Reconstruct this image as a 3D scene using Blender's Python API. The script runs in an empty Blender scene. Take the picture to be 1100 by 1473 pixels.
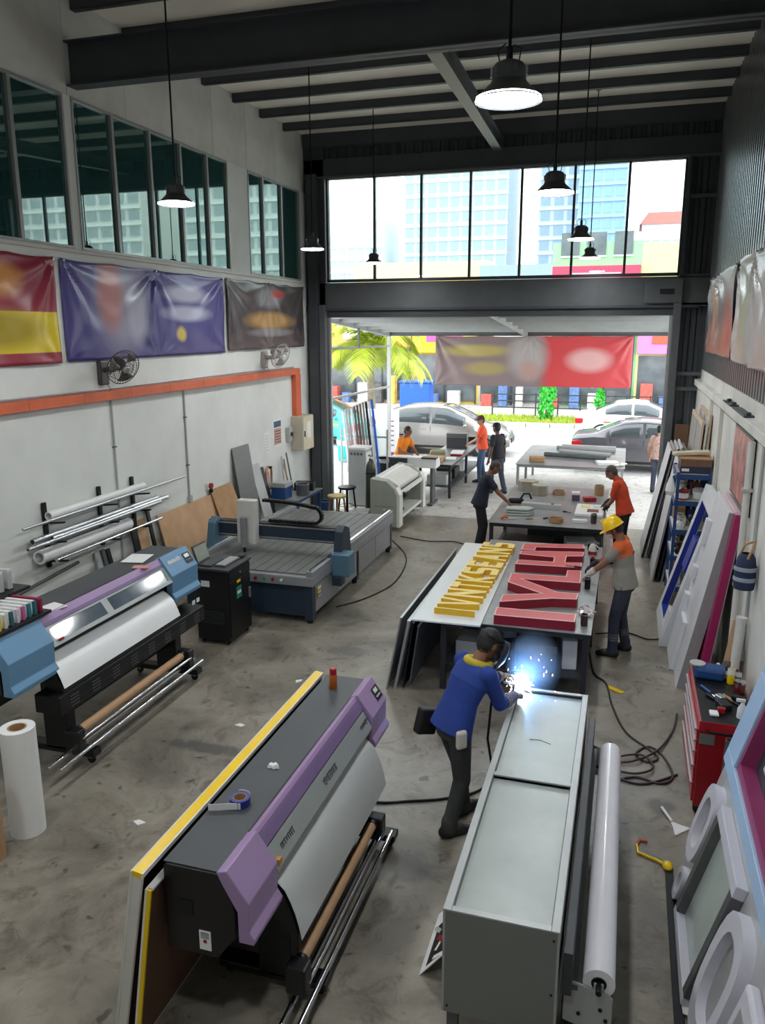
import bpy, bmesh, math, random
from mathutils import Vector, Matrix, kdtree
random.seed(7)
PI = math.pi
def R(d): return math.radians(d)
scene = bpy.context.scene
COL = scene.collection

# ------------------------------------------------------------------ camera, sky, exposure
CAM_H = 4.0
F_PX, PITCH, YAW, ROLL = 1141.3, 0.226769, 0.297234, 0.002175
cam_d = bpy.data.cameras.new('camera'); cam = bpy.data.objects.new('camera', cam_d); COL.objects.link(cam)
cam_d.sensor_fit = 'HORIZONTAL'; cam_d.sensor_width = 36.0; cam_d.lens = 36.0*F_PX/1100.0
cam_d.clip_start = 0.05; cam_d.clip_end = 1000
_fw = Vector((-math.sin(YAW)*math.cos(PITCH), math.cos(YAW)*math.cos(PITCH), -math.sin(PITCH)))
_rt = Vector((math.cos(YAW), math.sin(YAW), 0)); _up = _rt.cross(_fw)
_r2 = _rt*math.cos(ROLL) - _up*math.sin(ROLL); _u2 = _up*math.cos(ROLL) + _rt*math.sin(ROLL)
cam.matrix_world = Matrix(((_r2.x, _u2.x, -_fw.x, 0), (_r2.y, _u2.y, -_fw.y, 0), (_r2.z, _u2.z, -_fw.z, CAM_H), (0, 0, 0, 1)))
scene.camera = cam

SKY = 3.6
world = bpy.data.worlds.new('overcast_sky'); scene.world = world; world.use_nodes = True
_bg = world.node_tree.nodes['Background']; _bg.inputs[0].default_value = (0.93, 0.97, 1.0, 1); _bg.inputs[1].default_value = SKY
scene.view_settings.view_transform = 'Standard'; scene.view_settings.look = 'None'
scene.view_settings.gamma = 1.0; scene.view_settings.use_curve_mapping = False
scene.view_settings.exposure = 0.25
LAMP = 135.0

XL, XR, YS = -6.7, 1.27, 16.4         # left wall, right wall, shutter wall
def portal(name, x0, x1, z0, z1, y):
    l = bpy.data.lights.new(name, 'AREA'); l.shape = 'RECTANGLE'; l.size = x1-x0; l.size_y = z1-z0
    l.cycles.is_portal = True
    o = bpy.data.objects.new(name, l); COL.objects.link(o); o.location = ((x0+x1)/2, y, (z0+z1)/2); o.rotation_euler = (R(-90), 0, 0)
portal('daylight_portal_opening', -6.25, 0.73, 0.0, 4.25, YS+0.25)
portal('daylight_portal_window', -6.2, 0.75, 5.0, 7.0, YS+0.25)

# ------------------------------------------------------------------ helpers
def lin(v):
    v /= 255.0
    return v/12.92 if v <= 0.04045 else ((v+0.055)/1.055)**2.4
def rgb(r, g, b): return (lin(r), lin(g), lin(b), 1)

_mats = {}
def pm(name, col, rough=0.5, metal=0.0, var=0.10, scale=6.0, bump=0.0, emit=0.0, spec=0.5, coat=0.0, detail=4.0, trans=0.0):
    """procedural principled material; var = colour variation by noise, bump = fine relief"""
    if name in _mats: return _mats[name]
    m = bpy.data.materials.new(name); m.use_nodes = True; nt = m.node_tree
    b = nt.nodes['Principled BSDF']
    b.inputs['Roughness'].default_value = rough; b.inputs['Metallic'].default_value = metal
    b.inputs['Specular IOR Level'].default_value = spec; b.inputs['Coat Weight'].default_value = coat
    b.inputs['Base Color'].default_value = col
    if trans: b.inputs['Transmission Weight'].default_value = trans
    if emit:
        b.inputs['Emission Color'].default_value = col; b.inputs['Emission Strength'].default_value = emit
    if var or bump:
        tc = nt.nodes.new('ShaderNodeTexCoord'); n = nt.nodes.new('ShaderNodeTexNoise')
        n.inputs['Scale'].default_value = scale; n.inputs['Detail'].default_value = detail; n.inputs['Roughness'].default_value = 0.6
        nt.links.new(tc.outputs['Object'], n.inputs['Vector'])
        if var:
            rp = nt.nodes.new('ShaderNodeValToRGB'); e = rp.color_ramp.elements
            e[0].position = 0.3; e[1].position = 0.7
            e[0].color = tuple(c*(1-var) for c in col[:3])+(1,); e[1].color = tuple(min(1, c*(1+var*0.7)) for c in col[:3])+(1,)
            nt.links.new(n.outputs['Fac'], rp.inputs[0]); nt.links.new(rp.outputs[0], b.inputs['Base Color'])
        if bump:
            n2 = nt.nodes.new('ShaderNodeTexNoise'); n2.inputs['Scale'].default_value = scale*8; n2.inputs['Detail'].default_value = 3
            nt.links.new(tc.outputs['Object'], n2.inputs['Vector'])
            bp = nt.nodes.new('ShaderNodeBump'); bp.inputs['Strength'].default_value = bump; bp.inputs['Distance'].default_value = 0.01
            nt.links.new(n2.outputs['Fac'], bp.inputs['Height']); nt.links.new(bp.outputs[0], b.inputs['Normal'])
    _mats[name] = m
    return m

def glass_mat(name, tint, refl_rough=0.02, ior=1.5, film=None):
    """thin window glass: tinted see-through plus a fresnel mirror reflection"""
    if name in _mats: return _mats[name]
    m = bpy.data.materials.new(name); m.use_nodes = True; nt = m.node_tree; nt.nodes.clear()
    out = nt.nodes.new('ShaderNodeOutputMaterial'); mx = nt.nodes.new('ShaderNodeMixShader')
    tr = nt.nodes.new('ShaderNodeBsdfTransparent'); gl = nt.nodes.new('ShaderNodeBsdfGlossy'); fr = nt.nodes.new('ShaderNodeFresnel')
    tr.inputs[0].default_value = tint; gl.inputs['Roughness'].default_value = refl_rough; gl.inputs[0].default_value = (0.8, 1, 0.98, 1) if film else (1, 1, 1, 1)
    fr.inputs[0].default_value = ior
    body = tr.outputs[0]
    if film:      # tinted, dusty film
        df = nt.nodes.new('ShaderNodeBsdfDiffuse'); df.inputs[0].default_value = film; m0 = nt.nodes.new('ShaderNodeMixShader'); m0.inputs[0].default_value = 0.35
        nt.links.new(tr.outputs[0], m0.inputs[1]); nt.links.new(df.outputs[0], m0.inputs[2]); body = m0.outputs[0]
    nt.links.new(fr.outputs[0], mx.inputs[0]); nt.links.new(body, mx.inputs[1]); nt.links.new(gl.outputs[0], mx.inputs[2])
    nt.links.new(mx.outputs[0], out.inputs[0]); _mats[name] = m
    return m

def ramp_node(nt, stops):
    rp = nt.nodes.new('ShaderNodeValToRGB'); e = rp.color_ramp.elements
    while len(e) < len(stops): e.new(0.5)
    for k, (p, c) in enumerate(stops): e[k].position = p; e[k].color = c
    return rp

class MB:
    """collects shapes into one mesh"""
    def __init__(s): s.v = []; s.f = []; s.mi = []; s.cur = 0
    def add(s, vs, fs):
        o = len(s.v); s.v += [tuple(v) for v in vs]
        for f in fs: s.f.append(tuple(o+i for i in f)); s.mi.append(s.cur)
        return s
    def m(s, i): s.cur = i; return s
    def box(s, x0, x1, y0, y1, z0, z1, M=None):
        vs = [Vector((x, y, z)) for z in (z0, z1) for y in (y0, y1) for x in (x0, x1)]
        if M: vs = [M @ v for v in vs]
        return s.add(vs, [(0, 2, 3, 1), (4, 5, 7, 6), (0, 1, 5, 4), (2, 6, 7, 3), (0, 4, 6, 2), (1, 3, 7, 5)])
    def bar(s, p0, p1, w, h, up=(0, 0, 1)):
        """rectangular bar of width w (sideways) and height h (along up) from p0 to p1"""
        p0 = Vector(p0); p1 = Vector(p1); d = (p1-p0).normalized(); up = Vector(up)
        if abs(d.dot(up)) > 0.98: up = Vector((1, 0, 0))
        x = d.cross(up).normalized(); u = x.cross(d)
        vs = []
        for p in (p0, p1):
            for a, b in ((-1, -1), (1, -1), (1, 1), (-1, 1)): vs.append(p+x*(a*w/2)+u*(b*h/2))
        return s.add(vs, [(0, 1, 2, 3), (7, 6, 5, 4), (0, 4, 5, 1), (1, 5, 6, 2), (2, 6, 7, 3), (3, 7, 4, 0)])
    def cyl(s, p0, p1, r, n=16, r2=None, caps=True):
        p0 = Vector(p0); p1 = Vector(p1); d = (p1-p0).normalized(); r2 = r if r2 is None else r2
        a = Vector((0, 0, 1)) if abs(d.z) < 0.95 else Vector((1, 0, 0))
        x = d.cross(a).normalized(); y = d.cross(x)
        vs = []
        for p, q in ((p0, r), (p1, r2)):
            for i in range(n): t = 2*PI*i/n; vs.append(p+(x*math.cos(t)+y*math.sin(t))*q)
        fs = [(i, (i+1) % n, n+(i+1) % n, n+i) for i in range(n)]
        if caps: fs += [tuple(reversed(range(n))), tuple(range(n, 2*n))]
        return s.add(vs, fs)
    def pipe(s, p0, p1, r, ri, n=20):
        """hollow tube with wall thickness"""
        p0 = Vector(p0); p1 = Vector(p1); d = (p1-p0).normalized()
        a = Vector((0, 0, 1)) if abs(d.z) < 0.95 else Vector((1, 0, 0))
        x = d.cross(a).normalized(); y = d.cross(x); vs = []
        for p, q in ((p0, ri), (p0, r), (p1, r), (p1, ri)):
            for i in range(n): t = 2*PI*i/n; vs.append(p+(x*math.cos(t)+y*math.sin(t))*q)
        fs = []
        for k in range(4):
            k2 = (k+1) % 4
            for i in range(n): j = (i+1) % n; fs.append((k*n+i, k*n+j, k2*n+j, k2*n+i))
        return s.add(vs, fs)
    def tube(s, pts, r, n=8):
        pts = [Vector(p) for p in pts]; vs = []; fs = []; prev = None
        for k, p in enumerate(pts):
            d = (pts[min(k+1, len(pts)-1)]-pts[max(k-1, 0)]).normalized()
            if prev is None:
                a = Vector((0, 0, 1)) if abs(d.z) < 0.95 else Vector((1, 0, 0)); x = d.cross(a).normalized()
            else: x = (prev-d*prev.dot(d)).normalized()
            prev = x; y = d.cross(x); rr = r[k] if isinstance(r, (list, tuple)) else r
            for i in range(n): t = 2*PI*i/n; vs.append(p+(x*math.cos(t)+y*math.sin(t))*rr)
        for k in range(len(pts)-1):
            for i in range(n): j = (i+1) % n; fs.append((k*n+i, k*n+j, (k+1)*n+j, (k+1)*n+i))
        fs += [tuple(reversed(range(n))), tuple(range((len(pts)-1)*n, len(pts)*n))]
        return s.add(vs, fs)
    def lathe(s, prof, c=(0, 0, 0), n=24, axis=None, close=False):
        """profile of (r, z) spun about z through c; axis turns z to another direction"""
        q = Vector((0, 0, 1)).rotation_difference(Vector(axis)).to_matrix() if axis else None
        c = Vector(c); vs = []; fs = []
        for r, z in prof:
            for i in range(n):
                t = 2*PI*i/n; p = Vector((r*math.cos(t), r*math.sin(t), z))
                vs.append((q @ p if q else p)+c)
        for k in range(len(prof)-1):
            for i in range(n): j = (i+1) % n; fs.append((k*n+i, k*n+j, (k+1)*n+j, (k+1)*n+i))
        if close: fs += [tuple(reversed(range(n))), tuple(range((len(prof)-1)*n, len(prof)*n))]
        return s.add(vs, fs)
    def prism(s, poly, a0, a1, axis='y', M=None):
        """polygon extruded: axis y -> poly is (x, z); x -> (y, z); z -> (x, y)"""
        def P(u, v, a): return {'y': (u, a, v), 'x': (a, u, v), 'z': (u, v, a)}[axis]
        n = len(poly); vs = [Vector(P(u, v, a)) for a in (a0, a1) for u, v in poly]
        if M: vs = [M @ v for v in vs]
        ar = sum(poly[i][0]*poly[(i+1) % n][1]-poly[(i+1) % n][0]*poly[i][1] for i in range(n))
        sides = [(i, (i+1) % n, n+(i+1) % n, n+i) for i in range(n)]; lo = tuple(reversed(range(n))); hi = tuple(range(n, 2*n))
        fs = sides+[lo, hi]
        if (ar < 0) != (axis == 'y'): fs = [tuple(reversed(f)) for f in fs]
        return s.add(vs, fs)
    def sheet(s, prof, a0, a1, t=0.003, axis='y'):
        """thin sheet following an open (u, v) profile, with thickness t, extruded along axis"""
        n = len(prof); off = []
        for i in range(n):
            u0, v0 = prof[max(i-1, 0)]; u1, v1 = prof[min(i+1, n-1)]
            d = Vector((u1-u0, v1-v0)).normalized(); off.append((prof[i][0]+d.y*t, prof[i][1]-d.x*t))
        def P(u, v, a): return {'y': (u, a, v), 'x': (a, u, v), 'z': (u, v, a)}[axis]
        vs = [P(*p, a) for a in (a0, a1) for p in list(prof)+off]
        fs = []; L = 2*n
        for i in range(n-1):
            fs += [(i, i+1, L+i+1, L+i), (n+i+1, n+i, L+n+i, L+n+i+1), (i, n+i, n+i+1, i+1), (L+i, L+i+1, L+n+i+1, L+n+i)]
        fs += [(0, L, L+n, n), (n-1, 2*n-1, L+2*n-1, L+n-1)]
        return s.add(vs, fs)
    def ball(s, c, r, n=12, M=None):
        c = Vector(c); rr = r if isinstance(r, (tuple, list)) else (r, r, r); vs = []; fs = []; h = n//2
        for k in range(1, h):
            t = PI*k/h
            for i in range(n):
                a = 2*PI*i/n; p = Vector((rr[0]*math.sin(t)*math.cos(a), rr[1]*math.sin(t)*math.sin(a), rr[2]*math.cos(t)))
                vs.append((M @ p if M else p)+c)
        for z in (1, -1):
            p = Vector((0, 0, z*rr[2])); vs.append((M @ p if M else p)+c)
        T = len(vs)-2
        for k in range(h-2):
            for i in range(n): j = (i+1) % n; fs.append((k*n+i, (k+1)*n+i, (k+1)*n+j, k*n+j))
        for i in range(n):
            j = (i+1) % n; fs.append((T, i, j)); fs.append((T+1, (h-2)*n+j, (h-2)*n+i))
        return s.add(vs, fs)
    def build(s, name, mats, parent=None, loc=(0, 0, 0), rot=(0, 0, 0), smooth=None, bevel=0.0, bseg=2):
        me = bpy.data.meshes.new(name); me.from_pydata(s.v, [], s.f)
        for mt in (mats if isinstance(mats, (list, tuple)) else [mats]): me.materials.append(mt)
        me.polygons.foreach_set('material_index', s.mi); me.validate(); me.update()
        bm = bmesh.new(); bm.from_mesh(me); bmesh.ops.recalc_face_normals(bm, faces=bm.faces); bm.to_mesh(me); bm.free()
        if smooth:
            me.polygons.foreach_set('use_smooth', [True]*len(me.polygons)); me.set_sharp_from_angle(angle=R(smooth))
        o = bpy.data.objects.new(name, me); COL.objects.link(o); o.location = loc; o.rotation_euler = rot
        if parent: o.parent = parent
        if bevel:
            b = o.modifiers.new('bevel', 'BEVEL'); b.width = bevel; b.segments = bseg; b.limit_method = 'ANGLE'; b.angle_limit = R(35)
        return o

def tag(o, label, cat, group=None):
    o['label'] = label; o['category'] = cat
    if group: o['group'] = group
    return o
def thing(name, label, cat, loc=(0, 0, 0), rz=0.0, group=None):
    o = bpy.data.objects.new(name, None); COL.objects.link(o); o.empty_display_size = 0.1
    o.location = loc; o.rotation_euler = (0, 0, rz)
    return tag(o, label, cat, group)
def struct(o, label=None):
    o['kind'] = 'structure'
    if label: o['label'] = label
    return o
def sroot(name, loc=(0, 0, 0)):
    o = bpy.data.objects.new(name, None); COL.objects.link(o); o.location = loc; o['kind'] = 'structure'
    return o
def inst(src, loc=None, rot=None, parent=None, scale=None):
    """copy of one mesh object sharing its mesh data"""
    o = src.copy(); COL.objects.link(o)
    if loc is not None: o.location = loc
    if rot is not None: o.rotation_euler = rot
    if scale is not None: o.scale = scale
    if parent is not None: o.parent = parent
    return o
def dup(root, loc, rz=None, label=None):
    """copy of a thing with its parts and their sub-parts"""
    r = root.copy(); COL.objects.link(r); r.location = loc
    if rz is not None: r.rotation_euler = (0, 0, rz)
    if label: r['label'] = label
    for ch in list(root.children):
        c = ch.copy(); COL.objects.link(c); c.parent = r
        for g in list(ch.children):
            d = g.copy(); COL.objects.link(d); d.parent = c
    return r
# ------------------------------------------------------------------ common materials
M_steel = pm('dark_painted_steel', rgb(62, 66, 70), 0.45, 0.2, 0.12, 3)
M_steel2 = pm('grey_painted_steel', rgb(92, 96, 98), 0.45, 0.2, 0.12, 3)
M_black = pm('black_plastic', rgb(15, 16, 19), 0.42, 0, 0.15, 5)
M_blackm = pm('black_metal', rgb(26, 28, 31), 0.4, 0.4, 0.12, 5)
M_rubber = pm('black_rubber', rgb(20, 20, 21), 0.7, 0, 0.1, 8)
M_chrome = pm('polished_metal', rgb(215, 217, 220), 0.16, 1.0, 0.05, 4)
M_alu = pm('brushed_aluminium', rgb(188, 191, 194), 0.32, 0.85, 0.08, 9)
M_white = pm('white_plastic', rgb(226, 227, 226), 0.45, 0, 0.05, 4)
M_offwhite = pm('off_white_paint', rgb(205, 205, 198), 0.5, 0, 0.08, 4)
M_lgrey = pm('light_grey_paint', rgb(176, 180, 178), 0.4, 0.1, 0.08, 3)
M_paper = pm('white_vinyl', rgb(232, 234, 233), 0.28, 0, 0.03, 2)
M_card = pm('brown_card_tube', rgb(176, 140, 104), 0.65, 0, 0.1, 12)
M_ply = pm('plywood', rgb(196, 158, 120), 0.65, 0, 0.14, 2.5)
M_wood = pm('raw_timber', rgb(170, 132, 92), 0.65, 0, 0.18, 5)
M_yellow = pm('yellow_acrylic', rgb(240, 200, 16), 0.3, 0, 0.06, 3)
M_red = pm('red_enamel', rgb(150, 24, 34), 0.32, 0, 0.1, 4)
M_blue = pm('deep_blue_paint', rgb(34, 70, 124), 0.45, 0, 0.12, 4)
M_glass = glass_mat('clear_glass', (0.9, 0.95, 0.94, 1))
# ================================================================== THE BUILDING
def concrete(name, base, dark, light, rough0, rough1, patches=()):
    m = bpy.data.materials.new(name); m.use_nodes = True; nt = m.node_tree; b = nt.nodes['Principled BSDF']; L = nt.links.new
    tc = nt.nodes.new('ShaderNodeTexCoord')
    def noise_(scale, detail, rough=0.6, dist=0.0):
        n = nt.nodes.new('ShaderNodeTexNoise'); n.inputs['Scale'].default_value = scale; n.inputs['Detail'].default_value = detail
        n.inputs['Roughness'].default_value = rough; n.inputs['Distortion'].default_value = dist; L(tc.outputs['Object'], n.inputs['Vector']); return n
    n1 = noise_(0.9, 8, 0.68, 0.6); r1 = ramp_node(nt, [(0.30, dark), (0.5, base), (0.72, light)]); L(n1.outputs['Fac'], r1.inputs[0])
    n2 = noise_(3.6, 6, 0.7, 1.2); r2 = ramp_node(nt, [(0.28, (0.42, 0.40, 0.38, 1)), (0.48, (1, 1, 1, 1)), (0.8, (1.0, 1.0, 1.0, 1))]); L(n2.outputs['Fac'], r2.inputs[0])
    mx = nt.nodes.new('ShaderNodeMix'); mx.data_type = 'RGBA'; mx.blend_type = 'MULTIPLY'; mx.inputs[0].default_value = 0.95
    L(r1.outputs[0], mx.inputs[6]); L(r2.outputs[0], mx.inputs[7])
    n3 = noise_(7.5, 2, 0.5, 0.3); r3 = ramp_node(nt, [(0.27, (0.25, 0.24, 0.23, 1)), (0.345, (1, 1, 1, 1))]); L(n3.outputs['Fac'], r3.inputs[0])
    m2 = nt.nodes.new('ShaderNodeMix'); m2.data_type = 'RGBA'; m2.blend_type = 'MULTIPLY'; m2.inputs[0].default_value = 0.8
    L(mx.outputs[2], m2.inputs[6]); L(r3.outputs[0], m2.inputs[7]); cur = m2.outputs[2]
    for (px, py, rx, ry, amt) in patches:      # dark repair patches and oil stains with ragged edges
        mp = nt.nodes.new('ShaderNodeMapping'); mp.inputs['Location'].default_value = (-px/rx, -py/ry, 0); mp.inputs['Scale'].default_value = (1/rx, 1/ry, 0); L(tc.outputs['Object'], mp.inputs[0])
        gd = nt.nodes.new('ShaderNodeTexGradient'); gd.gradient_type = 'SPHERICAL'; L(mp.outputs[0], gd.inputs[0])
        mu = nt.nodes.new('ShaderNodeMath'); mu.operation = 'MULTIPLY'; L(gd.outputs[1], mu.inputs[0]); L(n3.outputs['Fac'], mu.inputs[1])
        mr = nt.nodes.new('ShaderNodeMapRange'); mr.inputs[1].default_value = 0.12; mr.inputs[2].default_value = 0.3; mr.inputs[4].default_value = amt; L(mu.outputs[0], mr.inputs[0])
        mm = nt.nodes.new('ShaderNodeMix'); mm.data_type = 'RGBA'; L(mr.outputs[0], mm.inputs[0]); L(cur, mm.inputs[6]); mm.inputs[7].default_value = rgb(78, 76, 74); cur = mm.outputs[2]
    L(cur, b.inputs['Base Color'])
    rr = nt.nodes.new('ShaderNodeMapRange'); rr.inputs[1].default_value = 0.35; rr.inputs[2].default_value = 0.65; rr.inputs[3].default_value = rough0; rr.inputs[4].default_value = rough1
    L(n1.outputs['Fac'], rr.inputs[0]); L(rr.outputs[0], b.inputs['Roughness'])
    bp = nt.nodes.new('ShaderNodeBump'); bp.inputs['Strength'].default_value = 0.12; bp.inputs['Distance'].default_value = 0.01
    L(n2.outputs['Fac'], bp.inputs['Height']); L(bp.outputs[0], b.inputs['Normal'])
    return m
M_floor = concrete('stained_concrete_floor', rgb(130, 124, 112), rgb(90, 86, 78), rgb(160, 154, 142), 0.28, 0.46, ((-3.75, 6.25, 0.75, 0.16, 0.8), (-3.2, 6.05, 0.5, 0.14, 0.8), (-3.2, 8.9, 0.5, 0.25, 0.6), (-2.7, 10.6, 0.35, 0.4, 0.6), (0.35, 5.0, 0.25, 0.8, 0.5), (-1.4, 5.1, 0.3, 0.35, 0.6), (0.5, 6.5, 0.2, 0.2, 0.7)))
M_apron = concrete('pale_concrete_apron', rgb(190, 188, 182), rgb(168, 165, 158), rgb(205, 203, 198), 0.5, 0.7)
M_wall = pm('stained_white_plaster', rgb(224, 227, 222), 0.75, 0, 0.10, 0.9, 0.08, detail=8)
M_wall2 = pm('aged_white_plaster', rgb(214, 214, 207), 0.75, 0, 0.16, 1.3, 0.1, detail=8)
M_deck = pm('cream_roof_deck', rgb(228, 224, 210), 0.8, 0, 0.10, 0.8, detail=6)
M_frame = pm('aluminium_window_frame', rgb(168, 170, 168), 0.4, 0.3, 0.08, 5)
M_dframe = pm('dark_window_frame', rgb(70, 74, 78), 0.4, 0.3, 0.08, 5)
M_beam = pm('dark_roof_steel', rgb(66, 70, 75), 0.5, 0.1, 0.15, 2)
M_clad = pm('grey_metal_cladding', rgb(124, 130, 132), 0.3, 0.8, 0.1, 1.2)
M_dclad = pm('dark_metal_cladding', rgb(72, 77, 80), 0.45, 0.3, 0.12, 1.2)
M_orange = pm('orange_trunking_paint', rgb(214, 104, 66), 0.5, 0, 0.14, 3)

YB = -4.0
floor = struct(MB().box(XL-0.15, XR+0.15, YB, YS+0.15, -0.12, 0).build('floor', M_floor), 'worn grey brown concrete workshop floor')

# ---- left wall: plaster below and above a band of windows
wl = sroot('wall_left'); ZW0, ZW1 = 4.98, 6.76; ZT = 7.95
MB().box(XL-0.2, XL, YB, YS, 0, ZW0).build('lower_wall', M_wall, wl)
for y0, y1 in ((YB, 4.4), (8.80, 8.95), (12.95, 13.71), (16.06, YS)):
    MB().box(XL-0.2, XL, y0, y1, ZW0, ZW1).build('pier', M_wall, wl)
MB().box(XL-0.2, XL-0.02, YB, YS, ZW1, ZT).build('upper_wall', M_wall2, wl)
pan = MB().box(XL-0.02, XL, 0.004, 1.196, ZW1, ZT).build('wall_panel', M_wall2, wl, bevel=0.003)
ys = [-3.1+1.2*k for k in range(16)]
pan.location = (0, ys[0], 0)
for y in ys[1:]: inst(pan, (0, y, 0))
struct(MB().box(XL, XL+0.05, 5.0, 16.05, ZW0-0.05, ZW0-0.005).build('trim_1', M_wall2, bevel=0.006), 'white sill under the left window bands')
M_tint = glass_mat('teal_tinted_glass', (0.10, 0.19, 0.18, 1), 0.015, 2.9, (0.05, 0.20, 0.19, 1))
def window_left(n, y0, y1, mull, label):
    w = sroot('window_%d' % n); w['label'] = label; f = 0.035
    b = MB().box(XL-0.07, XL+0.012, y0, y1, ZW0, ZW0+f).box(XL-0.07, XL+0.012, y0, y1, ZW1-f, ZW1)
    b.box(XL-0.07, XL+0.012, y0, y0+f, ZW0+f, ZW1-f).box(XL-0.07, XL+0.012, y1-f, y1, ZW0+f, ZW1-f).build('window_frame', M_frame, w, bevel=0.003)
    es = [y0+f]+list(mull)+[y1-f]
    for m_ in mull: MB().box(XL-0.06, XL+0.014, m_-0.028, m_+0.028, ZW0+f, ZW1-f).build('mullion', M_frame, w, bevel=0.003)
    for a, b_ in zip(es[:-1], es[1:]):
        MB().box(XL-0.034, XL-0.028, a, b_, ZW0+f, ZW1-f).build('pane', M_tint, w)
window_left(1, 4.4, 8.80, (5.25, 6.1, 6.98, 7.90), 'tall teal glazed window band above the red banner')
window_left(2, 8.95, 12.95, (9.76, 10.63, 11.45, 12.26), 'teal glazed window band above the blue banner')
window_left(3, 13.71, 16.06, (14.33, 15.16), 'teal glazed window band above the black banner')
off = sroot('wall_office'); M_office = pm('dark_office_paint', rgb(150, 156, 152), 0.8, 0, 0.1, 1)
MB().box(XL-2.6, XL-2.4, YB, YS, 4.6, ZT).build('office_back_wall', M_office, off)
MB().box(XL-2.4, XL-0.2, YB, YS, 4.5, 4.6).build('office_floor', M_office, off)
for y in (YB, YS-0.1): MB().box(XL-2.4, XL-0.2, y, y+0.1, 4.6, ZT).build('office_end_wall', M_office, off)

# ---- right wall: plaster to a ledge, ribbed metal cladding above
wr = sroot('wall_right')
MB().box(XR, XR+0.2, YB, YS, 0, 3.0).build('lower_wall', M_wall2, wr)
tr2 = sroot('trim_2'); MB().box(XR-0.06, XR+0.12, YB, YS, 2.95, 3.06).build('ledge', M_wall2, tr2, bevel=0.01)
MB().box(XR+0.05, XR+0.2, YB, YS, 3.06, 3.24).build('kerb', M_wall2, wr)
def ribbed(pitch, n, depth, flat=0.35, slope=0.12):
    pts = []
    for k in range(n):
        u = k*pitch
        pts += [(u, 0), (u+pitch*flat, 0), (u+pitch*(flat+slope), depth), (u+pitch*(1-slope), depth)]
    return pts+[(n*pitch, 0)]
sh = MB(); prof = [(-d, u) for u, d in ribbed(0.2, 6, 0.06)]
sh.sheet([(x, y) for x, y in prof], 3.2, 7.95, 0.004, axis='z')
sheet0 = sh.build('cladding_sheet', M_clad, wr, loc=(XR+0.12, -3.9, 0))
for k in range(1, 17): inst(sheet0, (XR+0.12, -3.9+1.2*k, 0))
MB().box(XR+0.13, XR+0.2, YB, YS, 3.2, 7.95).build('backing', M_dclad, wr)
for y in (11.75, 13.2): MB().box(XR-0.05, XR, y-0.06, y+0.06, 0, 2.95).build('pilaster', M_wall2, tr2, bevel=0.006)

# ---- back wall behind the mezzanine
struct(MB().box(XL-0.2, XR+0.2, YB-0.2, YB, 0, 7.95).build('wall_back', M_wall))

# ---- roof
ce = sroot('ceiling')
deck = MB().box(XL-0.2, XR+0.2, 0.005, 1.035, 7.88, 7.95).build('deck_panel', M_deck, ce, bevel=0.004)
PY = [16.4-1.04*k for k in range(20)]
deck.location = (0, PY[0]-1.04, 0)
for y in PY[1:]: inst(deck, (0, y-1.04, 0))
pur = MB().box(XL, XR+0.1, -0.03, 0.03, 7.745, 7.88).box(XL, XR+0.1, -0.03, 0.07, 7.745, 7.757).build('purlin', M_beam, ce)
pur.location = (0, PY[1], 0)
for y in PY[2:]: inst(pur, (0, y, 0))
def ibeam_x(name, y, z0, z1, w=0.2, t=0.018):
    b = MB().box(XL, XR+0.1, y-0.012, y+0.012, z0, z1).box(XL, XR+0.1, y-w/2, y+w/2, z0, z0+t).box(XL, XR+0.1, y-w/2, y+w/2, z1-t, z1)
    return b.build(name, M_beam, ce, bevel=0.004)
ibeam_x('roof_beam', 9.0, 6.86, 7.36); ibeam_x('roof_beam', 1.5, 6.86, 7.36)
b = MB(); p0, p1 = Vector((-2.24, 9.0, 7.04)), Vector((-2.66, 16.25, 7.44))
d = (p1-p0).normalized(); sx = d.cross(Vector((0, 0, 1))).normalized(); u = sx.cross(d)
b.bar(p0, p1, 0.012, 0.22).bar(p0-u*0.11, p1-u*0.11, 0.17, 0.014).bar(p0+u*0.11, p1+u*0.11, 0.17, 0.014)
b.build('rafter', M_steel2, ce)
for y in (10.2, 12.6): MB().box(-0.7, 0.3, y, y+0.01, 7.875, 7.88).build('deck_seam', M_lgrey, ce)

# ---- shutter wall
wf = sroot('wall_front')
OX0, OX1, OZ = -6.25, 0.73, 4.24
MB().box(XL-0.2, OX0-0.02, YS-0.02, YS+0.22, 0, 8.0).build('column', M_beam, wf, bevel=0.01)
MB().box(-6.62, -6.40, YS-0.16, YS-0.02, 0, 7.1).build('column', M_beam, wf, bevel=0.01)
MB().box(OX1+0.0, OX1+0.14, YS-0.14, YS+0.2, 0, 4.5).build('jamb_post', M_steel2, wf, bevel=0.008)
MB().box(OX0-0.14, OX0, YS-0.14, YS+0.2, 0, 4.5).build('jamb_post', M_steel2, wf, bevel=0.008)
MB().box(XL, XR+0.1, YS-0.02, YS+0.22, 7.04, 7.40).build('header_beam', M_beam, wf, bevel=0.008)
MB().box(XL, XR+0.1, YS-0.10, YS+0.22, 7.62, 8.0).build('eaves_beam', M_beam, wf, bevel=0.008)
MB().box(XL, XR+0.1, YS-0.06, YS+0.22, 7.02, 7.06).build('header_flange', M_steel2, wf)
MB().box(XL, XR+0.1, YS-0.02, YS+0.22, 4.42, 4.95).build('lintel', M_steel2, wf, bevel=0.006)
MB().box(XL, XR-0.1, YS-0.08, YS+0.22, 4.38, 4.43).build('lintel_flange', M_beam, wf)
MB().box(OX0, OX1, YS+0.0, YS+0.2, 4.24, 4.40).build('shutter_slot', M_beam, wf)
cs = MB().sheet([(u, -d_) for u, d_ in ribbed(0.18, 45, 0.03)], 7.38, 7.64, 0.004, axis='z').build('cladding_strip', M_dclad, wf, loc=(XL, YS+0.08, 0))
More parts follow.
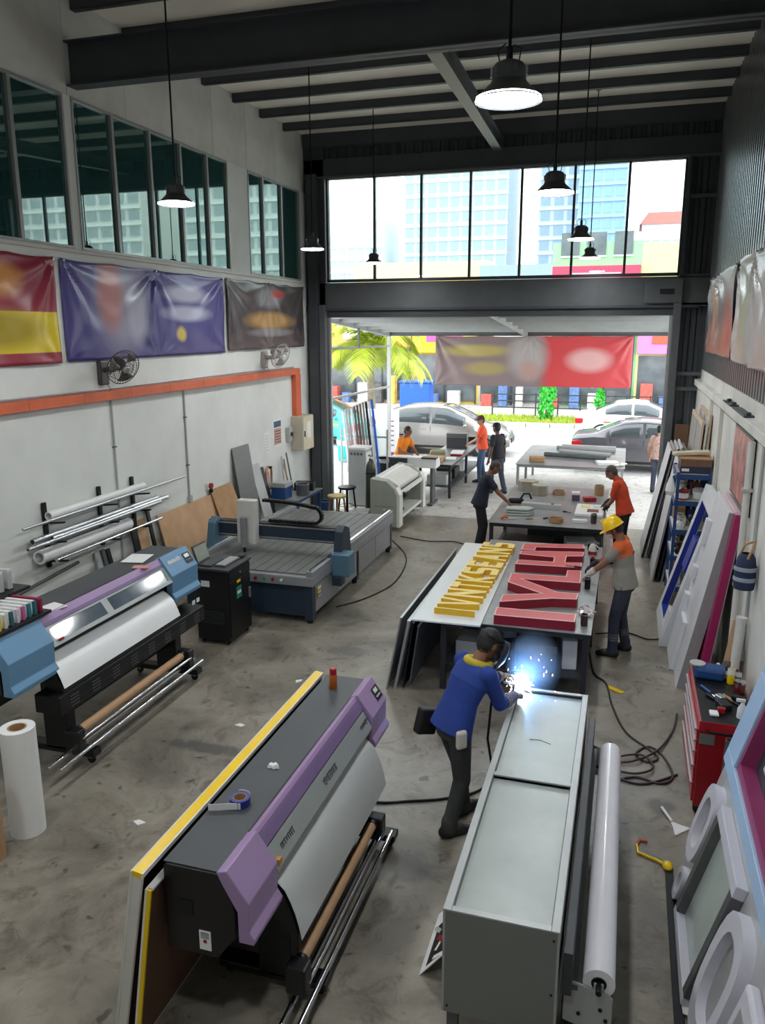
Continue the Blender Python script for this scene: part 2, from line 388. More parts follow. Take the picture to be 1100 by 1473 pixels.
MB().box(XL, XR+0.1, YS+0.12, YS+0.2, 7.36, 7.95).build('cladding_backing', M_dclad, wf)
rs = MB().sheet([(u, -d_) for u, d_ in ribbed(0.2, 3, 0.03)], 0, 7.05, 0.004, axis='z').build('cladding_strip', M_dclad, wf, loc=(0.77, YS+0.12, 0))
MB().box(0.76, XR+0.2, YS+0.13, YS+0.2, 0, 7.1).build('cladding_backing', M_dclad, wf)
for z in (2.83, 3.12, 4.40, 4.92, 6.32): MB().box(0.78, XR+0.1, YS-0.02, YS+0.09, z, z+0.07).build('girt', M_steel2, wf, bevel=0.004)
MB().box(0.80, 0.86, YS-0.1, YS+0.02, 4.95, 7.04).build('window_post', M_beam, wf)
# daylight window over the shutter
w = sroot('window_4'); w['label'] = 'wide clear window of seven panes above the shutter'
b = MB().box(-6.22, 0.78, YS-0.01, YS+0.1, 4.96, 5.02).box(-6.22, 0.78, YS-0.01, YS+0.1, 7.0, 7.05).box(-6.24, -6.19, YS-0.01, YS+0.1, 4.96, 7.05).box(0.75, 0.80, YS-0.01, YS+0.1, 4.96, 7.05)
b.build('window_frame', M_dframe, w, bevel=0.004)
mx_ = [-5.19, -4.20, -3.20, -2.20, -1.20, -0.21]
for x in mx_: MB().box(x-0.024, x+0.024, YS+0.0, YS+0.08, 5.02, 7.0).build('mullion', M_dframe, w, bevel=0.003)
es = [-6.19]+mx_+[0.75]
for a, c in zip(es[:-1], es[1:]): MB().box(a, c, YS+0.04, YS+0.045, 5.02, 7.0).build('pane', M_glass, w)
# shutter housing, guides, rolled-up curtain
rsn = sroot('door_1'); rsn['label'] = 'dark grey roller shutter rolled up above the wide opening'
MB().box(0.20, 0.87, YS-0.16, YS-0.02, 4.46, 4.90).build('shutter_housing', M_steel2, rsn, bevel=0.02)
MB().box(0.46, 0.72, YS-0.175, YS-0.155, 4.62, 4.72).build('housing_slot', M_black, rsn, bevel=0.01)
MB().cyl((OX0, YS+0.1, 4.30), (OX1, YS+0.1, 4.30), 0.05, 12).build('bottom_bar', M_steel, rsn, smooth=40)
for x in (OX0+0.005, OX1-0.055): MB().box(x, x+0.05, YS+0.02, YS+0.1, 0, 4.24).build('guide_rail', M_alu, rsn)

# ---- cable trunking in orange, conduits and the wall-mounted distribution box
t = thing('cable_trunking', 'orange painted cable trunking running along the left wall below the banners', 'trunking', (XL+0.004, 0, 0))
for k in range(11):
    a = 4.6+k*1.008; MB().box(0, 0.09, a+0.002, min(a+1.006, 15.68), 3.08, 3.2).build('trunking_length', M_orange, t, bevel=0.004)
MB().box(0, 0.10, 15.42, 15.68, 2.22, 3.08).build('trunking_drop', M_orange, t, bevel=0.004)
tag(MB().tube([(XL+0.02, 4.6, 3.235), (XL+0.02, 9.0, 3.225), (XL+0.02, 12.4, 3.24), (XL+0.02, 15.5, 3.23)], 0.012, 6).build('wall_cable', M_lgrey), 'thin grey cable lying on top of the orange trunking', 'cable')
for k, (y, z0, z1) in enumerate(((9.27, 0.5, 3.06), (11.14, 1.35, 3.06))):
    t = thing('wall_conduit', ['grey conduit dropping from trunking behind the pipe rack', 'grey conduit dropping from trunking above the plywood sheets'][k], 'conduit', (XL, y, z0))
    MB().cyl((0.016, 0, 0), (0.016, 0, z1-z0), 0.014, 8).build('pipe', M_lgrey, t, smooth=40)
    MB().box(0, 0.05, -0.04, 0.04, -0.08, 0.02).build('socket_box', M_lgrey, t, bevel=0.004)
    for q in (0.3, 0.75): MB().box(0, 0.034, -0.03, 0.03, q*(z1-z0), q*(z1-z0)+0.02).build('clip', M_steel2, t)
t = thing('distribution_box', 'beige electrical distribution box under the orange trunking drop', 'electrical box', (XL, 15.32, 1.5))
M_beige = pm('beige_enamel', rgb(196, 190, 170), 0.45, 0, 0.06, 3)
MB().box(0, 0.27, 0, 0.58, 0, 0.72).build('body', M_beige, t, bevel=0.006)
dr = MB().box(0.27, 0.285, 0.015, 0.565, 0.015, 0.705).build('door', pm('cream_enamel', rgb(214, 205, 176), 0.4, 0, 0.05, 3), t, bevel=0.004)
MB().box(0.285, 0.30, 0.05, 0.08, 0.3, 0.42).build('latch', M_black, dr)
MB().box(0.285, 0.287, 0.2, 0.42, 0.25, 0.6).build('label', M_paper, dr)
t = thing('isolator_switch', 'small grey isolator switch beside the distribution box', 'switch', (XL, 15.05, 1.72))
MB().box(0, 0.09, 0, 0.15, 0, 0.3).build('body', M_lgrey, t, bevel=0.01); MB().box(0.09, 0.13, 0.05, 0.1, 0.12, 0.2).build('lever', M_black, t, bevel=0.005)
for k, (y, z, w_, h_, lab) in enumerate(((14.44, 1.69, 0.4, 0.54, 'printed safety poster with blue top on the left wall'), (14.02, 1.62, 0.26, 0.42, 'plain white notice sheet beside the safety poster'))):
    p = thing('wall_poster' if k == 0 else 'notice_sheet', lab, 'poster', (XL, y, z))
    MB().box(0, 0.006, 0, w_, 0, h_).build('sheet', M_paper, p)
    if k == 0:
        MB().box(0.006, 0.008, 0.03, w_-0.03, h_*0.72, h_-0.03).build('printed_block', pm('poster_blue', rgb(70, 92, 130), 0.6, 0, 0.5, 18), p)
        MB().box(0.006, 0.008, 0.03, w_-0.03, 0.04, h_*0.68).build('printed_block', pm('poster_pink', rgb(206, 160, 142), 0.6, 0, 0.3, 22), p)
        for q in range(5): MB().box(0.008, 0.009, 0.06, w_-0.06, 0.08+q*0.055, 0.1+q*0.055).build('text_line', pm('poster_ink', rgb(92, 80, 96), 0.6, 0, 0.3, 30), p)
    else:
        for q in range(6): MB().box(0.006, 0.007, 0.04, w_-0.05, 0.06+q*0.055, 0.07+q*0.055).build('text_line', M_lgrey, p)
# ================================================================== LAMPS
M_lampshade = pm('black_lamp_enamel', rgb(54, 56, 58), 0.35, 0.2, 0.06, 6)
M_lampin = pm('white_lamp_lining', rgb(240, 240, 236), 0.5, 0, 0)
M_bulb = pm('lit_lamp_diffuser', (0.97, 0.985, 1.0, 1), 0.5, 0, 0, emit=LAMP)
def make_lamp(label):
    t = thing('pendant_lamp', label, 'lamp', (0, 0, 5.17), group='high bay pendant lamps')
    MB().cyl((0, 0, 0.22), (0, 0, 2.68), 0.009, 8).build('rod', M_blackm, t, smooth=40)
    MB().cyl((0, 0, 2.66), (0, 0, 2.705), 0.04, 12).build('ceiling_rose', M_blackm, t, smooth=40)
    MB().lathe([(0.012, 0.195), (0.05, 0.192), (0.075, 0.18), (0.088, 0.16), (0.09, 0.10)], n=24).cyl((0, 0, 0.18), (0, 0, 0.26), 0.018, 10).build('driver_housing', M_lampshade, t, smooth=40)
    sh_ = MB().lathe([(0.09, 0.10), (0.098, 0.085), (0.125, 0.06), (0.16, 0.028), (0.182, 0.0), (0.178, 0.0), (0.155, 0.028), (0.12, 0.058), (0.085, 0.085)], n=32).build('shade', M_lampshade, t, smooth=50)
    for a in range(6):
        c, s = math.cos(a*PI/3), math.sin(a*PI/3); MB().box(0.09*c-0.007, 0.09*c+0.007, 0.09*s-0.007, 0.09*s+0.007, 0.12, 0.165).build('clip', M_alu if a % 3 == 0 else M_lampshade, sh_)
    MB().tube([(0.05, 0, 0.19), (0.06, 0, 0.25), (0.02, 0, 0.27)], 0.004, 5).tube([(-0.05, 0, 0.19), (-0.065, 0.01, 0.25), (-0.02, 0, 0.28)], 0.004, 5).build('safety_wire', M_rubber, t)
    MB().lathe([(0.0, 0.006), (0.10, 0.007), (0.172, 0.010), (0.172, 0.016), (0.0, 0.016)], n=32).build('diffuser', M_bulb, t, smooth=50)
    return t
lamps = [(-0.70, 4.57, 'large black bell shaped pendant lamp hanging above the near half of the steel box'),
         (-0.74, 7.68, 'black bell shaped pendant lamp hanging between the steel box lamp and the letter table lamp'),
         (-0.74, 11.65, 'black bell shaped pendant lamp hanging over the red letters at the letter table'),
         (-0.77, 14.75, 'small black pendant lamp nearest the shutter over the middle table'),
         (-4.28, 7.20, 'black pendant lamp hanging in front of the teal window band above the blue banner'),
         (-4.72, 11.8, 'black pendant lamp hanging beside the dark corner column'),
         (-4.63, 14.6, 'small black pendant lamp near the shutter above the wall bench aisle'),
         (-4.28, 3.9, 'unseen pendant lamp above the near end of the blue plotter, kept for its light'), (-0.7, 1.2, 'unseen pendant lamp added over the mezzanine for fill light'), (-4.28, 0.6, 'unseen pendant lamp added behind the left plotter for fill light')]  # last three lamps are out of view, put in to light the foreground
L0 = make_lamp(lamps[0][2]); L0.location = (lamps[0][0], lamps[0][1], 5.17)
for x, y, lab in lamps[1:]: dup(L0, (x, y, 5.17), None, lab)

# ================================================================== BANNERS
def banner_mat(name, stops, horiz=False, blobs=None, rough=0.33):
    """blurred print: horizontal / vertical colour bands of the print plus soft colour blobs, coordinates in metres"""
    m = bpy.data.materials.new(name); m.use_nodes = True; nt = m.node_tree; b = nt.nodes['Principled BSDF']; L = nt.links.new
    b.inputs['Roughness'].default_value = rough
    tc = nt.nodes.new('ShaderNodeTexCoord'); sx = nt.nodes.new('ShaderNodeSeparateXYZ'); L(tc.outputs['Object'], sx.inputs[0])
    rp = ramp_node(nt, stops); L(sx.outputs[0 if horiz else 2], rp.inputs[0]); cur = rp.outputs[0]
    for (u, v, ru, rv, col, amt) in blobs or []:
        mp = nt.nodes.new('ShaderNodeMapping'); mp.vector_type = 'POINT'
        mp.inputs['Location'].default_value = (-u/ru, 0, -v/rv); mp.inputs['Scale'].default_value = (1/ru, 0, 1/rv)
        L(tc.outputs['Object'], mp.inputs[0]); g = nt.nodes.new('ShaderNodeTexGradient'); g.gradient_type = 'SPHERICAL'; L(mp.outputs[0], g.inputs[0])
        mr = nt.nodes.new('ShaderNodeMapRange'); mr.inputs[1].default_value = 0.0; mr.inputs[2].default_value = 0.5; mr.inputs[3].default_value = 0; mr.inputs[4].default_value = amt
        L(g.outputs[1], mr.inputs[0])
        mx = nt.nodes.new('ShaderNodeMix'); mx.data_type = 'RGBA'; L(mr.outputs[0], mx.inputs[0]); L(cur, mx.inputs[6]); mx.inputs[7].default_value = col; cur = mx.outputs[2]
    L(cur, b.inputs['Base Color'])
    return m
def banner(name, label, mat, w, h, loc, rz, pins, seed=0, sag=0.02, amp=0.035, back=True):
    """vinyl sheet in its local x-z plane, facing -y, pinned along the top with radiating creases"""
    rnd = random.Random(seed); nx, nz = int(w*28)+2, int(h*22)+2; b = MB(); vs = []
    ph = [rnd.uniform(0, 6) for _ in range(6)]
    for k in range(nz+1):
        v = k/nz
        for i in range(nx+1):
            u = i/nx; x = u*w; z = v*h
            d = min(abs(x-p*w) for p in pins); near = math.exp(-d*1.1)
            s_ = sag*math.sin(PI*min(1, d/(0.5*w/max(1, len(pins)-1))))*v
            y = 0
            for p in pins:      # creases fan out from each fixing
                dx, dz = x-p*w, z-h; r = math.hypot(dx, dz)+0.02; a = math.atan2(dx, -dz)
                y += amp*math.exp(-r*1.5)*min(1, r*5)*(math.sin(a*9+ph[0]+p*11)+0.6*math.sin(a*17+ph[1]))
                dz2 = z; r2 = math.hypot(dx, dz2)+0.02; a2 = math.atan2(dx, dz2)
                y += 0.5*amp*math.exp(-r2*1.7)*min(1, r2*5)*math.sin(a2*9+ph[2]+p*7)
            y += 0.25*amp*math.sin(x*5+ph[3]+z*2)*math.sin(z*3+ph[4])
            vs.append((x, -0.03-y, z-s_))
    fs = [(k*(nx+1)+i, k*(nx+1)+i+1, (k+1)*(nx+1)+i+1, (k+1)*(nx+1)+i) for k in range(nz) for i in range(nx)]
    b.add(vs, fs)
    t = thing(name, label, 'banner', loc, rz)
    o = b.build('vinyl_sheet', mat, t, smooth=80); o.modifiers.new('thick', 'SOLIDIFY').thickness = 0.003
    for p in pins:
        MB().cyl((p*w*0.98+0.01*w, -0.06, h-0.03), (p*w*0.98+0.01*w, 0.03, h-0.03), 0.012, 10).build('eyelet', M_alu, t, smooth=40)
    return t
M_bn1 = banner_mat('maroon_yellow_print', [(0.0, rgb(150, 46, 62)), (0.13, rgb(150, 46, 62)), (0.14, rgb(226, 200, 40)), (0.60, rgb(226, 200, 40)), (0.61, rgb(150, 44, 62)), (1.0, rgb(140, 40, 62))],
                   False, [(2.0, 0.40, 0.9, 0.28, rgb(160, 140, 44), 0.8), (2.05, 0.95, 0.5, 0.25, rgb(214, 150, 60), 0.7)])
banner('wall_banner', 'maroon vinyl banner with a yellow band pinned high on the left wall', M_bn1, 3.0, 1.25, (XL+0.01, 8.33-3.0, 3.6), R(90), (0.0, 0.5, 1.0), 3)
M_bn2 = banner_mat('indigo_print', [(0.0, rgb(64, 58, 122)), (1.0, rgb(82, 76, 140))], False,
                   [(1.25, 0.70, 0.75, 0.75, rgb(150, 150, 172), 0.9), (0.95, 0.85, 0.35, 0.6, rgb(190, 110, 100), 0.85), (1.55, 0.6, 0.3, 0.5, rgb(170, 172, 190), 0.8),
                    (2.9, 0.92, 0.8, 0.16, rgb(186, 188, 208), 0.95), (2.9, 0.63, 0.85, 0.15, rgb(180, 182, 204), 0.95), (2.7, 0.32, 0.18, 0.14, rgb(214, 190, 80), 0.9)])
banner('wall_banner', 'wide indigo blue vinyl banner with a blurred figure between maroon and black banners', M_bn2, 4.1, 1.24, (XL+0.01, 8.45, 3.61), R(90), (0.0, 0.5, 1.0), 5)
M_bn3 = banner_mat('charcoal_print', [(0.0, rgb(96, 84, 84)), (0.35, rgb(66, 60, 62)), (1.0, rgb(86, 80, 80))], False,
                   [(1.75, 0.52, 1.3, 0.20, rgb(190, 150, 92), 0.9), (1.7, 0.95, 0.7, 0.25, rgb(150, 150, 152), 0.9), (1.8, 0.30, 1.2, 0.10, rgb(150, 146, 146), 0.8), (2.1, 1.02, 0.4, 0.1, rgb(200, 70, 60), 0.8)])
banner('wall_banner', 'charcoal grey vinyl banner with blurred gold lettering near the corner column', M_bn3, 3.4, 1.22, (XL+0.01, 12.66, 3.64), R(90), (0.0, 0.5, 1.0), 8)
M_bn4 = banner_mat('grey_orange_print', [(0.0, rgb(168, 110, 92)), (0.35, rgb(158, 118, 108)), (0.6, rgb(112, 110, 122)), (1.0, rgb(186, 184, 180))], False,
                   [(2.6, 0.5, 0.5, 0.5, rgb(196, 110, 80), 0.7), (1.2, 0.6, 0.5, 0.5, rgb(196, 140, 90), 0.7), (3.2, 0.35, 0.3, 0.5, rgb(190, 82, 66), 0.8)])
banner('wall_banner', 'grey and orange vinyl banner on the ribbed right wall beside the shutter', M_bn4, 3.6, 1.24, (XR+0.02, 15.15, 3.6), R(-90), (0.0, 0.35, 1.0), 11, amp=0.05)
M_bn5 = banner_mat('pale_grey_print', [(0.0, rgb(176, 168, 162)), (0.5, rgb(184, 182, 172)), (1.0, rgb(196, 196, 192))], False,
                   [(0.7, 0.6, 0.5, 0.8, rgb(176, 180, 150), 0.8), (1.9, 0.5, 0.8, 0.5, rgb(196, 186, 190), 0.7), (0.4, 0.4, 0.2, 0.5, rgb(196, 160, 170), 0.6)])
banner('wall_banner', 'pale grey vinyl banner with faded print on the ribbed right wall', M_bn5, 5.2, 1.26, (XR+0.02, 11.35, 3.58), R(-90), (0.0, 0.3, 0.62, 1.0), 14, amp=0.05)
# poster frame on the right wall
t = thing('framed_poster', 'pink and red picture poster hung below the ledge on the right wall', 'poster', (XR, 10.1, 2.12))
M_pp = banner_mat('floral_print', [(0.0, rgb(196, 120, 116)), (0.5, rgb(206, 150, 140)), (1.0, rgb(216, 190, 176))], False, None)
M_pp2 = pm('poster_blotches', rgb(190, 120, 112), 0.4, 0, 0.75, 5)
MB().box(-0.03, 0.0, -1.5, 0, 0, 0.80).build('frame', M_blackm, t, bevel=0.004)
MB().box(-0.033, -0.03, -1.47, -0.03, 0.03, 0.77).build('print', M_pp2, t)

# ================================================================== WALL FANS
def wall_fan(label, y, z, dark, rz):
    mb_ = pm('dark_fan_plastic', rgb(74, 70, 66), 0.45, 0, 0.1) if dark else pm('grey_fan_plastic', rgb(168, 164, 158), 0.45, 0, 0.1)
    t = thing('wall_fan', label, 'fan', (XL, y, z), 0)
    MB().box(0, 0.07, -0.09, 0.09, -0.15, 0.17).build('wall_bracket', mb_, t, bevel=0.02)
    MB().cyl((0.07, 0, 0.05), (0.22, 0, 0.06), 0.035, 12).build('arm', mb_, t, smooth=40)
    hd = Vector((math.cos(R(rz)), math.sin(R(rz)), -0.42)).normalized(); c0 = Vector((0.27, 0, 0.14))
    MB().lathe([(0.0, -0.10), (0.06, -0.09), (0.085, -0.03), (0.085, 0.06), (0.04, 0.09), (0, 0.09)], c0, 18, hd).build('motor', mb_, t, smooth=50)
    g = MB(); cg = c0+hd*0.13; q = Vector((0, 0, 1)).rotation_difference(hd).to_matrix()
    def gp(r, a, h): return cg+q @ Vector((r*math.cos(a), r*math.sin(a), h))
    for k in range(36):
        a = 2*PI*k/36; g.tube([gp(0.05, a, 0.085), gp(0.13, a, 0.07), gp(0.21, a, 0.03), gp(0.235, a, 0.0), gp(0.2, a, -0.045), gp(0.06, a, -0.05)], 0.0022, 4)
    for r_, h_ in ((0.235, 0), (0.17, 0.052), (0.1, 0.078), (0.19, -0.048)):
        g.tube([gp(r_, 2*PI*i/28, h_) for i in range(29)], 0.0035 if r_ < 0.2 else 0.006, 5)
    g.build('guard', mb_, t)
    MB().lathe([(0, 0.03), (0.04, 0.03), (0.055, 0.012), (0.055, -0.002), (0, -0.002)], cg+hd*0.07, 18, hd).build('badge', M_alu if dark else M_white, t, smooth=50)
    for k in range(3):
        bl = MB(); vs = []
        for i in range(7):
            rr = 0.045+0.165*i/6
            for j in range(5):
                a = 2*PI*k/3+(-0.48+0.24*j)*(0.55+0.6*i/6); vs.append(gp(rr, a, 0.022*(j-2)/2))
        bl.add(vs, [(i*5+j, i*5+j+1, i*5+j+6, i*5+j+5) for i in range(6) for j in range(4)])
        o = bl.build('blade', pm('smoked_blade', rgb(104, 98, 92), 0.3, 0, 0.05) if dark else pm('pale_blade', rgb(196, 190, 186), 0.3, 0, 0.05), t, smooth=60); o.modifiers.new('thick', 'SOLIDIFY').thickness = 0.003
    MB().tube([(0.06, 0.03, -0.13), (0.1, 0.05, -0.2), (0.05, 0.06, -0.3), (0.04, 0.12, -0.36)], 0.004, 5).build('cord', M_rubber, t)
    return t
wall_fan('dark brown wall fan mounted below the indigo banner', 9.12, 3.43, True, -22)
wall_fan('pale grey wall fan mounted below the charcoal banner', 14.1, 3.42, False, -18)

# ================================================================== PIPE RACK ON THE LEFT WALL
t = thing('pipe_rack', 'dark slotted wall brackets carrying the pipes and rolls', 'rack', (XL+0.012, 0, 0))
for y in (7.77, 8.83, 9.58):
    u_ = MB().box(0, 0.035, y-0.03, y+0.03, 1.15, 1.96); u_.build('upright', M_blackm, t, bevel=0.003)
    for z in (1.74, 1.50, 1.26): MB().bar((0.03, y, z-0.035), (0.30, y, z-0.005), 0.03, 0.02).build('arm', M_blackm, t)
def pipe_thing(name, label, x, y0, y1, z, r, mat, hollow=True, sag=0.0):
    o = MB()
    if hollow: o.pipe((0, 0, 0), (0, y1-y0, sag), r, r*0.72, 18)
    else: o.cyl((0, 0, 0), (0, y1-y0, sag), r, 14)
    return tag(o.build(name, mat, loc=(XL+x, y0, z), smooth=40), label, name.replace('_', ' '), 'pipes and rolls on the wall rack')
M_pvc = pm('white_pvc', rgb(224, 225, 222), 0.3, 0, 0.05, 3)
pipe_thing('vinyl_roll', 'white glossy vinyl roll on the top arms of the wall rack', 0.10, 7.75, 9.75, 1.80, 0.055, M_pvc)
pipe_thing('metal_rod', 'thin bright rod longest of the pipes on the top arms', 0.18, 7.22, 10.75, 1.765, 0.018, M_alu, False)
pipe_thing('metal_pipe', 'bright steel pipe at the back of the middle rack arms', 0.09, 7.45, 10.1, 1.55, 0.040, M_alu)
pipe_thing('metal_pipe', 'thinner steel pipe in the centre of the middle rack arms', 0.17, 7.7, 10.25, 1.54, 0.030, M_chrome)
pipe_thing('metal_pipe', 'long slender steel pipe at the front edge of the middle rack arms', 0.24, 7.2, 9.95, 1.535, 0.024, M_alu)
pipe_thing('vinyl_roll', 'thick white roll on a card core on the lowest rack arms', 0.12, 7.50, 9.30, 1.35, 0.085, M_paper)
pipe_thing('metal_rod', 'slender chrome rod on the lowest rack arms', 0.24, 7.65, 9.95, 1.285, 0.018, M_chrome, False)
pipe_thing('dark_pipe', 'dark thin pipe along the wall under the rack', 0.03, 5.4, 8.3, 0.84, 0.02, M_steel2, False, 0.22)
# leaning strips between rack and plotter, sheets further on
def leaning_board(name, label, cat, y0, y1, h, t_, x_foot, mat, group=None, ztilt=0.0, edge=None, wall=XL, z0=0.0, skew=0.0):
    """board standing on the floor, top resting against a side wall; foot x_foot away from it"""
    sgn = 1 if wall < -3 else -1
    lean = math.asin(min(0.95, (x_foot-0.02)/h))
    o = MB().box(0, t_, 0, y1-y0, 0, h)
    if edge: o = MB().m(0).box(0, t_, 0, y1-y0, 0, h)
    ob = o.build(name, mat, loc=(wall+sgn*(x_foot), y0, z0), rot=(skew, -sgn*lean, 0), bevel=0.003)
    return tag(ob, label, cat, group)
for k, (y, w_, m_, lab) in enumerate(((8.62, 0.09, M_lgrey, 'pale grey strip leaning on the wall under the rack'), (8.76, 0.07, M_steel2, 'dark grey strip leaning beside the pale strip'),
                                 (8.86, 0.08, M_black, 'narrow black strip leaning on the wall under the rack'), (9.42, 0.12, M_black, 'tall wide black strip leaning under the far end of the rack'),
                                 (9.86, 0.07, M_black, 'slim black strip leaning against the plywood offcut'))):
    leaning_board('leaning_strip', lab, 'strip', y, y+w_, (1.12, 1.12, 1.10, 1.38, 1.42)[k], 0.03, 0.26, m_, 'strips leaning by the pipe rack')
leaning_board('plywood_offcut', 'curved plywood offcut leaning beside the slim black strip', 'board', 9.60, 9.84, 1.32, 0.012, 0.24, M_ply)
leaning_board('plywood_sheet', 'large brown plywood sheet leaning behind the router table', 'plywood', 10.15, 12.35, 1.30, 0.018, 0.34, M_ply)
leaning_board('plywood_sheet', 'second plywood sheet with a dark edge leaning farther along the wall', 'plywood', 11.78, 12.55, 1.42, 0.018, 0.50, M_wood)
leaning_board('acrylic_sheet', 'dark grey acrylic sheet leaning beyond the plywood', 'sheet', 12.62, 13.28, 1.95, 0.012, 0.30, pm('smoke_grey_sheet', rgb(112, 114, 114), 0.3, 0, 0.06))
leaning_board('acrylic_sheet', 'pale grey acrylic sheet leaning on the left wall by the bench', 'sheet', 13.32, 13.68, 1.55, 0.012, 0.42, M_lgrey)
leaning_board('acrylic_sheet', 'narrow black sheet leaning on the left wall next to the bench', 'sheet', 13.72, 13.86, 1.45, 0.015, 0.40, M_black)
# ================================================================== OUTSIDE: apron, road, far pavement
M_road = concrete('pale_asphalt', rgb(172, 172, 172), rgb(158, 158, 158), rgb(184, 184, 184), 0.6, 0.8)
M_pave = concrete('far_pavement', rgb(176, 172, 166), rgb(160, 156, 150), rgb(190, 186, 180), 0.6, 0.8)
struct(MB().box(-16, 14, YS+0.15, 22.9, -0.14, -0.015).build('apron', M_apron), 'pale concrete forecourt under the awning')
struct(MB().box(-70, 70, 22.9, 33.6, -0.2, -0.03).build('road', M_road), 'pale asphalt road')
struct(MB().box(-90, 130, 36.2, 300, -0.2, 0.06).build('pavement', M_pave), 'far pavement in front of the shops')
k0 = sroot('kerb'); kb = MB().box(0.01, 0.99, 33.6, 33.85, -0.2, 0.14).build('kerb_stone', pm('kerb_concrete', rgb(186, 184, 178), 0.7, 0, 0.1), k0, bevel=0.015); kb.location = (-20, 0, 0)
for k in range(1, 32): inst(kb, (-20+k, 0, 0))
g = MB().box(-20, 14, 33.85, 36.2, -0.2, 0.12).build('verge_soil', pm('verge_soil', rgb(150, 160, 70), 0.9, 0, 0.3, 3)); struct(g, 'strip of verge behind the far kerb')
rnd = random.Random(4); gb = MB()
for k in range(5200):
    x = rnd.uniform(-9, 6); y = rnd.uniform(33.9, 36.1); h = rnd.uniform(0.08, 0.22); a = rnd.uniform(0, 6.3); dx, dy = 0.03*math.cos(a), 0.03*math.sin(a)
    gb.add([(x-dx, y-dy, 0.12), (x+dx, y+dy, 0.12), (x+rnd.uniform(-.05, .05), y+rnd.uniform(-.05, .05), 0.12+h)], [(0, 1, 2)])
g = gb.build('grass', pm('grass_blades', rgb(168, 186, 66), 0.8, 0, 0.3, 4)); g['kind'] = 'stuff'; g['label'] = 'bright green grass on the verge behind the kerb'; g['category'] = 'grass'

# ---- awning over the forecourt
aw = thing('awning', 'corrugated metal awning over the forecourt outside the shutter', 'awning', (0, 0, 0))
AY1 = 23.4
def awz(y): return 4.42-(y-YS)*0.075
pts = []
for k in range(41): x = -7.6+k*0.225; pts += [(x, 0), (x+0.07, 0), (x+0.11, 0.045), (x+0.19, 0.045)]
M_awn = pm('awning_sheet', rgb(206, 206, 200), 0.5, 0.1, 0.1, 2)
me = MB(); n = len(pts); vs = []
for y in (YS+0.24, AY1): vs += [(x, y, awz(y)+0.12+z) for x, z in pts]
me.add(vs, [(i, i+1, n+i+1, n+i) for i in range(n-1)]); o = me.build('roof_sheet', M_awn, aw); o.modifiers.new('thick', 'SOLIDIFY').thickness = 0.004
for k in range(7):
    y = YS+0.5+k*1.08; MB().box(-7.4, 1.5, y-0.03, y+0.03, awz(y)-0.07, awz(y)+0.115).build('awning_purlin', M_lgrey, aw)
MB().box(-7.4, 1.5, AY1-0.06, AY1+0.06, awz(AY1)-0.10, awz(AY1)+0.14).build('front_beam', M_steel2, aw)
for x in (-6.95, -2.85, 1.15): MB().bar((x, YS+0.25, awz(YS+0.25)-0.05), (x, AY1, awz(AY1)-0.05), 0.08, 0.14).build('rafter', M_lgrey, aw)
for x in (-6.95, 1.15): MB().box(x-0.05, x+0.05, AY1-0.05, AY1+0.05, -0.016, awz(AY1)-0.1).build('post', M_lgrey, aw, bevel=0.005)
sf = thing('side_screen', 'grey metal side frame with open panels between the shutter and awning post', 'frame', (-6.9, 0, 0))
for z in (3.55, 2.35): MB().bar((0, YS+0.3, z), (0, AY1-0.06, z-0.05), 0.05, 0.06).build('rail', M_lgrey, sf)
for y in (18.2, 20.4): MB().box(-0.025, 0.025, y-0.025, y+0.025, 3.5, awz(y)-0.1).build('upright', M_steel2, sf)
# banner hung under the awning edge
M_bo = banner_mat('mauve_red_print', [(0.0, rgb(138, 118, 118)), (0.52, rgb(146, 130, 130)), (0.56, rgb(190, 92, 94)), (0.58, rgb(216, 78, 80)), (1.0, rgb(214, 86, 90))], True, None)
_nt = M_bo.node_tree
for nd in _nt.nodes:
    if nd.type == 'VALTORGB':
        mpn = _nt.nodes.new('ShaderNodeMath'); mpn.operation = 'DIVIDE'; mpn.inputs[1].default_value = 5.7
        src = nd.inputs[0].links[0].from_socket; _nt.links.new(src, mpn.inputs[0]); _nt.links.new(mpn.outputs[0], nd.inputs[0])
        cur = nd.outputs[0]
b_ = _nt.nodes['Principled BSDF']; tcn = [n_ for n_ in _nt.nodes if n_.type == 'TEX_COORD'][0]
for (u, v, ru, rv, col, amt) in ((1.2, 1.0, 1.2, 0.22, rgb(190, 176, 96), 0.8), (1.5, 0.5, 0.8, 0.25, rgb(184, 168, 100), 0.7), (2.7, 0.85, 0.7, 0.8, rgb(186, 180, 176), 0.8), (2.75, 0.45, 0.35, 0.35, rgb(190, 150, 140), 0.8), (4.4, 0.75, 0.75, 0.4, rgb(236, 196, 194), 0.8)):
    mp = _nt.nodes.new('ShaderNodeMapping'); mp.inputs['Location'].default_value = (-u/ru, 0, -v/rv); mp.inputs['Scale'].default_value = (1/ru, 0, 1/rv); _nt.links.new(tcn.outputs['Object'], mp.inputs[0])
    gd = _nt.nodes.new('ShaderNodeTexGradient'); gd.gradient_type = 'SPHERICAL'; _nt.links.new(mp.outputs[0], gd.inputs[0])
    mr = _nt.nodes.new('ShaderNodeMapRange'); mr.inputs[2].default_value = 0.5; mr.inputs[4].default_value = amt; _nt.links.new(gd.outputs[1], mr.inputs[0])
    mx = _nt.nodes.new('ShaderNodeMix'); mx.data_type = 'RGBA'; _nt.links.new(mr.outputs[0], mx.inputs[0]); _nt.links.new(cur, mx.inputs[6]); mx.inputs[7].default_value = col; cur = mx.outputs[2]
_nt.links.new(cur, b_.inputs['Base Color'])
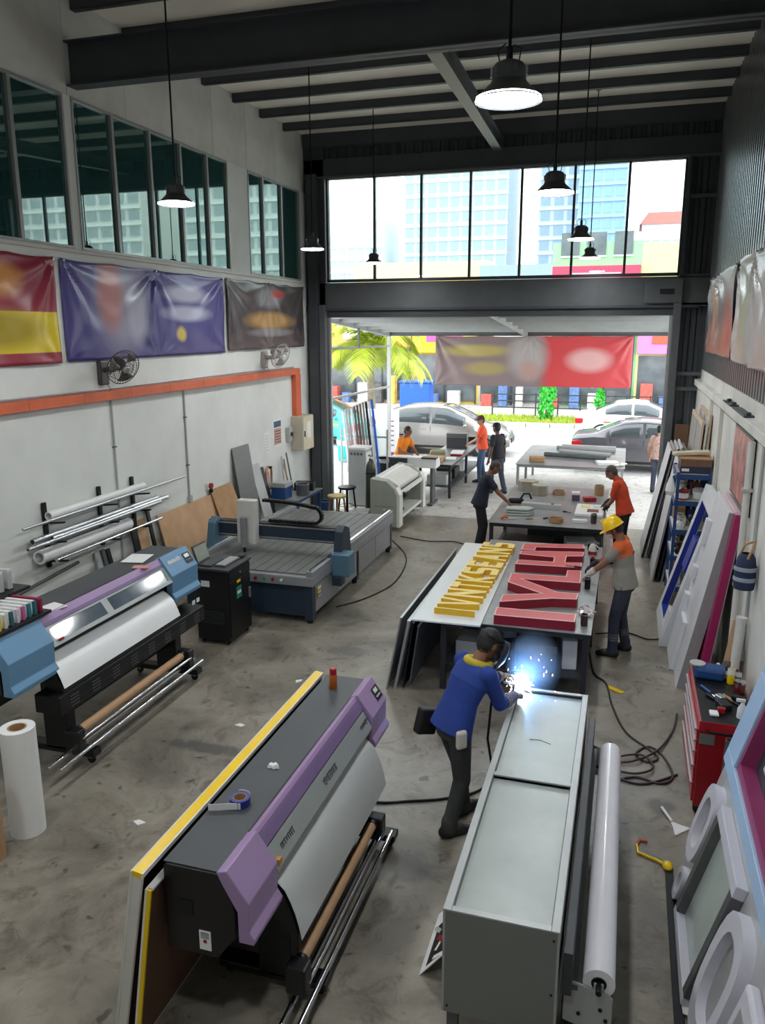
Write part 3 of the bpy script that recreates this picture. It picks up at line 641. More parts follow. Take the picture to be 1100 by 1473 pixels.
banner('street_banner', 'wide mauve and red vinyl banner hung under the awning edge', M_bo, 5.55, 1.42, (-5.48, AY1-0.12, 2.38), 0, (0.0, 0.5, 1.0), 21, amp=0.03)

# ================================================================== CARS
M_tyre = pm('tyre_rubber', rgb(34, 34, 36), 0.75, 0, 0.1)
M_rim = pm('wheel_rim', rgb(176, 178, 180), 0.3, 0.8, 0.05)
M_cglass = pm('dark_car_glass', rgb(70, 80, 84), 0.06, 0, 0.0, spec=0.7)
M_tail = pm('red_tail_lamp', rgb(200, 30, 36), 0.2, 0, 0.05)
M_headl = pm('clear_head_lamp', rgb(214, 218, 222), 0.12, 0.3, 0.03)
def interp(tab, x):
    for (a, b), (c, d) in zip(tab[:-1], tab[1:]):
        if a <= x <= c: return b+(d-b)*(x-a)/(c-a)
    return tab[-1][1] if x > tab[-1][0] else tab[0][1]
def car(name, label, paint, loc, top, belt, L, W, cabin, axles, rz=0.0, wr_=0.31, stripe=None):
    """car along local +x (front at L), centred on y; top / belt are side-view height tables, cabin = (x0, roof0, roof1, x1)"""
    t = thing(name, label, 'car', loc, rz)
    xs = sorted(set([L*k/44 for k in range(45)]+[0.03, L-0.03]))
    def sec(x):
        zt = interp(top, x); zb = min(interp(belt, x), zt-0.01); e = min(x, L-x); taper = 1-0.16*max(0, 1-e/0.5)**2
        w = W/2*taper; z0 = 0.22+0.12*max(0, 1-e/0.35)
        wr = w*(0.72 if zt-zb > 0.2 else 0.72+0.22*(1-min(1, (zt-zb)/0.2)))
        return [(w*0.86, z0), (w*0.985, z0+0.10), (w, (z0+zb)/2), (w*0.975, zb), (wr+(w*0.97-wr)*0.12, zt-0.05 if zt-zb > 0.12 else zt-0.01), (wr*0.9, zt)]
    b = MB(); vs = []; m_ = 12
    for x in xs:
        h = sec(x); vs += [(x, y, z) for y, z in h]+[(x, -y, z) for y, z in reversed(h)]
    fs = [(k*m_+i, k*m_+(i+1) % m_, (k+1)*m_+(i+1) % m_, (k+1)*m_+i) for k in range(len(xs)-1) for i in range(m_)]
    fs += [tuple(range(m_)), tuple(range((len(xs)-1)*m_, len(xs)*m_))]
    b.add(vs, fs); b.build('body', paint, t, smooth=38)
    c0, r0, r1, c1 = cabin
    for s in (-1, 1):           # side windows, two doors and a quarter light
        cuts = [(c0+0.42, (c0+c1)/2-0.04), ((c0+c1)/2+0.04, c1-0.45)]
        for a, e in cuts:
            g_ = MB(); vs = []; N = 9
            for i in range(N+1):
                x = a+(e-a)*i/N; h = sec(x); y0, z0 = h[3]; y1, z1 = h[4]
                for q in (0.12, 0.5, 0.93): vs.append((x, s*(y0+(y1-y0)*q+0.006), z0+(z1-z0)*q))
            g_.add(vs, [(i*3+j, i*3+j+1, i*3+j+4, i*3+j+3) for i in range(N) for j in range(2)])
            o = g_.build('side_window', M_cglass, t, smooth=60); o.modifiers.new('thick', 'SOLIDIFY').thickness = 0.004
        xm = (c0+c1)/2
        for x in (xm, c1-0.3, c0+0.45): MB().box(x-0.004, x+0.004, s*W/2*0.985-0.004, s*W/2*0.985+0.01, 0.36, interp(belt, x)-0.02).build('door_seam', M_black, t)
        for x in (xm-0.25, c0+0.6): MB().box(x-0.09, x+0.09, s*(W/2-0.02)-0.012, s*(W/2-0.02)+0.03, interp(belt, x)-0.14, interp(belt, x)-0.11).build('door_handle', paint, t, bevel=0.006)
        MB().ball((c1-0.42, s*(W/2+0.07), interp(belt, c1-0.5)+0.06), (0.07, 0.09, 0.06), 10).build('mirror', paint, t, smooth=60)
        for x in axles:
            w = MB().lathe([(wr_*0.62, -0.1), (wr_*0.95, -0.095), (wr_, -0.05), (wr_, 0.05), (wr_*0.95, 0.095), (wr_*0.62, 0.1)], (x, s*(W/2-0.08), wr_-0.03), 24, (0, s, 0)).build('wheel', M_tyre, t, smooth=40)
            rm = MB().lathe([(0, 0.085), (wr_*0.2, 0.09), (wr_*0.62, 0.075), (wr_*0.63, 0.1)], (x, s*(W/2-0.08), wr_-0.03), 20, (0, s, 0))
            rm.build('rim', M_rim, w, smooth=40)
            MB().lathe([(wr_*1.22, 0.0), (wr_*1.24, 0.012), (wr_*1.04, 0.014), (wr_*1.02, 0.0)], (x, s*(W/2-0.012), wr_-0.03), 24, (0, s, 0)).build('wheel_arch', M_black, t, smooth=40)
        MB().box(-0.015, 0.30, s*(W/2-0.16)-0.12, s*(W/2-0.16)+0.10, interp(belt, 0.1)-0.26, interp(belt, 0.1)-0.06).build('tail_lamp', M_tail, t, bevel=0.03)
        MB().ball((L-0.24, s*(W/2-0.24), interp(top, L-0.3)-0.10), (0.22, 0.14, 0.08), 12).build('head_lamp', M_headl, t, smooth=60)
        MB().box(c0*0.5+0.6, c1-0.1, s*W/2*0.99-0.01, s*W/2*0.99+0.006, 0.24, 0.30).build('sill_trim', M_black, t)
        if stripe: MB().box(xm-1.0, c1+0.1, s*W/2*0.995-0.004, s*W/2*0.995+0.006, 0.70, 0.76).build('side_stripe', stripe, t)
    for nm, a, e in (('windscreen', r1+0.05, c1-0.06), ('rear_window', c0+0.06, r0-0.05)):
        g_ = MB(); vs = []
        for i in range(7):
            x = a+(e-a)*i/6; h = sec(x); w = h[5][0]
            for q in (-0.9, -0.45, 0, 0.45, 0.9): vs.append((x, w*q, h[5][1]+0.012))
        g_.add(vs, [(i*5+j, i*5+j+1, i*5+j+6, i*5+j+5) for i in range(6) for j in range(4)]); o = g_.build(nm, M_cglass, t, smooth=60); o.modifiers.new('thick', 'SOLIDIFY').thickness = 0.004
    MB().box(L-0.04, L+0.02, -0.3, 0.3, 0.42, 0.56).build('grille', M_black, t, bevel=0.01)
    MB().box(-0.03, 0.02, -0.26, 0.26, 0.62, 0.74).build('number_plate', M_black, t)
    return t
P_silver = pm('silver_car_paint', rgb(146, 144, 140), 0.25, 0.35, 0.03, 2, coat=0.5)
P_grey = pm('graphite_car_paint', rgb(98, 98, 104), 0.25, 0.35, 0.03, 2, coat=0.5)
P_wcar = pm('white_car_paint', rgb(232, 232, 232), 0.25, 0, 0.02, 2, coat=0.5)
P_teal = pm('teal_car_paint', rgb(70, 176, 172), 0.3, 0, 0.03, 2, coat=0.4)
sedan_top = [(0, 0.92), (0.12, 1.02), (0.62, 1.07), (1.0, 1.24), (1.45, 1.42), (2.0, 1.47), (2.5, 1.44), (3.0, 1.22), (3.35, 1.0), (4.1, 0.86), (4.42, 0.70), (4.5, 0.55)]
sedan_belt = [(0, 0.90), (0.6, 0.98), (1.2, 0.97), (3.0, 0.90), (4.5, 0.6)]
hatch_top = [(0, 0.9), (0.08, 1.15), (0.3, 1.42), (0.8, 1.56), (1.6, 1.60), (2.2, 1.56), (2.8, 1.30), (3.25, 1.02), (3.85, 0.90), (4.15, 0.72), (4.25, 0.5)]
hatch_belt = [(0, 0.88), (0.4, 1.0), (2.8, 0.92), (4.25, 0.55)]
car('hatchback_car', 'silver hatchback driving past outside the shutter', P_silver, (-7.75, 26.0, -0.03), hatch_top, hatch_belt, 4.25, 1.7, (0.1, 0.5, 1.95, 3.25), (0.72, 3.38))
car('sedan_car', 'dark grey sedan with red tail lamp parked right outside', P_grey, (-1.45, 24.4, -0.03), sedan_top, sedan_belt, 4.5, 1.75, (0.62, 1.4, 2.5, 3.35), (0.95, 3.6))
car('sedan_car', 'white sedan with coloured side stripe on the far lane', P_wcar, (-1.75, 30.6, -0.03), sedan_top, sedan_belt, 4.5, 1.75, (0.62, 1.4, 2.5, 3.35), (0.95, 3.6), stripe=pm('stripe_mixed', rgb(190, 96, 80), 0.4, 0, 0.5, 3))
car('pickup_car', 'teal van parked at the left behind the leaning profiles', P_teal, (-12.6, 27.2, -0.03), hatch_top, hatch_belt, 4.25, 1.8, (0.1, 0.5, 1.95, 3.25), (0.72, 3.38), stripe=pm('stripe_yellow', rgb(220, 190, 60), 0.4, 0, 0.1))

# ---- things on the street side
t = thing('standing_sign', 'white upright sign box with purple lower trim outside', 'sign', (-7.35, 24.0, -0.03))
MB().box(-0.65, 0.5, -0.2, 0.2, 0, 1.55).build('cabinet', M_white, t, bevel=0.02)
fc = MB().box(-0.60, 0.15, -0.212, -0.2, 0.1, 1.48).build('face_panel', M_paper, t)
MB().box(0.2, 0.50, -0.212, -0.2, 0.25, 1.48).build('face_panel', M_paper, t)
MB().box(0.2, 0.50, -0.216, -0.2, 0.12, 0.25).build('purple_trim', pm('purple_print', rgb(150, 70, 140), 0.5, 0, 0.1), t)
MB().ball((-0.28, -0.214, 1.18), (0.14, 0.01, 0.17), 12).build('portrait_spot', pm('print_grey', rgb(140, 132, 128), 0.6, 0, 0.5, 9), fc, smooth=60)
for k in range(6): MB().box(0.26, 0.44, -0.216, -0.21, 0.45+k*0.15, 0.49+k*0.15).build('printed_line', pm('print_ink', rgb(150, 100, 140), 0.6, 0, 0.2), t)
t = thing('water_barrel', 'big turquoise plastic barrel with a white band outside', 'barrel', (-8.1, 23.3, -0.03))
P_turq = pm('turquoise_plastic', rgb(36, 184, 180), 0.4, 0, 0.06)
MB().lathe([(0, 0), (0.42, 0), (0.46, 0.05), (0.48, 0.35), (0.5, 0.7), (0.47, 1.1), (0.42, 1.22), (0, 1.26)], n=24).build('drum', P_turq, t, smooth=40)
MB().lathe([(0.50, 0.52), (0.512, 0.54), (0.512, 0.66), (0.50, 0.68)], n=24).build('band', M_white, t, smooth=40)
t = thing('barrier', 'orange and white traffic barrier board by the barrel', 'barrier', (-7.55, 21.8, -0.015))
MB().box(-0.04, 0.04, -0.5, 0.5, 0.0, 1.3).build('board', pm('orange_red_plastic', rgb(226, 104, 74), 0.5, 0, 0.1), t, bevel=0.02); MB().box(-0.045, 0.045, -0.5, 0.5, 0.9, 1.1).build('white_band', M_white, t)
t = thing('waste_bin', 'bright blue wheeled bin on the far pavement', 'bin', (-10.0, 38.5, 0.06))
MB().box(-0.75, 0.75, -0.5, 0.5, 0.2, 1.35).build('body', pm('bin_blue', rgb(40, 96, 190), 0.5, 0, 0.1), t, bevel=0.06); MB().box(-0.8, 0.8, -0.55, 0.55, 1.35, 1.45).build('lid', pm('bin_blue', rgb(40, 96, 190)), t, bevel=0.03)
for sx in (-0.6, 0.6): MB().cyl((sx, -0.45, 0.12), (sx, -0.35, 0.12), 0.12, 14).build('wheel', M_tyre, t, smooth=40)

# ---- palm tree
t = thing('palm_tree', 'coconut palm with long yellow green fronds outside the shutter', 'palm', (-9.75, 30.2, 0))
MB().tube([(0, 0, -0.03), (0.05, 0, 1.2), (0.0, 0.05, 2.2), (0.1, 0, 3.5)], [0.19, 0.16, 0.14, 0.12], 14).build('trunk', pm('palm_bark', rgb(150, 138, 118), 0.85, 0, 0.25, 9), t, smooth=50)
M_fr = pm('palm_leaf', rgb(164, 180, 48), 0.55, 0, 0.35, 2.5); rnd = random.Random(2)
for k in range(22):
    a = k*2.399; el = rnd.uniform(-0.5, 1.1); L_ = rnd.uniform(2.4, 3.4); d = Vector((math.cos(a), math.sin(a), 0)); fb = MB(); P = []; p = Vector((0.1, 0, 3.5)); e = el+0.25
    for i in range(15):
        P.append(p.copy()); p = p+(d*math.cos(e)+Vector((0, 0, math.sin(e))))*L_/14; e -= (0.16 if el > 0 else 0.09)
    fb.tube(P, [0.03*(1-i/16) for i in range(15)], 5); sd = Vector((-d.y, d.x, 0))
    for i in range(1, 14):
        for q in range(3):
            f = i+q/3; i0 = min(13, int(f)); pp = P[i0].lerp(P[i0+1], f-i0); fw = (P[i0+1]-P[i0]).normalized(); ll = 0.75*math.sin(PI*(0.12+0.8*f/14.5))+0.1
            for s in (-1, 1):
                tip = pp+(sd*s*0.75+fw*0.55).normalized()*ll+Vector((0, 0, -0.30*ll-rnd.uniform(0, .12))); w = fw*0.03
                mid = pp.lerp(tip, 0.5)+Vector((0, 0, 0.06)); fb.add([pp-w, pp+w, mid+w*1.1, mid-w*1.1, tip], [(0, 1, 2, 3), (3, 2, 4)])
    fb.build('frond', M_fr, t)
for k in range(5): a = k*1.3; MB().ball((0.1+0.2*math.cos(a), 0.2*math.sin(a), 3.25), (0.11, 0.11, 0.14), 10).build('coconut', pm('coconut_husk', rgb(150, 150, 60), 0.6, 0, 0.15), t, smooth=60)

# ---- green shrubs behind the kerb
def bush(name, label, loc, blobs, mat, seed):
    t = thing(name, label, 'shrub', loc); r_ = random.Random(seed)
    MB().tube([(0, 0, 0), (0.03, 0, 0.6), (0, 0, max(b_[2] for b_ in blobs))], 0.05, 8).build('stem', M_wood, t, smooth=50); lf = MB()
    for (x, y, z, rx, rz_) in blobs:
        for k in range(int(200*rx*rz_/0.16)):
            u_ = Vector((r_.gauss(0, 1), r_.gauss(0, 1), r_.gauss(0, 1))).normalized()*r_.uniform(0.6, 1.0); c = Vector((x+u_.x*rx, y+u_.y*rx, z+u_.z*rz_)); a = Vector((r_.gauss(0, 1), r_.gauss(0, 1), r_.gauss(0, 1))).normalized()*0.11; bb = a.cross(Vector((r_.gauss(0, 1), 1, r_.gauss(0, 1)))).normalized()*0.06
            lf.add([c-a, c+bb, c+a, c-bb], [(0, 1, 2, 3)])
    lf.build('foliage', mat, t)
M_lime = pm('lime_foliage', rgb(70, 196, 72), 0.6, 0, 0.3, 3)
bush('leafy_shrub', 'tall narrow bright green shrub on the verge', (-3.3, 34.8, 0.12), [(0, 0, 0.5, 0.35, 0.5), (0.05, 0, 1.2, 0.4, 0.5), (-0.1, 0, 1.9, 0.5, 0.4)], M_lime, 1)
bush('leafy_shrub', 'wide flat topped bright green shrub near the white sedan', (-1.1, 35.2, 0.12), [(0, 0, 0.9, 0.2, 0.6), (-0.2, 0, 1.7, 0.8, 0.25), (0.5, 0, 1.75, 0.6, 0.2)], M_lime, 2)

# ---- row of shops across the road
M_shopwall = pm('shop_plaster', rgb(206, 202, 194), 0.7, 0, 0.08, 0.6)
M_shopglass = pm('shop_glass', rgb(96, 104, 108), 0.1, 0, 0.5, 0.8)
SHY = 42.0
def shop(x0, x1, h, fascia, sign, label, wallc=None, fz=3.0, fh=1.3, text=None):
    t = thing('shop_unit', label, 'shop', ((x0+x1)/2, SHY, 0.06)); w = (x1-x0)/2
    wm = pm('shop_wall_%d_%d_%d' % tuple(int(c*99) for c in (wallc or (0.6, 0.58, 0.55))[:3]), wallc or rgb(206, 202, 194), 0.7, 0, 0.06)
    MB().box(-w, w, 0.3, 8, 0, h).build('wall', wm, t)
    fm = pm('fascia_%d_%d_%d' % tuple(int(c*999) for c in fascia[:3]), fascia, 0.5, 0, 0.08, 0.8); sm = pm('sign_%d_%d_%d' % tuple(int(c*999) for c in sign[:3]), sign, 0.5, 0, 0.1, 1)
    f = MB().box(-w+0.04, w-0.04, -0.1, 0.3, fz, fz+fh).build('fascia', fm, t, bevel=0.03)
    MB().box(-w*0.55, w*0.55, -0.14, -0.1, fz+fh*0.3, fz+fh*0.75).build('sign_panel', sm, f, bevel=0.02)
    n = max(2, int(w*2/1.3))
    for k in range(n):
        a = -w+0.12+k*(2*w-0.24)/n; e = a+(2*w-0.24)/n-0.06
        MB().box(a, e, 0.22, 0.3, 0.15, fz-0.1).build('pane', M_shopglass, t); MB().box(e, e+0.06, 0.15, 0.3, 0, fz).build('mullion', M_dframe, t)
    for k in range(int(w*2/0.9)):
        a = -w+0.3+k*0.9; hh = random.uniform(0.4, 1.5)
        MB().box(a, a+random.uniform(0.3, 0.7), -0.6, -0.1, 0, hh).build('display_stand', pm('goods_%d' % (k % 6), [rgb(196, 90, 80), rgb(90, 120, 170), rgb(210, 208, 200), rgb(90, 90, 92), rgb(214, 180, 90), rgb(110, 160, 120)][k % 6], 0.6, 0, 0.4, 5), t, bevel=0.02)
    if h > fz+fh+1:
        for k in range(n):
            a = -w+0.4+k*(2*w-0.5)/n; q = MB().box(a, a+0.9, 0.24, 0.3, fz+fh+0.5, fz+fh+1.6).build('upper_window', M_shopglass, t); MB().box(a-0.05, a+0.95, 0.2, 0.26, fz+fh+0.42, fz+fh+0.5).build('sill', M_offwhite, q)
    return t
shop(-22, -16.2, 6.6, rgb(90, 170, 160), rgb(230, 230, 226), 'pale green shop at the far left behind the palm', rgb(150, 196, 186))
shop(-16.2, -11.2, 6.2, rgb(228, 152, 70), rgb(232, 228, 214), 'shop with orange fascia behind the palm fronds', rgb(226, 214, 190))
shop(-11.2, -7.6, 6.4, rgb(236, 206, 40), rgb(206, 80, 150), 'shop with yellow fascia and pink sign beside the street banner', rgb(226, 200, 90), 2.7, 1.9)
shop(-7.6, -4.0, 6.0, rgb(190, 80, 70), rgb(226, 222, 214), 'shop with brick red fascia behind the street banner', rgb(196, 192, 186))
shop(-4.0, 0.3, 8.1, rgb(214, 60, 92), rgb(236, 170, 180), 'green walled shop with crimson band seen through the upper window', rgb(150, 204, 150), 5.6, 1.35)
shop(0.3, 3.4, 8.0, rgb(206, 120, 210), rgb(226, 84, 60), 'shop with lilac fascia and orange sign at the right of the banner', rgb(226, 222, 150), 2.7, 1.6)
shop(3.4, 9.0, 7.0, rgb(90, 150, 170), rgb(226, 222, 214), 'shop with blue fascia farther right along the row', rgb(206, 202, 194))
# railings before the shops
rl = thing('railing', 'dark railing in front of the shops across the road', 'railing', (-6.0, 37.2, 0.06))
for z in (0.35, 0.65, 0.95): MB().box(0, 9, -0.02, 0.02, z, z+0.05).build('rail', M_steel, rl)
for k in range(10): MB().box(k-0.03, k+0.03, -0.03, 0.03, 0, 1.05).build('post', M_steel, rl)

# ---- buildings beyond; the far towers' pale colours have distance haze painted in
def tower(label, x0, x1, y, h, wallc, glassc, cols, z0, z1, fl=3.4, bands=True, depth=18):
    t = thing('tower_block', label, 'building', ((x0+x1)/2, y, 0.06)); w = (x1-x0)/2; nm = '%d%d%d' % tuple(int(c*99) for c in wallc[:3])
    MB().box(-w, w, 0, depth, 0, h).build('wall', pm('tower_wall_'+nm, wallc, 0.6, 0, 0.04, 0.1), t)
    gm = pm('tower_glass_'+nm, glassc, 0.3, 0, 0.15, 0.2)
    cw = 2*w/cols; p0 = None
    nf = int((z1-z0)/fl)
    for f in range(nf):
        if bands: 
            s_ = MB().box(-w-0.2, w+0.2, -0.5, 0, z0+f*fl-0.35, z0+f*fl+0.1).build('floor_slab', pm('tower_slab_'+nm, tuple(min(1, c*1.15) for c in wallc[:3])+(1,), 0.6, 0, 0.03), t)
        for c in range(cols):
            l_ = (-w+(c+0.14)*cw, -0.12, z0+f*fl+0.7)
            if p0 is None: p0 = MB().box(0, cw*0.72, 0, 0.2, 0, fl*0.62).build('window', gm, t, loc=l_)
            else: inst(p0, l_)
    return t
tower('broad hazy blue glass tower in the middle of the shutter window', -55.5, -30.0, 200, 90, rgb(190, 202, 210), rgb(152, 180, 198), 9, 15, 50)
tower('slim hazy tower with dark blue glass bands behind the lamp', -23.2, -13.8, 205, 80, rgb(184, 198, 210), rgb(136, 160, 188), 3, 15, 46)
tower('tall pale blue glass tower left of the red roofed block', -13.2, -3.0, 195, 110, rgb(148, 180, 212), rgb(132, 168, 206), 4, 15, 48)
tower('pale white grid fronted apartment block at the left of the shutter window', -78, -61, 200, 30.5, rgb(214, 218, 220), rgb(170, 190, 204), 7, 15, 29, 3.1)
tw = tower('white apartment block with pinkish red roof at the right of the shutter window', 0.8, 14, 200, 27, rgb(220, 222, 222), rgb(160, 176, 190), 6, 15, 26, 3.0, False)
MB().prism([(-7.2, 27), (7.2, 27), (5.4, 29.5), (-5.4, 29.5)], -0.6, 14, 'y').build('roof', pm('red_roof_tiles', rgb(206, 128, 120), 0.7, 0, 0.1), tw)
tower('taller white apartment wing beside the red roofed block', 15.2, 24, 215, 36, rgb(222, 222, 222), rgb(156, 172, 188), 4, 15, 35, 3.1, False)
tower('low cream building beyond the shops', -24, -12.0, 70, 9.6, rgb(216, 200, 160), rgb(190, 190, 180), 6, 4, 9, 3.0, False, 8)
tower('low blue grey building beyond the shops', -12.0, -5.2, 66, 8.9, rgb(150, 164, 172), rgb(130, 146, 156), 4, 4, 8.5, 3.0, False, 8)
tower('white apartment block reflected in the teal window bands', 46, 74, 150, 40, rgb(226, 226, 220), rgb(176, 186, 186), 9, 6, 38, 3.2)
tower('second white apartment block reflected in the teal window bands', 84, 125, 150, 34, rgb(228, 226, 220), rgb(176, 184, 184), 12, 6, 33, 3.2)
tower('tall pale blue tower reflected in the teal window bands', 26, 42, 150, 70, rgb(190, 206, 214), rgb(156, 180, 196), 6, 6, 50, 3.3)
for k, (x, y, s_) in enumerate(((34, 85, 5.0), (46, 88, 6.0), (28, 80, 3.8))):
    bush('street_tree', ['rounded green street tree reflected in the left windows', 'largest green street tree reflected in the left windows', 'smaller green street tree reflected in the left windows'][k], (x, y, 0.06), [(0, 0, s_*1.25, s_*0.62, s_*0.5), (s_*0.4, 0, s_, s_*0.45, s_*0.4)], pm('tree_foliage', rgb(96, 122, 70), 0.7, 0, 0.3, 1), 5+k)
# ================================================================== WIDE FORMAT PLOTTERS
M_purple = pm('lilac_plastic', rgb(158, 132, 172), 0.42, 0, 0.05, 3)
M_purple2 = pm('plum_plastic', rgb(120, 98, 140), 0.42, 0, 0.05, 3)
M_bluep = pm('steel_blue_plastic', rgb(98, 142, 176), 0.42, 0, 0.05, 3)
M_topblk = pm('charcoal_top', rgb(66, 70, 73), 0.5, 0, 0.08, 2)
M_silverbar = pm('silver_grey_cover', rgb(156, 162, 160), 0.4, 0.2, 0.05, 2)
M_smoke = pm('smoked_cover_glass', rgb(88, 98, 108), 0.08, 0, 0.3, 3, spec=0.7)
M_ink = pm('logo_ink', rgb(58, 60, 62), 0.5, 0, 0)
def plotter(name, label, loc, s, L, capc, style):
    """roll printer; local x = depth (0 at the back, front at +x), y = length, all scaled by s"""
    t = thing(name, label, 'plotter', loc)
    def P(*pts): return [(x*s, z*s) for x, z in pts]
    cap = 0.36*s if style == 'purple' else 0.56
    MB().prism(P((0, 0.66), (0, 1.17), (0.02, 1.19), (0.33, 1.19), (0.40, 1.10), (0.42, 0.98), (0.42, 0.82), (0.30, 0.66)), 0, L, 'y').build('body', M_black, t, bevel=0.006)
    top = MB().box(0.0, 0.335*s, 0.01, L-0.01, 1.19*s, 1.20*s).build('top_lid', M_topblk, t, bevel=0.003)
    MB().box(0.325*s, 0.335*s, cap*0.8, L-cap*0.8, 1.20*s, 1.206*s).build('lid_seam', M_black, top)
    for y0, y1 in ((-0.006, cap), (L-cap, L+0.006)):
        c = MB().prism(P((0.325, 1.205), (0.385, 1.225), (0.51, 1.05), (0.505, 0.88), (0.535, 0.835), (0.53, 0.80), (0.44, 0.80), (0.44, 0.985), (0.36, 1.13)), y0, y1, 'y').build('end_cover', capc, t, bevel=0.006)
        far = y0 > 1
        M4 = Matrix.Translation((0, 0, 0))
        if far:   # control panel recessed in the sloping face
            a = Vector((0.42*s, 0, 1.178*s)); b = Vector((0.485*s, 0, 1.088*s)); n_ = Vector((0.82, 0, 0.57))
            yy0, yy1 = y1-0.15*s, y1-0.03*s
            MB().add([a+Vector((0, yy0, 0))+n_*0.004, a+Vector((0, yy1, 0))+n_*0.004, b+Vector((0, yy1, 0))+n_*0.004, b+Vector((0, yy0, 0))+n_*0.004], [(0, 1, 2, 3)]).build('control_panel', M_blackm, c)
            a2 = a.lerp(b, 0.12); b2 = a.lerp(b, 0.45)
            MB().add([p+Vector((0, q, 0))+n_*0.007 for p, q in ((a2, yy0+0.02), (a2, yy1-0.03), (b2, yy1-0.03), (b2, yy0+0.02))], [(0, 1, 2, 3)]).build('display', pm('lcd_pale', rgb(206, 212, 208), 0.2, 0, 0.1), c)
            for k in range(4):
                p = a.lerp(b, 0.72)+Vector((0, yy0+0.02+k*0.022*s, 0))+n_*0.005; MB().box(p.x-0.006, p.x+0.006, p.y-0.006, p.y+0.006, p.z-0.004, p.z+0.006).build('button', M_lgrey, c)
    y0, y1 = cap, L-cap
    if style == 'purple':
        MB().prism(P((0.33, 1.20), (0.365, 1.215), (0.40, 1.175), (0.40, 1.16), (0.33, 1.16)), y0, y1, 'y').build('cover_rail', M_purple, t, bevel=0.003)
        MB().prism(P((0.385, 1.195), (0.40, 1.175), (0.435, 1.12), (0.425, 1.10), (0.385, 1.14)), y0, y1, 'y').build('cover_strip', M_purple2, t)
        br = MB().prism(P((0.425, 1.10), (0.435, 1.105), (0.505, 0.985), (0.505, 0.96), (0.49, 0.95), (0.425, 1.05)), y0+0.01, y1-0.01, 'y').build('front_cover', M_silverbar, t, bevel=0.003)
        slope = math.atan2(0.12, 0.07)
        for yy, wd, sz in ((y0+0.22, 'Solvent', 0.055), (y0+(y1-y0)*0.53, 'digital', 0.07), (y1-0.10, 'JV5', 0.05)):
            Mx = Matrix.Translation((0.470*s+0.003, yy, 1.046*s+0.002)) @ Matrix.Rotation(PI/2, 4, 'Z') @ Matrix.Rotation(slope, 4, 'X')
            # illegible wordmarks: rows of small dark raised strokes
            lg = MB(); r_ = random.Random(int(yy*100))
            x = -sz*1.6
            while x < sz*1.6:
                w_ = r_.uniform(0.008, 0.016); h_ = sz*r_.uniform(0.45, 0.8); lg.box(x, x+w_*0.45, -h_/2, h_/2, 0, 0.002, Mx); lg.box(x, x+w_*1.3, h_/2-0.005, h_/2, 0, 0.002, Mx); x += w_*1.6
            lg.build('wordmark', M_ink, br)
        MB().box(0.46*s, 0.505*s, y0+0.03, y0+0.07, 0.995*s, 1.035*s).build('amber_badge', pm('amber', rgb(190, 140, 60), 0.5, 0, 0.1), br)
        lb = MB().box(0.20, 0.27, -0.004, 0, 0.70, 0.82).build('rating_label', M_paper, t)
        MB().box(0.225, 0.245, -0.006, -0.003, 0.745, 0.765).build('red_mark', M_red, lb)
        for k in range(4): MB().box(0.21, 0.26, -0.0055, -0.003, 0.775+k*0.01, 0.779+k*0.01).build('text_line', M_ink, lb)
        MB().box(0.09, 0.17, -0.006, 0.0, 0.90, 0.99).build('socket_plate', M_blackm, t, bevel=0.004)
    else:
        MB().prism(P((0.33, 1.20), (0.37, 1.215), (0.405, 1.165), (0.40, 1.14), (0.33, 1.16)), y0, y1, 'y').build('cover_rail', M_purple, t, bevel=0.003)
        MB().prism(P((0.395, 1.16), (0.405, 1.165), (0.42, 1.14), (0.41, 1.12)), y0, y1, 'y').build('cover_strip', M_purple2, t)
        fr = MB(); a = Vector((0.41*s, 0, 1.145*s)); b = Vector((0.515*s, 0, 1.0*s)); ym = (y0+y1)/2-0.12
        def sp(q, y): p = a.lerp(b, q); return Vector((p.x, y, p.z))
        for q0, q1, ya, yb in ((0, 0.16, y0, y1), (0.82, 1.0, y0, y1), (0.16, 0.82, y0, y0+0.05), (0.16, 0.82, y1-0.05, y1), (0.16, 0.82, ym-0.05, ym+0.05)):
            n_ = Vector((0.81, 0, 0.59))*0.02; c_ = [sp(q0, ya), sp(q0, yb), sp(q1, yb), sp(q1, ya)]
            fr.add(c_+[v-n_ for v in c_], [(0, 1, 2, 3), (7, 6, 5, 4), (0, 4, 5, 1), (1, 5, 6, 2), (2, 6, 7, 3), (3, 7, 4, 0)])
        fo = fr.build('window_frame', M_silverbar, t)
        for ya, yb in ((y0+0.05, ym-0.05), (ym+0.05, y1-0.05)):
            n_ = Vector((0.81, 0, 0.59))*0.008; MB().add([sp(0.16, ya)-n_, sp(0.16, yb)-n_, sp(0.82, yb)-n_, sp(0.82, ya)-n_], [(0, 1, 2, 3)]).build('pane', M_smoke, fo)
        MB().cyl((0.50*s, y0+0.08, 1.03*s), (0.50*s, y0+0.14, 1.03*s), 0.012, 8).build('red_handle', M_red, t, smooth=40)
        tr_ = MB().box(0.45, 0.73, 0.42, L-0.1, 0.60, 0.78).build('heater_apron', M_blackm, t, bevel=0.01)
        for k in range(8):
            y = 0.62+k*(L-0.9)/7; pg = MB()
            for i in range(5):
                for j in range(4): pg.box(0.73, 0.732, y-0.05+i*0.024, y-0.044+i*0.024, 0.63+j*0.032, 0.637+j*0.032)
            pg.build('vent_holes', M_lgrey, tr_)['kind'] = 'stuff'
        for k in range(2): MB().box(0.575*s, 0.58*s, L-0.30+k*0.1, L-0.24+k*0.1, 0.70*s, 0.74*s).build('warning_label', M_paper, t)
        # white wordmark strokes on the far cover
        a = Vector((0.385*s, 0, 1.225*s)); b = Vector((0.51*s, 0, 1.05*s)); lg = MB(); r_ = random.Random(9)
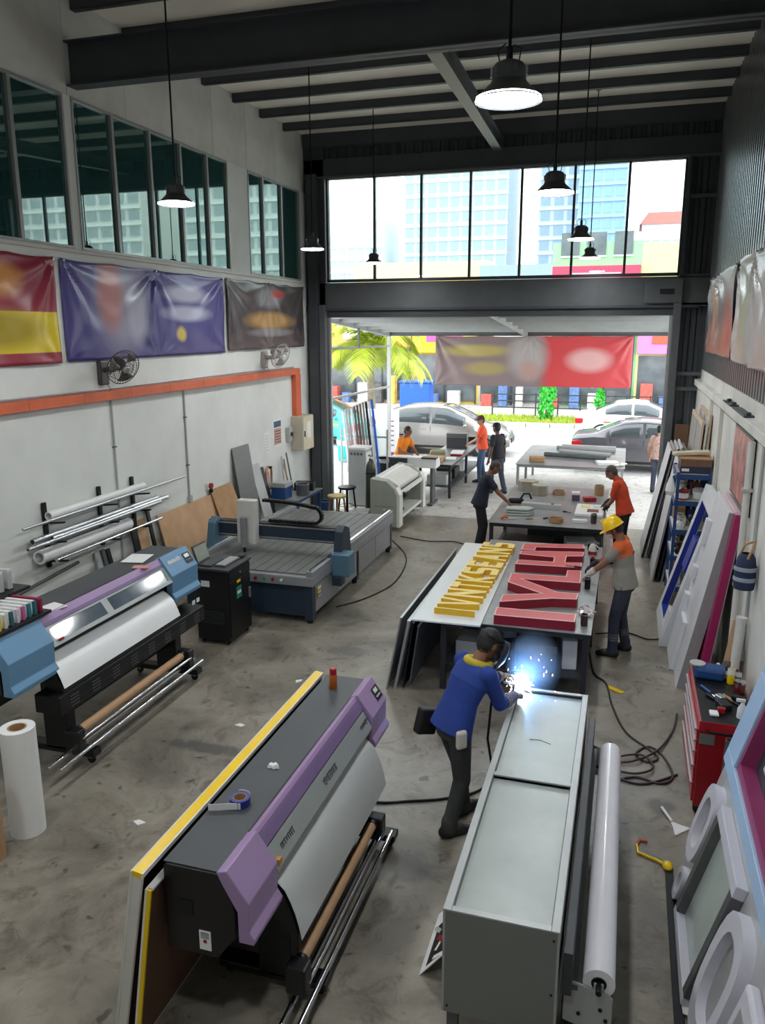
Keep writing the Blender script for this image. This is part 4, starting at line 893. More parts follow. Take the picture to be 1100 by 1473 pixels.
        Mx = Matrix.Translation(a.lerp(b, 0.38)+Vector((0.004, L-cap+0.20, 0.003))) @ Matrix.Rotation(PI/2, 4, 'Z') @ Matrix.Rotation(math.atan2(0.175, 0.125), 4, 'X')
        x = -0.13
        while x < 0.13: w_ = r_.uniform(0.012, 0.022); lg.box(x, x+w_*0.7, -0.022, r_.uniform(0.012, 0.03), 0, 0.002, Mx); x += w_*1.25
        lg.build('wordmark', M_white, t)
    # platen, media web
    yM0, yM1 = (0.40, L-0.40) if style == 'purple' else (0.52, L-0.60)
    MB().prism(P((0.40, 0.90), (0.47, 0.865), (0.515, 0.825), (0.575, 0.685), (0.61, 0.56), (0.60, 0.545), (0.54, 0.56), (0.50, 0.62), (0.42, 0.70)), yM0-0.01, yM1+0.01, 'y').build('platen_guide', M_black, t)
    cur = [(0.40, 0.925), (0.455, 0.895), (0.49, 0.868), (0.528, 0.832), (0.562, 0.76), (0.59, 0.685), (0.612, 0.60), (0.626, 0.52)]
    if style == 'blue': cur = cur[:-1]+[(0.60, 0.655)]; cur = cur[:6]
    MB().sheet(P(*cur), yM0, yM1, -0.003, 'y').build('media_web', M_paper if style == 'blue' else pm('silver_vinyl', rgb(196, 200, 198), 0.25, 0.1, 0.03, 2), t, smooth=60)
    # stand
    for y in (0.58*s, L-0.42*s):
        lg = MB().box(0.28*s, 0.50*s, y-0.06, y+0.06, 0.10*s, 0.70*s).build('stand_leg', M_black, t, bevel=0.006)
        MB().box(0.0, 0.72*s, y-0.06, y+0.06, 0.07*s, 0.125*s).build('stand_foot', M_black, lg, bevel=0.008)
        for x in (0.05*s, 0.66*s):
            cs_ = MB().cyl((x, y-0.012, 0.033*s), (x, y+0.012, 0.033*s), 0.033*s, 14).build('caster', M_rubber, t, smooth=40)
            MB().box(x-0.018, x+0.018, y-0.022, y+0.022, 0.045*s, 0.075*s).build('caster_fork', M_alu, cs_)
    MB().box(0.33*s, 0.40*s, 0.58*s, L-0.42*s, 0.33*s, 0.50*s).build('cross_beam', M_black, t, bevel=0.005)
    # take-up unit
    ya, yb = (0.42, 1.82) if style == 'purple' else (0.62, 2.46)
    tb = MB().pipe((0.605*s, ya, 0.35*s if style == 'purple' else 0.35), (0.605*s, yb, 0.35*s if style == 'purple' else 0.35), 0.036*s, 0.028*s, 18).build('take_up_core', M_card, t, smooth=40)
    zt = 0.35*s if style == 'purple' else 0.35
    for y, d_ in ((ya, -1), (yb, 1)):
        h = MB().box(0.55*s, 0.68*s, min(y, y+d_*0.11), max(y, y+d_*0.11), zt-0.14*s, zt+0.045*s).build('core_holder', M_black, t, bevel=0.015)
        MB().cyl((0.605*s, y, zt), (0.605*s, y-d_*0.03, zt), 0.042*s, 16).build('flange', M_black, h, smooth=40)
    for x in (0.60, 0.70): MB().cyl((x*s, ya-0.35*s, 0.17*s), (x*s, yb+0.20*s, 0.17*s), 0.017*s, 12).build('guide_bar', M_chrome, t, smooth=40)
    MB().cyl((0.67*s, ya-0.05, 0.26*s), (0.67*s, yb+0.05, 0.26*s), 0.014*s, 12).build('tension_bar', M_chrome, t, smooth=40)
    return t
pur = plotter('wide_plotter', 'black plotter with lilac end covers and silver vinyl web in the foreground', (-2.24, 3.24, 0), 1.0, 2.5, M_purple, 'purple')
MB().tube([(0.1, 0.25, 0.66), (0.1, 0.18, 0.52), (0.16, 0.2, 0.44), (0.22, 0.3, 0.5)], 0.008, 6).build('power_cord', M_rubber, pur)
blu = plotter('wide_plotter', 'black plotter with steel blue end covers and white media beside the left wall', (-5.42, 5.0, 0), 1.2, 3.1, M_bluep, 'blue')

# ink station on the blue plotter's near end
t = thing('ink_rack', 'black two tier ink rack standing on the blue plotter', 'rack', (-5.42, 5.0, 1.472))
MB().box(0.02, 0.50, -0.05, 0.70, 0.0, 0.03).build('lower_tray', M_black, t, bevel=0.005)
MB().box(0.02, 0.12, -0.05, 0.62, 0.03, 0.15).build('riser', M_black, t, bevel=0.005)
MB().box(-0.14, 0.15, -0.05, 0.86, 0.15, 0.18).build('upper_tray', M_black, t, bevel=0.005)
MB().box(-0.16, -0.135, -0.05, 0.84, 0.18, 0.33).build('back_plate', M_steel, t, bevel=0.004)
ink = [rgb(70, 72, 74), rgb(216, 190, 50), rgb(206, 206, 190), rgb(40, 96, 106), rgb(206, 190, 208), rgb(178, 92, 140), rgb(40, 120, 126), rgb(30, 104, 112), rgb(140, 30, 70)]
names = ['black', 'yellow', 'cream', 'dark teal', 'pale lilac', 'magenta', 'teal', 'blue green', 'crimson']
for k, c in enumerate(ink):
    q = thing('ink_cartridge', 'slim ink cartridge with a %s end on the lower tray of the ink rack' % names[k], 'cartridge', (-5.28, 5.02+k*0.072, 1.503), 0, 'ink cartridges on the lower tray')
    MB().box(0, 0.30, 0, 0.036, 0, 0.13).build('case', M_white if k < 8 else pm('crimson_case', c, 0.4), q, bevel=0.003); MB().box(0.30, 0.325, 0.002, 0.034, 0, 0.125).build('end_label', pm('ink_'+str(k), c, 0.4, 0, 0.05), q, bevel=0.002)
for k in range(7):
    q = thing('ink_bottle', 'tall clear ink pack standing on the upper tray of the ink rack', 'cartridge', (-5.50, 5.04+k*0.108, 1.653), 0, 'clear ink packs on the upper tray')
    MB().box(0, 0.14, 0, 0.05, 0, 0.19).build('case', pm('clear_case', rgb(196, 200, 202), 0.15, 0, 0.15, 12), q, bevel=0.006); MB().box(0.14, 0.145, 0.008, 0.042, 0.02, 0.17).build('label', M_lgrey, q)
tag(MB().box(0, 0.26, 0, 0.34, 0, 0.004).build('paper_sheet', M_paper, loc=(-5.33, 7.33, 1.448), rot=(0, 0, 0.2)), 'white paper sheet on the far end of the blue plotter top', 'paper')
tag(MB().box(0, 0.18, 0, 0.1, 0, 0.012).build('paper_pad', pm('pale_red_paper', rgb(206, 150, 142), 0.6), loc=(-5.06, 7.15, 1.448), rot=(0, 0, 0.3)), 'small reddish paper pad on top of the blue plotter', 'paper')
tag(MB().box(0, 0.2, 0, 0.28, 0, 0.004).build('paper_sheet', M_paper, loc=(-5.2, 5.72, 1.448), rot=(0, 0, -0.25)), 'white paper sheet beside the ink rack', 'paper')

# white media roll standing on the floor, kraft roll beside it
t = thing('media_roll', 'tall white media roll standing on the concrete by the blue plotter', 'roll', (-4.47, 4.66, 0))
MB().pipe((0, 0, 0), (0, 0, 0.92), 0.135, 0.075, 32).build('media', M_paper, t, smooth=40); MB().pipe((0, 0, 0.0), (0, 0, 0.921), 0.075, 0.062, 24).build('core', M_card, t, smooth=40)
t = thing('kraft_roll', 'brown kraft roll standing beside the white media roll', 'roll', (-4.50, 4.28, 0))
MB().pipe((0, 0, 0), (0, 0, 0.62), 0.11, 0.05, 28).build('media', M_card, t, smooth=40); MB().pipe((0, 0, 0.0), (0, 0, 0.621), 0.05, 0.042, 20).build('core', M_wood, t, smooth=40)

# sign boards leaning against the back of the lilac plotter
M_ibrown = pm('brown_box_inside', rgb(96, 68, 52), 0.7, 0, 0.15)
t = thing('sign_tray', 'long white edged sign tray with yellow top rim leaning on the lilac plotter', 'sign panel', (-2.565, 3.10, 0)); t.rotation_euler = (0, R(10.2), 0)
MB().box(0, 0.02, 0, 2.62, 0, 1.24).build('face', M_offwhite, t, bevel=0.003)
for y_ in (0, 2.60): MB().box(0.02, 0.075, y_, y_+0.02, 0, 1.21).build('side_rim', M_offwhite, t, bevel=0.003)
MB().box(0.012, 0.070, 0.0, 2.62, 1.212, 1.247).build('yellow_rim', M_yellow, t, bevel=0.002)
MB().box(0.070, 0.077, 0.0, 2.62, 1.215, 1.248).build('rim_edge', M_white, t)
MB().box(0.02, 0.025, 0.02, 2.6, 0.01, 1.21).build('inside', M_ibrown, t)
t = thing('sign_tray', 'thin yellow sided sign tray between the white tray and the lilac plotter', 'sign panel', (-2.445, 3.12, 0)); t.rotation_euler = (0, R(8.6), 0)
MB().box(0, 0.012, 0, 2.5, 0, 1.12).build('face', M_white, t); MB().box(0.012, 0.036, 0, 0.012, 0, 1.12).build('yellow_side', M_yellow, t); MB().box(0.012, 0.036, 0.02, 2.48, 1.105, 1.12).build('top_rim', M_white, t)
MB().box(0.012, 0.016, 0.012, 2.5, 0.02, 1.10).build('inside', M_ibrown, t)
# things on the lilac plotter
t = thing('tape_roll', 'blue roll of masking tape with peeled white tail on the lilac plotter', 'tape', (-2.08, 3.84, 1.2))
MB().pipe((0, 0, 0), (0, 0, 0.05), 0.062, 0.042, 28).build('tape', pm('blue_tape', rgb(34, 44, 130), 0.4, 0, 0.1), t, smooth=40)
MB().pipe((0, 0, 0.0), (0, 0, 0.051), 0.042, 0.038, 28).build('core', M_card, t, smooth=40)
o = MB().sheet([(0.03, -0.055), (-0.03, -0.075), (-0.09, -0.10), (-0.15, -0.12)], 0.004, 0.046, 0.002, 'z').build('tail', M_paper, t)
MB().sheet([(0.05, 0.04), (0.02, 0.065), (-0.02, 0.068), (-0.04, 0.06)], 0.02, 0.055, 0.002, 'z').build('peeled_end', M_paper, t)
t = thing('spray_can', 'orange spray can with a red cap on the far end of the lilac plotter', 'can', (-2.10, 5.50, 1.2))
MB().lathe([(0, 0), (0.03, 0), (0.032, 0.004), (0.032, 0.11), (0.024, 0.122), (0, 0.122)], n=20).build('body', pm('orange_can', rgb(178, 96, 34), 0.3, 0.3, 0.1), t, smooth=40)
MB().lathe([(0.026, 0.115), (0.028, 0.12), (0.028, 0.165), (0.02, 0.172), (0, 0.172)], n=20).build('cap', pm('red_cap', rgb(170, 24, 40), 0.4), t, smooth=40)
b = MB(); rr = random.Random(3); n = 14
vs = [(0.045*math.cos(i*2*PI/n)*(0.6+0.6*rr.random()), 0.03*math.sin(i*2*PI/n)*(0.6+0.6*rr.random()), 0.002) for i in range(n)]
vs2 = [(x*0.7, y*0.7, 0.018+0.008*rr.random()) for x, y, z in vs]
b.add(vs+vs2+[(0, 0, 0.02)], [(i, (i+1) % n, n+(i+1) % n, n+i) for i in range(n)]+[(n+i, n+(i+1) % n, 2*n) for i in range(n)]+[tuple(range(n))])
tag(b.build('paper_scrap', M_white, loc=(-2.06, 4.28, 1.2)), 'small torn white paper scrap on the lilac plotter lid', 'paper scrap')

# ================================================================== CNC ROUTER
t = thing('cnc_router', 'large grey and navy router table with gantry and cable chain', 'router', (-5.95, 9.62, 0)); W, LN, ZB = 2.0, 3.95, 0.70
M_navy = pm('navy_panel', rgb(40, 54, 70), 0.42, 0.1, 0.08)
M_rgrey = pm('router_grey', rgb(146, 150, 152), 0.4, 0.2, 0.06)
M_bed = pm('bed_grey', rgb(112, 114, 112), 0.5, 0.1, 0.15, 3)
MB().box(0.04, W-0.04, 0.05, 0.09, 0.10, ZB-0.15).build('front_panel', M_navy, t, bevel=0.004)
MB().box(0, W, 0, LN, ZB-0.15, ZB-0.02).build('top_frame', M_rgrey, t, bevel=0.008)
for k in range(4):
    y0 = 0.12+k*(LN-0.2)/4; MB().box(W-0.06, W-0.02, y0, y0+(LN-0.2)/4-0.02, 0.14, ZB-0.17).build('side_panel', M_rgrey, t, bevel=0.006)
for x in (0.02, W-0.14):
    for y in (0.03, LN/2-0.06, LN-0.15):
        lg = MB().box(x, x+0.12, y, y+0.12, 0.05, ZB-0.15).build('leg', M_navy, t, bevel=0.004); MB().cyl((x+0.06, y+0.06, 0), (x+0.06, y+0.06, 0.05), 0.04, 14).build('foot', M_rubber, lg, smooth=40)
for k in range(11):
    x0 = 0.14+k*0.157; MB().box(x0, x0+0.147, 0.10, LN-0.1, ZB-0.02, ZB).build('bed_slat', M_bed, t, bevel=0.003)
for x in (0.0, W-0.10):
    r_ = MB().box(x, x+0.10, 0.02, LN-0.02, ZB-0.02, ZB+0.06).build('rail_bed', M_rgrey, t, bevel=0.005); MB().box(x+0.03, x+0.07, 0.05, LN-0.05, ZB+0.06, ZB+0.085).build('linear_rail', M_chrome, r_, bevel=0.003)
GY = 1.05
M_gblue = pm('gantry_blue', rgb(84, 118, 140), 0.4, 0.1, 0.08)
for x in (-0.10, W-0.02):
    MB().prism([(GY-0.22, ZB-0.05), (GY+0.30, ZB-0.05), (GY+0.22, ZB+0.40), (GY+0.02, ZB+0.48), (GY-0.10, ZB+0.40)], x, x+0.12, 'x').build('gantry_side', M_gblue if x < 0 else M_navy, t, bevel=0.008)
MB().box(W-0.02, W+0.26, GY-0.30, GY-0.02, ZB-0.22, ZB+0.12).build('drive_box', M_gblue, t, bevel=0.02)
MB().box(W+0.02, W+0.16, GY-0.36, GY-0.18, ZB-0.34, ZB-0.20).build('motor', M_navy, t, bevel=0.01)
bm_ = MB().box(-0.16, W+0.08, GY+0.02, GY+0.20, ZB+0.18, ZB+0.40).build('gantry_beam', M_navy, t, bevel=0.006)
for z in (ZB+0.20, ZB+0.385): MB().box(-0.16, W+0.08, GY+0.0, GY+0.02, z, z+0.02).build('beam_rail', M_alu, bm_)
MB().box(-0.16, W+0.08, GY+0.04, GY+0.2, ZB+0.40, ZB+0.415).build('chain_tray', M_blackm, bm_)
sp_ = MB().box(0.42, 0.72, GY-0.16, GY, ZB+0.12, ZB+0.80).build('spindle_carriage', M_offwhite, t, bevel=0.02)
MB().cyl((0.57, GY-0.22, ZB+0.10), (0.57, GY-0.22, ZB+0.55), 0.055, 18).build('spindle', M_alu, sp_, smooth=40); MB().cyl((0.57, GY-0.22, ZB+0.02), (0.57, GY-0.22, ZB+0.10), 0.02, 12).build('collet', M_blackm, sp_, smooth=40)
ch = MB(); path = []
for k in range(20): path.append((0.74+k*0.043, ZB+0.76-0.0*k-0.06*(k/19)**2))
for k in range(1, 11): a = PI/2-PI*k/11; path.append((1.57+0.125*math.cos(a), ZB+0.575+0.125*math.sin(a)))
for k in range(18): path.append((1.56-k*0.043, ZB+0.45))
for (xa, za), (xb, zb) in zip(path[:-1], path[1:]):
    m_ = ((xa+xb)/2, (za+zb)/2); ch.bar((xa+(xb-xa)*0.08, GY+0.12, za+(zb-za)*0.08), (xa+(xb-xa)*0.92, GY+0.12, za+(zb-za)*0.92), 0.08, 0.045)
ch.build('cable_chain', M_blackm, t)
for k, c in enumerate((M_red, pm('green_button', rgb(60, 140, 80), 0.4), M_red, M_white)): MB().cyl((1.15+k*0.13, 0.0, ZB-0.08), (1.15+k*0.13, -0.025, ZB-0.08), 0.02, 14).build('button', c, t, smooth=40)
for k in range(3): MB().box(W, W+0.006, 0.18, 0.30, 0.34+k*0.06, 0.38+k*0.06).build('rating_plate', [M_alu, M_yellow, M_paper][k], t)
MB().box(0.9, 0.96, 0.045, 0.052, 0.30, 0.33).build('sticker', M_white, t)
# control cabinet with keyboard and laptop
t = thing('control_cabinet', 'black wheeled control cabinet in front of the router', 'cabinet', (-5.16, 8.62, 0))
MB().box(0, 0.46, 0, 0.62, 0.06, 1.0).build('body', M_black, t, bevel=0.008)
MB().box(-0.02, 0.48, -0.02, 0.64, 1.0, 1.03).build('top', M_steel, t, bevel=0.006)
d1 = MB().box(0.46, 0.475, 0.02, 0.60, 0.86, 0.98).build('drawer', M_blackm, t, bevel=0.004); MB().cyl((0.475, 0.31, 0.92), (0.482, 0.31, 0.92), 0.015, 12).build('lock', M_chrome, d1, smooth=40)
d2 = MB().box(0.46, 0.475, 0.02, 0.60, 0.10, 0.84).build('door', M_blackm, t, bevel=0.004); MB().box(0.475, 0.50, 0.53, 0.56, 0.50, 0.64).build('handle', M_alu, d2, bevel=0.004)
st = MB().box(0.475, 0.478, 0.20, 0.34, 0.58, 0.74).build('green_sticker', pm('green_label', rgb(30, 130, 90), 0.5), d2); MB().box(0.478, 0.479, 0.22, 0.32, 0.64, 0.68).build('sticker_text', M_white, st)
MB().box(0.475, 0.478, 0.22, 0.32, 0.79, 0.825).build('yellow_sticker', M_yellow, d2); MB().box(0.08, 0.2, -0.003, 0, 0.78, 0.86).build('side_label', M_paper, t)
for k in range(6): MB().box(0.08, 0.40, -0.022, -0.018, 0.3+k*0.03, 0.31+k*0.03).build('vent_slot', M_steel, t)
for x in (0.05, 0.41):
    for y in (0.06, 0.56): MB().cyl((x, y-0.012, 0.03), (x, y+0.012, 0.03), 0.03, 12).build('caster', M_rubber, t, smooth=40)
t = thing('keyboard', 'grey keyboard lying on the black control cabinet', 'keyboard', (-4.93, 8.72, 1.032), 0)
MB().box(0, 0.15, 0, 0.42, 0, 0.018).build('base', M_steel2, t, bevel=0.004)
kk = MB()
for i in range(5):
    for j in range(14): kk.box(0.012+i*0.026, 0.034+i*0.026, 0.012+j*0.0285, 0.036+j*0.0285, 0.018, 0.025)
kk.build('keys', M_lgrey, t)
t = thing('laptop', 'open grey laptop on the back of the control cabinet', 'laptop', (-5.16, 8.68, 1.032))
MB().box(0.0, 0.20, 0, 0.34, 0, 0.018).build('base', M_steel, t, bevel=0.004)
lid = MB().bar((0.0, 0.17, 0.02), (-0.07, 0.17, 0.24), 0.34, 0.012, (1, 0, 0.3)).build('lid', M_steel, t); MB().bar((0.009, 0.17, 0.04), (-0.055, 0.17, 0.225), 0.30, 0.004, (1, 0, 0.3)).build('screen', pm('dim_screen', rgb(120, 130, 118), 0.2, 0, 0.1), lid)
t = thing('hand_controller', 'small black hand controller on the control cabinet', 'controller', (-4.80, 9.21, 1.032), 0.2)
MB().box(-0.04, 0.04, -0.06, 0.06, 0, 0.03).build('body', M_black, t, bevel=0.008); MB().box(-0.025, 0.025, 0.0, 0.045, 0.03, 0.033).build('screen', M_steel2, t)

# ================================================================== LAMINATOR (beyond the router)
t = thing('roll_laminator', 'pale grey green roll laminator with slanted end cabinets', 'laminator', (-4.85, 14.98, 0))
M_lam = pm('lamin_green_grey', rgb(158, 164, 154), 0.45, 0.1, 0.06); M_lamw = pm('lamin_white', rgb(214, 214, 206), 0.45, 0, 0.05)
ep = [(0.0, 0.08), (0.60, 0.08), (0.60, 0.72), (0.52, 0.86), (0.34, 1.02), (0.0, 1.06)]
for y0, y1 in ((0, 0.24), (1.95, 2.15)):
    c = MB().prism(ep, y0, y1, 'y').build('end_cabinet', M_lam, t, bevel=0.012)
    MB().prism([(0.56, 0.08), (0.62, 0.08), (0.62, 0.74), (0.54, 0.89), (0.50, 0.86), (0.56, 0.72)], y0-0.004, y1+0.004, 'y').build('white_edge', M_lamw, c)
    MB().box(0.1, 0.5, y0-0.006, y0, 0.50, 0.506).build('panel_seam', M_steel2, c); MB().cyl((0.3, y0, 0.44), (0.3, y0-0.012, 0.44), 0.022, 14).build('lock', M_lamw, c, smooth=40)
    MB().cyl((0.35, (y0+y1)/2, 0), (0.35, (y0+y1)/2, 0.08), 0.05, 14).build('foot', M_alu, c, smooth=40)
MB().box(0.0, 0.58, 0.24, 1.95, 0.20, 0.26).build('lower_shelf', M_lamw, t, bevel=0.006)
MB().box(0.0, 0.04, 0.24, 1.95, 0.26, 0.95).build('back_panel', M_lam, t)
MB().box(0.54, 0.60, 0.24, 1.95, 0.70, 0.78).build('front_rail', M_lamw, t, bevel=0.005)
for x, z, r_, m_ in ((0.46, 0.82, 0.06, M_lgrey), (0.33, 0.90, 0.07, M_paper), (0.14, 0.98, 0.07, M_paper)): MB().cyl((x, 0.24, z), (x, 1.95, z), r_, 20).build('roller', m_, t, smooth=40)
MB().prism([(0.02, 1.06), (0.30, 1.02), (0.52, 0.88), (0.52, 0.86), (0.3, 1.0), (0.02, 1.04)], 0.28, 1.9, 'y').build('feed_table', M_lamw, t)
hw = MB().box(0.60, 0.66, 0.26, 0.34, 0.64, 0.76).build('crank', M_black, t, bevel=0.01); MB().cyl((0.66, 0.30, 0.70), (0.70, 0.30, 0.70), 0.035, 12).build('crank_knob', M_black, hw, smooth=40)
tag(MB().box(0, 0.16, 0, 0.22, 0, 0.06).build('tool_case', M_black, loc=(-4.52, 15.6, 0.262), bevel=0.01), 'small black case on the lower shelf of the laminator', 'case')
t = thing('vinyl_cutter', 'small vinyl cutter with dark end box beyond the laminator', 'cutter', (-5.2, 17.6, 0))
for x in (0.1, 0.95): MB().box(x, x+0.06, 0.05, 0.35, 0, 0.86).build('leg', M_steel2, t); MB().box(x-0.03, x+0.09, -0.1, 0.5, 0, 0.04).build('foot', M_steel2, t)
MB().prism([(0.0, 0.86), (0.42, 0.86), (0.42, 1.0), (0.3, 1.10), (0.0, 1.10)], 0.0, 1.1, 'x', Matrix.Identity(4)).build('body', M_white, t, bevel=0.01)
MB().box(-0.02, 0.42, -0.04, 0.0, 0.88, 1.08).build('end_box', M_steel, t, bevel=0.01); MB().box(0.75, 1.1, -0.02, 0.2, 1.08, 1.11).build('control_panel', M_blackm, t)
# ================================================================== WORK TABLES
M_ttop = pm('scuffed_steel_top', rgb(150, 154, 154), 0.4, 0.35, 0.22, 2.2, 0.03, detail=8)
M_tframe = pm('table_frame_paint', rgb(44, 46, 50), 0.5, 0.2, 0.12)
def work_table(label, x0, x1, y0, y1, z, frame=None, shelf=None, nleg=2):
    t = thing('work_table', label, 'table', (x0, y0, 0)); w, l = x1-x0, y1-y0; fm = frame or M_tframe
    MB().box(0, w, 0, l, z-0.012, z).build('tabletop', M_ttop, t, bevel=0.003)
    for a, b in (((0.03, 0.05), (w-0.03, 0.05)), ((0.03, l-0.05), (w-0.03, l-0.05)), ((0.05, 0.05), (0.05, l-0.05)), ((w-0.05, 0.05), (w-0.05, l-0.05))):
        MB().bar((a[0], a[1], z-0.042), (b[0], b[1], z-0.042), 0.05, 0.06).build('apron_rail', fm, t)
    for x in (0.06, w-0.06):
        for k in range(nleg): y = 0.06+k*(l-0.12)/(nleg-1); MB().box(x-0.03, x+0.03, y-0.03, y+0.03, 0, z-0.07).build('leg', fm, t)
    if shelf:
        MB().box(0.05, w-0.05, 0.1, l-0.1, shelf, shelf+0.02).build('shelf', M_steel, t)
        for x in (0.06, w-0.06): MB().box(x-0.02, x+0.02, 0.08, l-0.08, shelf-0.04, shelf).build('lower_rail', fm, t)
    return t
TZ = 0.85
work_table('steel topped work table carrying the red and yellow letters', -1.86, -0.20, 8.16, 11.75, TZ, None, 0.28, 3)
work_table('steel topped work table between the navy shirt and orange polo workers', -2.10, -0.22, 12.85, 16.25, TZ, None, 0.30, 3)
M_pgrey = pm('pale_grey_frame', rgb(150, 152, 152), 0.5, 0.1, 0.1)
work_table('pale steel table with grey pipes out on the forecourt', -2.46, 0.06, 18.9, 22.3, TZ-0.01, M_pgrey, None, 3)
work_table('black framed bench with tools out on the forecourt near the laminator', -4.75, -3.90, 18.4, 22.6, 0.83, None, 0.25, 3)
work_table('low grey bench against the left wall below the distribution box', -6.62, -6.0, 13.95, 15.3, 0.74, M_blue, 0.2, 2)
# white board that carries the yellow letters
tag(MB().box(0, 0.76, 0, 3.35, 0, 0.02).build('white_board', pm('white_acrylic', rgb(222, 228, 230), 0.25, 0, 0.03), loc=(-2.12, 8.02, TZ+0.001), rot=(0, 0, R(1.2)), bevel=0.003), 'long white acrylic board under the yellow letters', 'board')

def letter(name, label, poly, z0, h, face, rim, side, group, wall=0.012):
    """channel letter: side walls, recessed face and a bright rim; poly in world x, y"""
    cx = sum(p[0] for p in poly)/len(poly); cy = sum(p[1] for p in poly)/len(poly); q = [(x-cx, y-cy) for x, y in poly]; n = len(q)
    if sum(q[i][0]*q[(i+1) % n][1]-q[(i+1) % n][0]*q[i][1] for i in range(n)) < 0: q = q[::-1]
    ins = []
    for i in range(n):
        a, b, c = Vector(q[i-1]), Vector(q[i]), Vector(q[(i+1) % n]); d1 = (b-a).normalized(); d2 = (c-b).normalized(); n1 = Vector((-d1.y, d1.x)); n2 = Vector((-d2.y, d2.x))
        m_ = (n1+n2); m_ = m_.normalized()*min(2.0, 1/max(0.3, m_.normalized().dot(n1))) if m_.length > 0.01 else n1; ins.append(b+m_*wall)
    t = thing(name, label, 'letter', (cx, cy, z0), 0, group)
    MB().prism(q, 0, h-0.006, 'z').build('return', side, t)
    r_ = MB(); vs = [(x, y, h-0.006) for x, y in q]+[(x, y, h) for x, y in q]+[(p.x, p.y, h) for p in ins]+[(p.x, p.y, h-0.004) for p in ins]
    r_.add(vs, [(i, (i+1) % n, n+(i+1) % n, n+i) for i in range(n)]+[(n+i, n+(i+1) % n, 2*n+(i+1) % n, 2*n+i) for i in range(n)]+[(2*n+i, 2*n+(i+1) % n, 3*n+(i+1) % n, 3*n+i) for i in range(n)])
    r_.build('rim', rim, t)
    MB().prism([(p.x, p.y) for p in ins], h-0.006, h-0.003, 'z').build('face', face, t)
    return t
M_lface = pm('red_acrylic_face', rgb(204, 84, 88), 0.3, 0, 0.12, 4); M_lrim = pm('pale_pink_rim', rgb(232, 196, 194), 0.35, 0, 0.03); M_lside = pm('crimson_return', rgb(138, 26, 46), 0.35, 0, 0.08)
RED_POLYS = [[(-1.249, 8.427), (-0.378, 8.452), (-0.379, 8.211), (-1.237, 8.178)], [(-1.272, 9.754), (-0.593, 9.797), (-0.595, 10.079), (-0.419, 10.109), (-0.402, 9.591), (-1.111, 9.548), (-0.639, 9.159), (-0.4, 9.173), (-0.404, 8.958), (-0.675, 8.914), (-1.245, 8.623), (-1.25, 8.88), (-0.811, 9.05), (-1.26, 9.384)], [(-1.277, 10.842), (-0.431, 11.023), (-0.439, 10.804), (-0.651, 10.741), (-0.648, 10.429), (-0.431, 10.474), (-0.433, 10.243), (-1.279, 10.182), (-1.272, 10.382), (-0.805, 10.412), (-0.813, 10.646), (-1.291, 10.676)], [(-1.3, 11.251), (-0.459, 11.421), (-0.437, 11.223), (-1.102, 11.099), (-1.103, 10.915), (-1.293, 10.913)]]
RL = ['straight bar shaped red channel letter at the near edge of the table', 'zigzag red channel letter with a diagonal stroke', 'red channel letter of two bars and a cross stroke', 'red channel letter with a stepped end at the far edge of the row']
for k, p in enumerate(RED_POLYS): letter('channel_letter', RL[k], p, TZ+0.001, 0.11, M_lface, M_lrim, M_lside, 'red channel letters')
# yellow letters, laid sideways along the board (strokes run across it)
M_yface = pm('pale_gold_face', rgb(240, 216, 130), 0.35, 0, 0.06); M_yrim = pm('gold_rim', rgb(246, 226, 150), 0.35, 0, 0.03); M_yside = pm('gold_return', rgb(218, 172, 24), 0.35, 0, 0.06)
def glyph(kind):
    """outline in a unit box: u = along the letter's height (across the board), v = its width"""
    s = 0.22
    return {'I': [(0, 0), (1, 0), (1, s), (0, s)],
            'N': [(0, 0), (1, 0), (1, s), (0.42, 0.78), (1, 0.78), (1, 1), (0, 1), (0, 0.78), (0.58, s), (0, s)],
            'V': [(1, 0), (1, s), (0.3, 0.5), (1, 0.78), (1, 1), (0, 0.6), (0, 0.4)],
            'A': [(0, 0), (0, s), (0.25, 0.28), (0.25, 0.72), (0, 0.78), (0, 1), (1, 0.62), (1, 0.38)],
            'E': [(0, 0), (1, 0), (1, 0.9), (0.82, 0.9), (0.82, s), (0.59, s), (0.59, 0.8), (0.41, 0.8), (0.41, s), (0.18, s), (0.18, 0.9), (0, 0.9)],
            'S': [(0, 0.05), (0, 0.85), (0.12, 1), (0.5, 1), (0.6, 0.85), (0.6, 0.3), (0.8, 0.25), (0.8, 0.9), (1, 0.9), (1, 0.15), (0.88, 0), (0.5, 0), (0.4, 0.15), (0.4, 0.7), (0.2, 0.75), (0.2, 0.05)],
            'K': [(0, 0), (1, 0), (1, s), (0.62, s), (1, 0.75), (1, 1), (0.5, 0.45), (0, 1), (0, 0.72), (0.4, s), (0, s)],
            'T': [(0, 0.39), (0.8, 0.39), (0.8, 0), (1, 0), (1, 1), (0.8, 1), (0.8, 0.61), (0, 0.61)]}[kind]
yl = [('I', 0.07, 'bar shaped yellow letter at the near end of the white board'), ('V', 0.26, 'yellow letter with a notched wedge shape second on the white board'), ('N', 0.27, 'yellow letter with crossing strokes beside the wedge letter'),
      ('T', 0.2, 'yellow letter with a centre stroke midway on the white board'), ('K', 0.26, 'yellow letter with splayed strokes midway on the white board'), ('S', 0.28, 'rounded yellow letter beyond the splayed one'),
      ('E', 0.26, 'comb shaped yellow letter on the white board'), ('A', 0.28, 'yellow letter with a cross stroke and tapered top'), ('N', 0.27, 'yellow letter with a slanted middle stroke near the far end'), ('S', 0.24, 'last curly yellow letter at the far end of the board')]
yy = 8.26
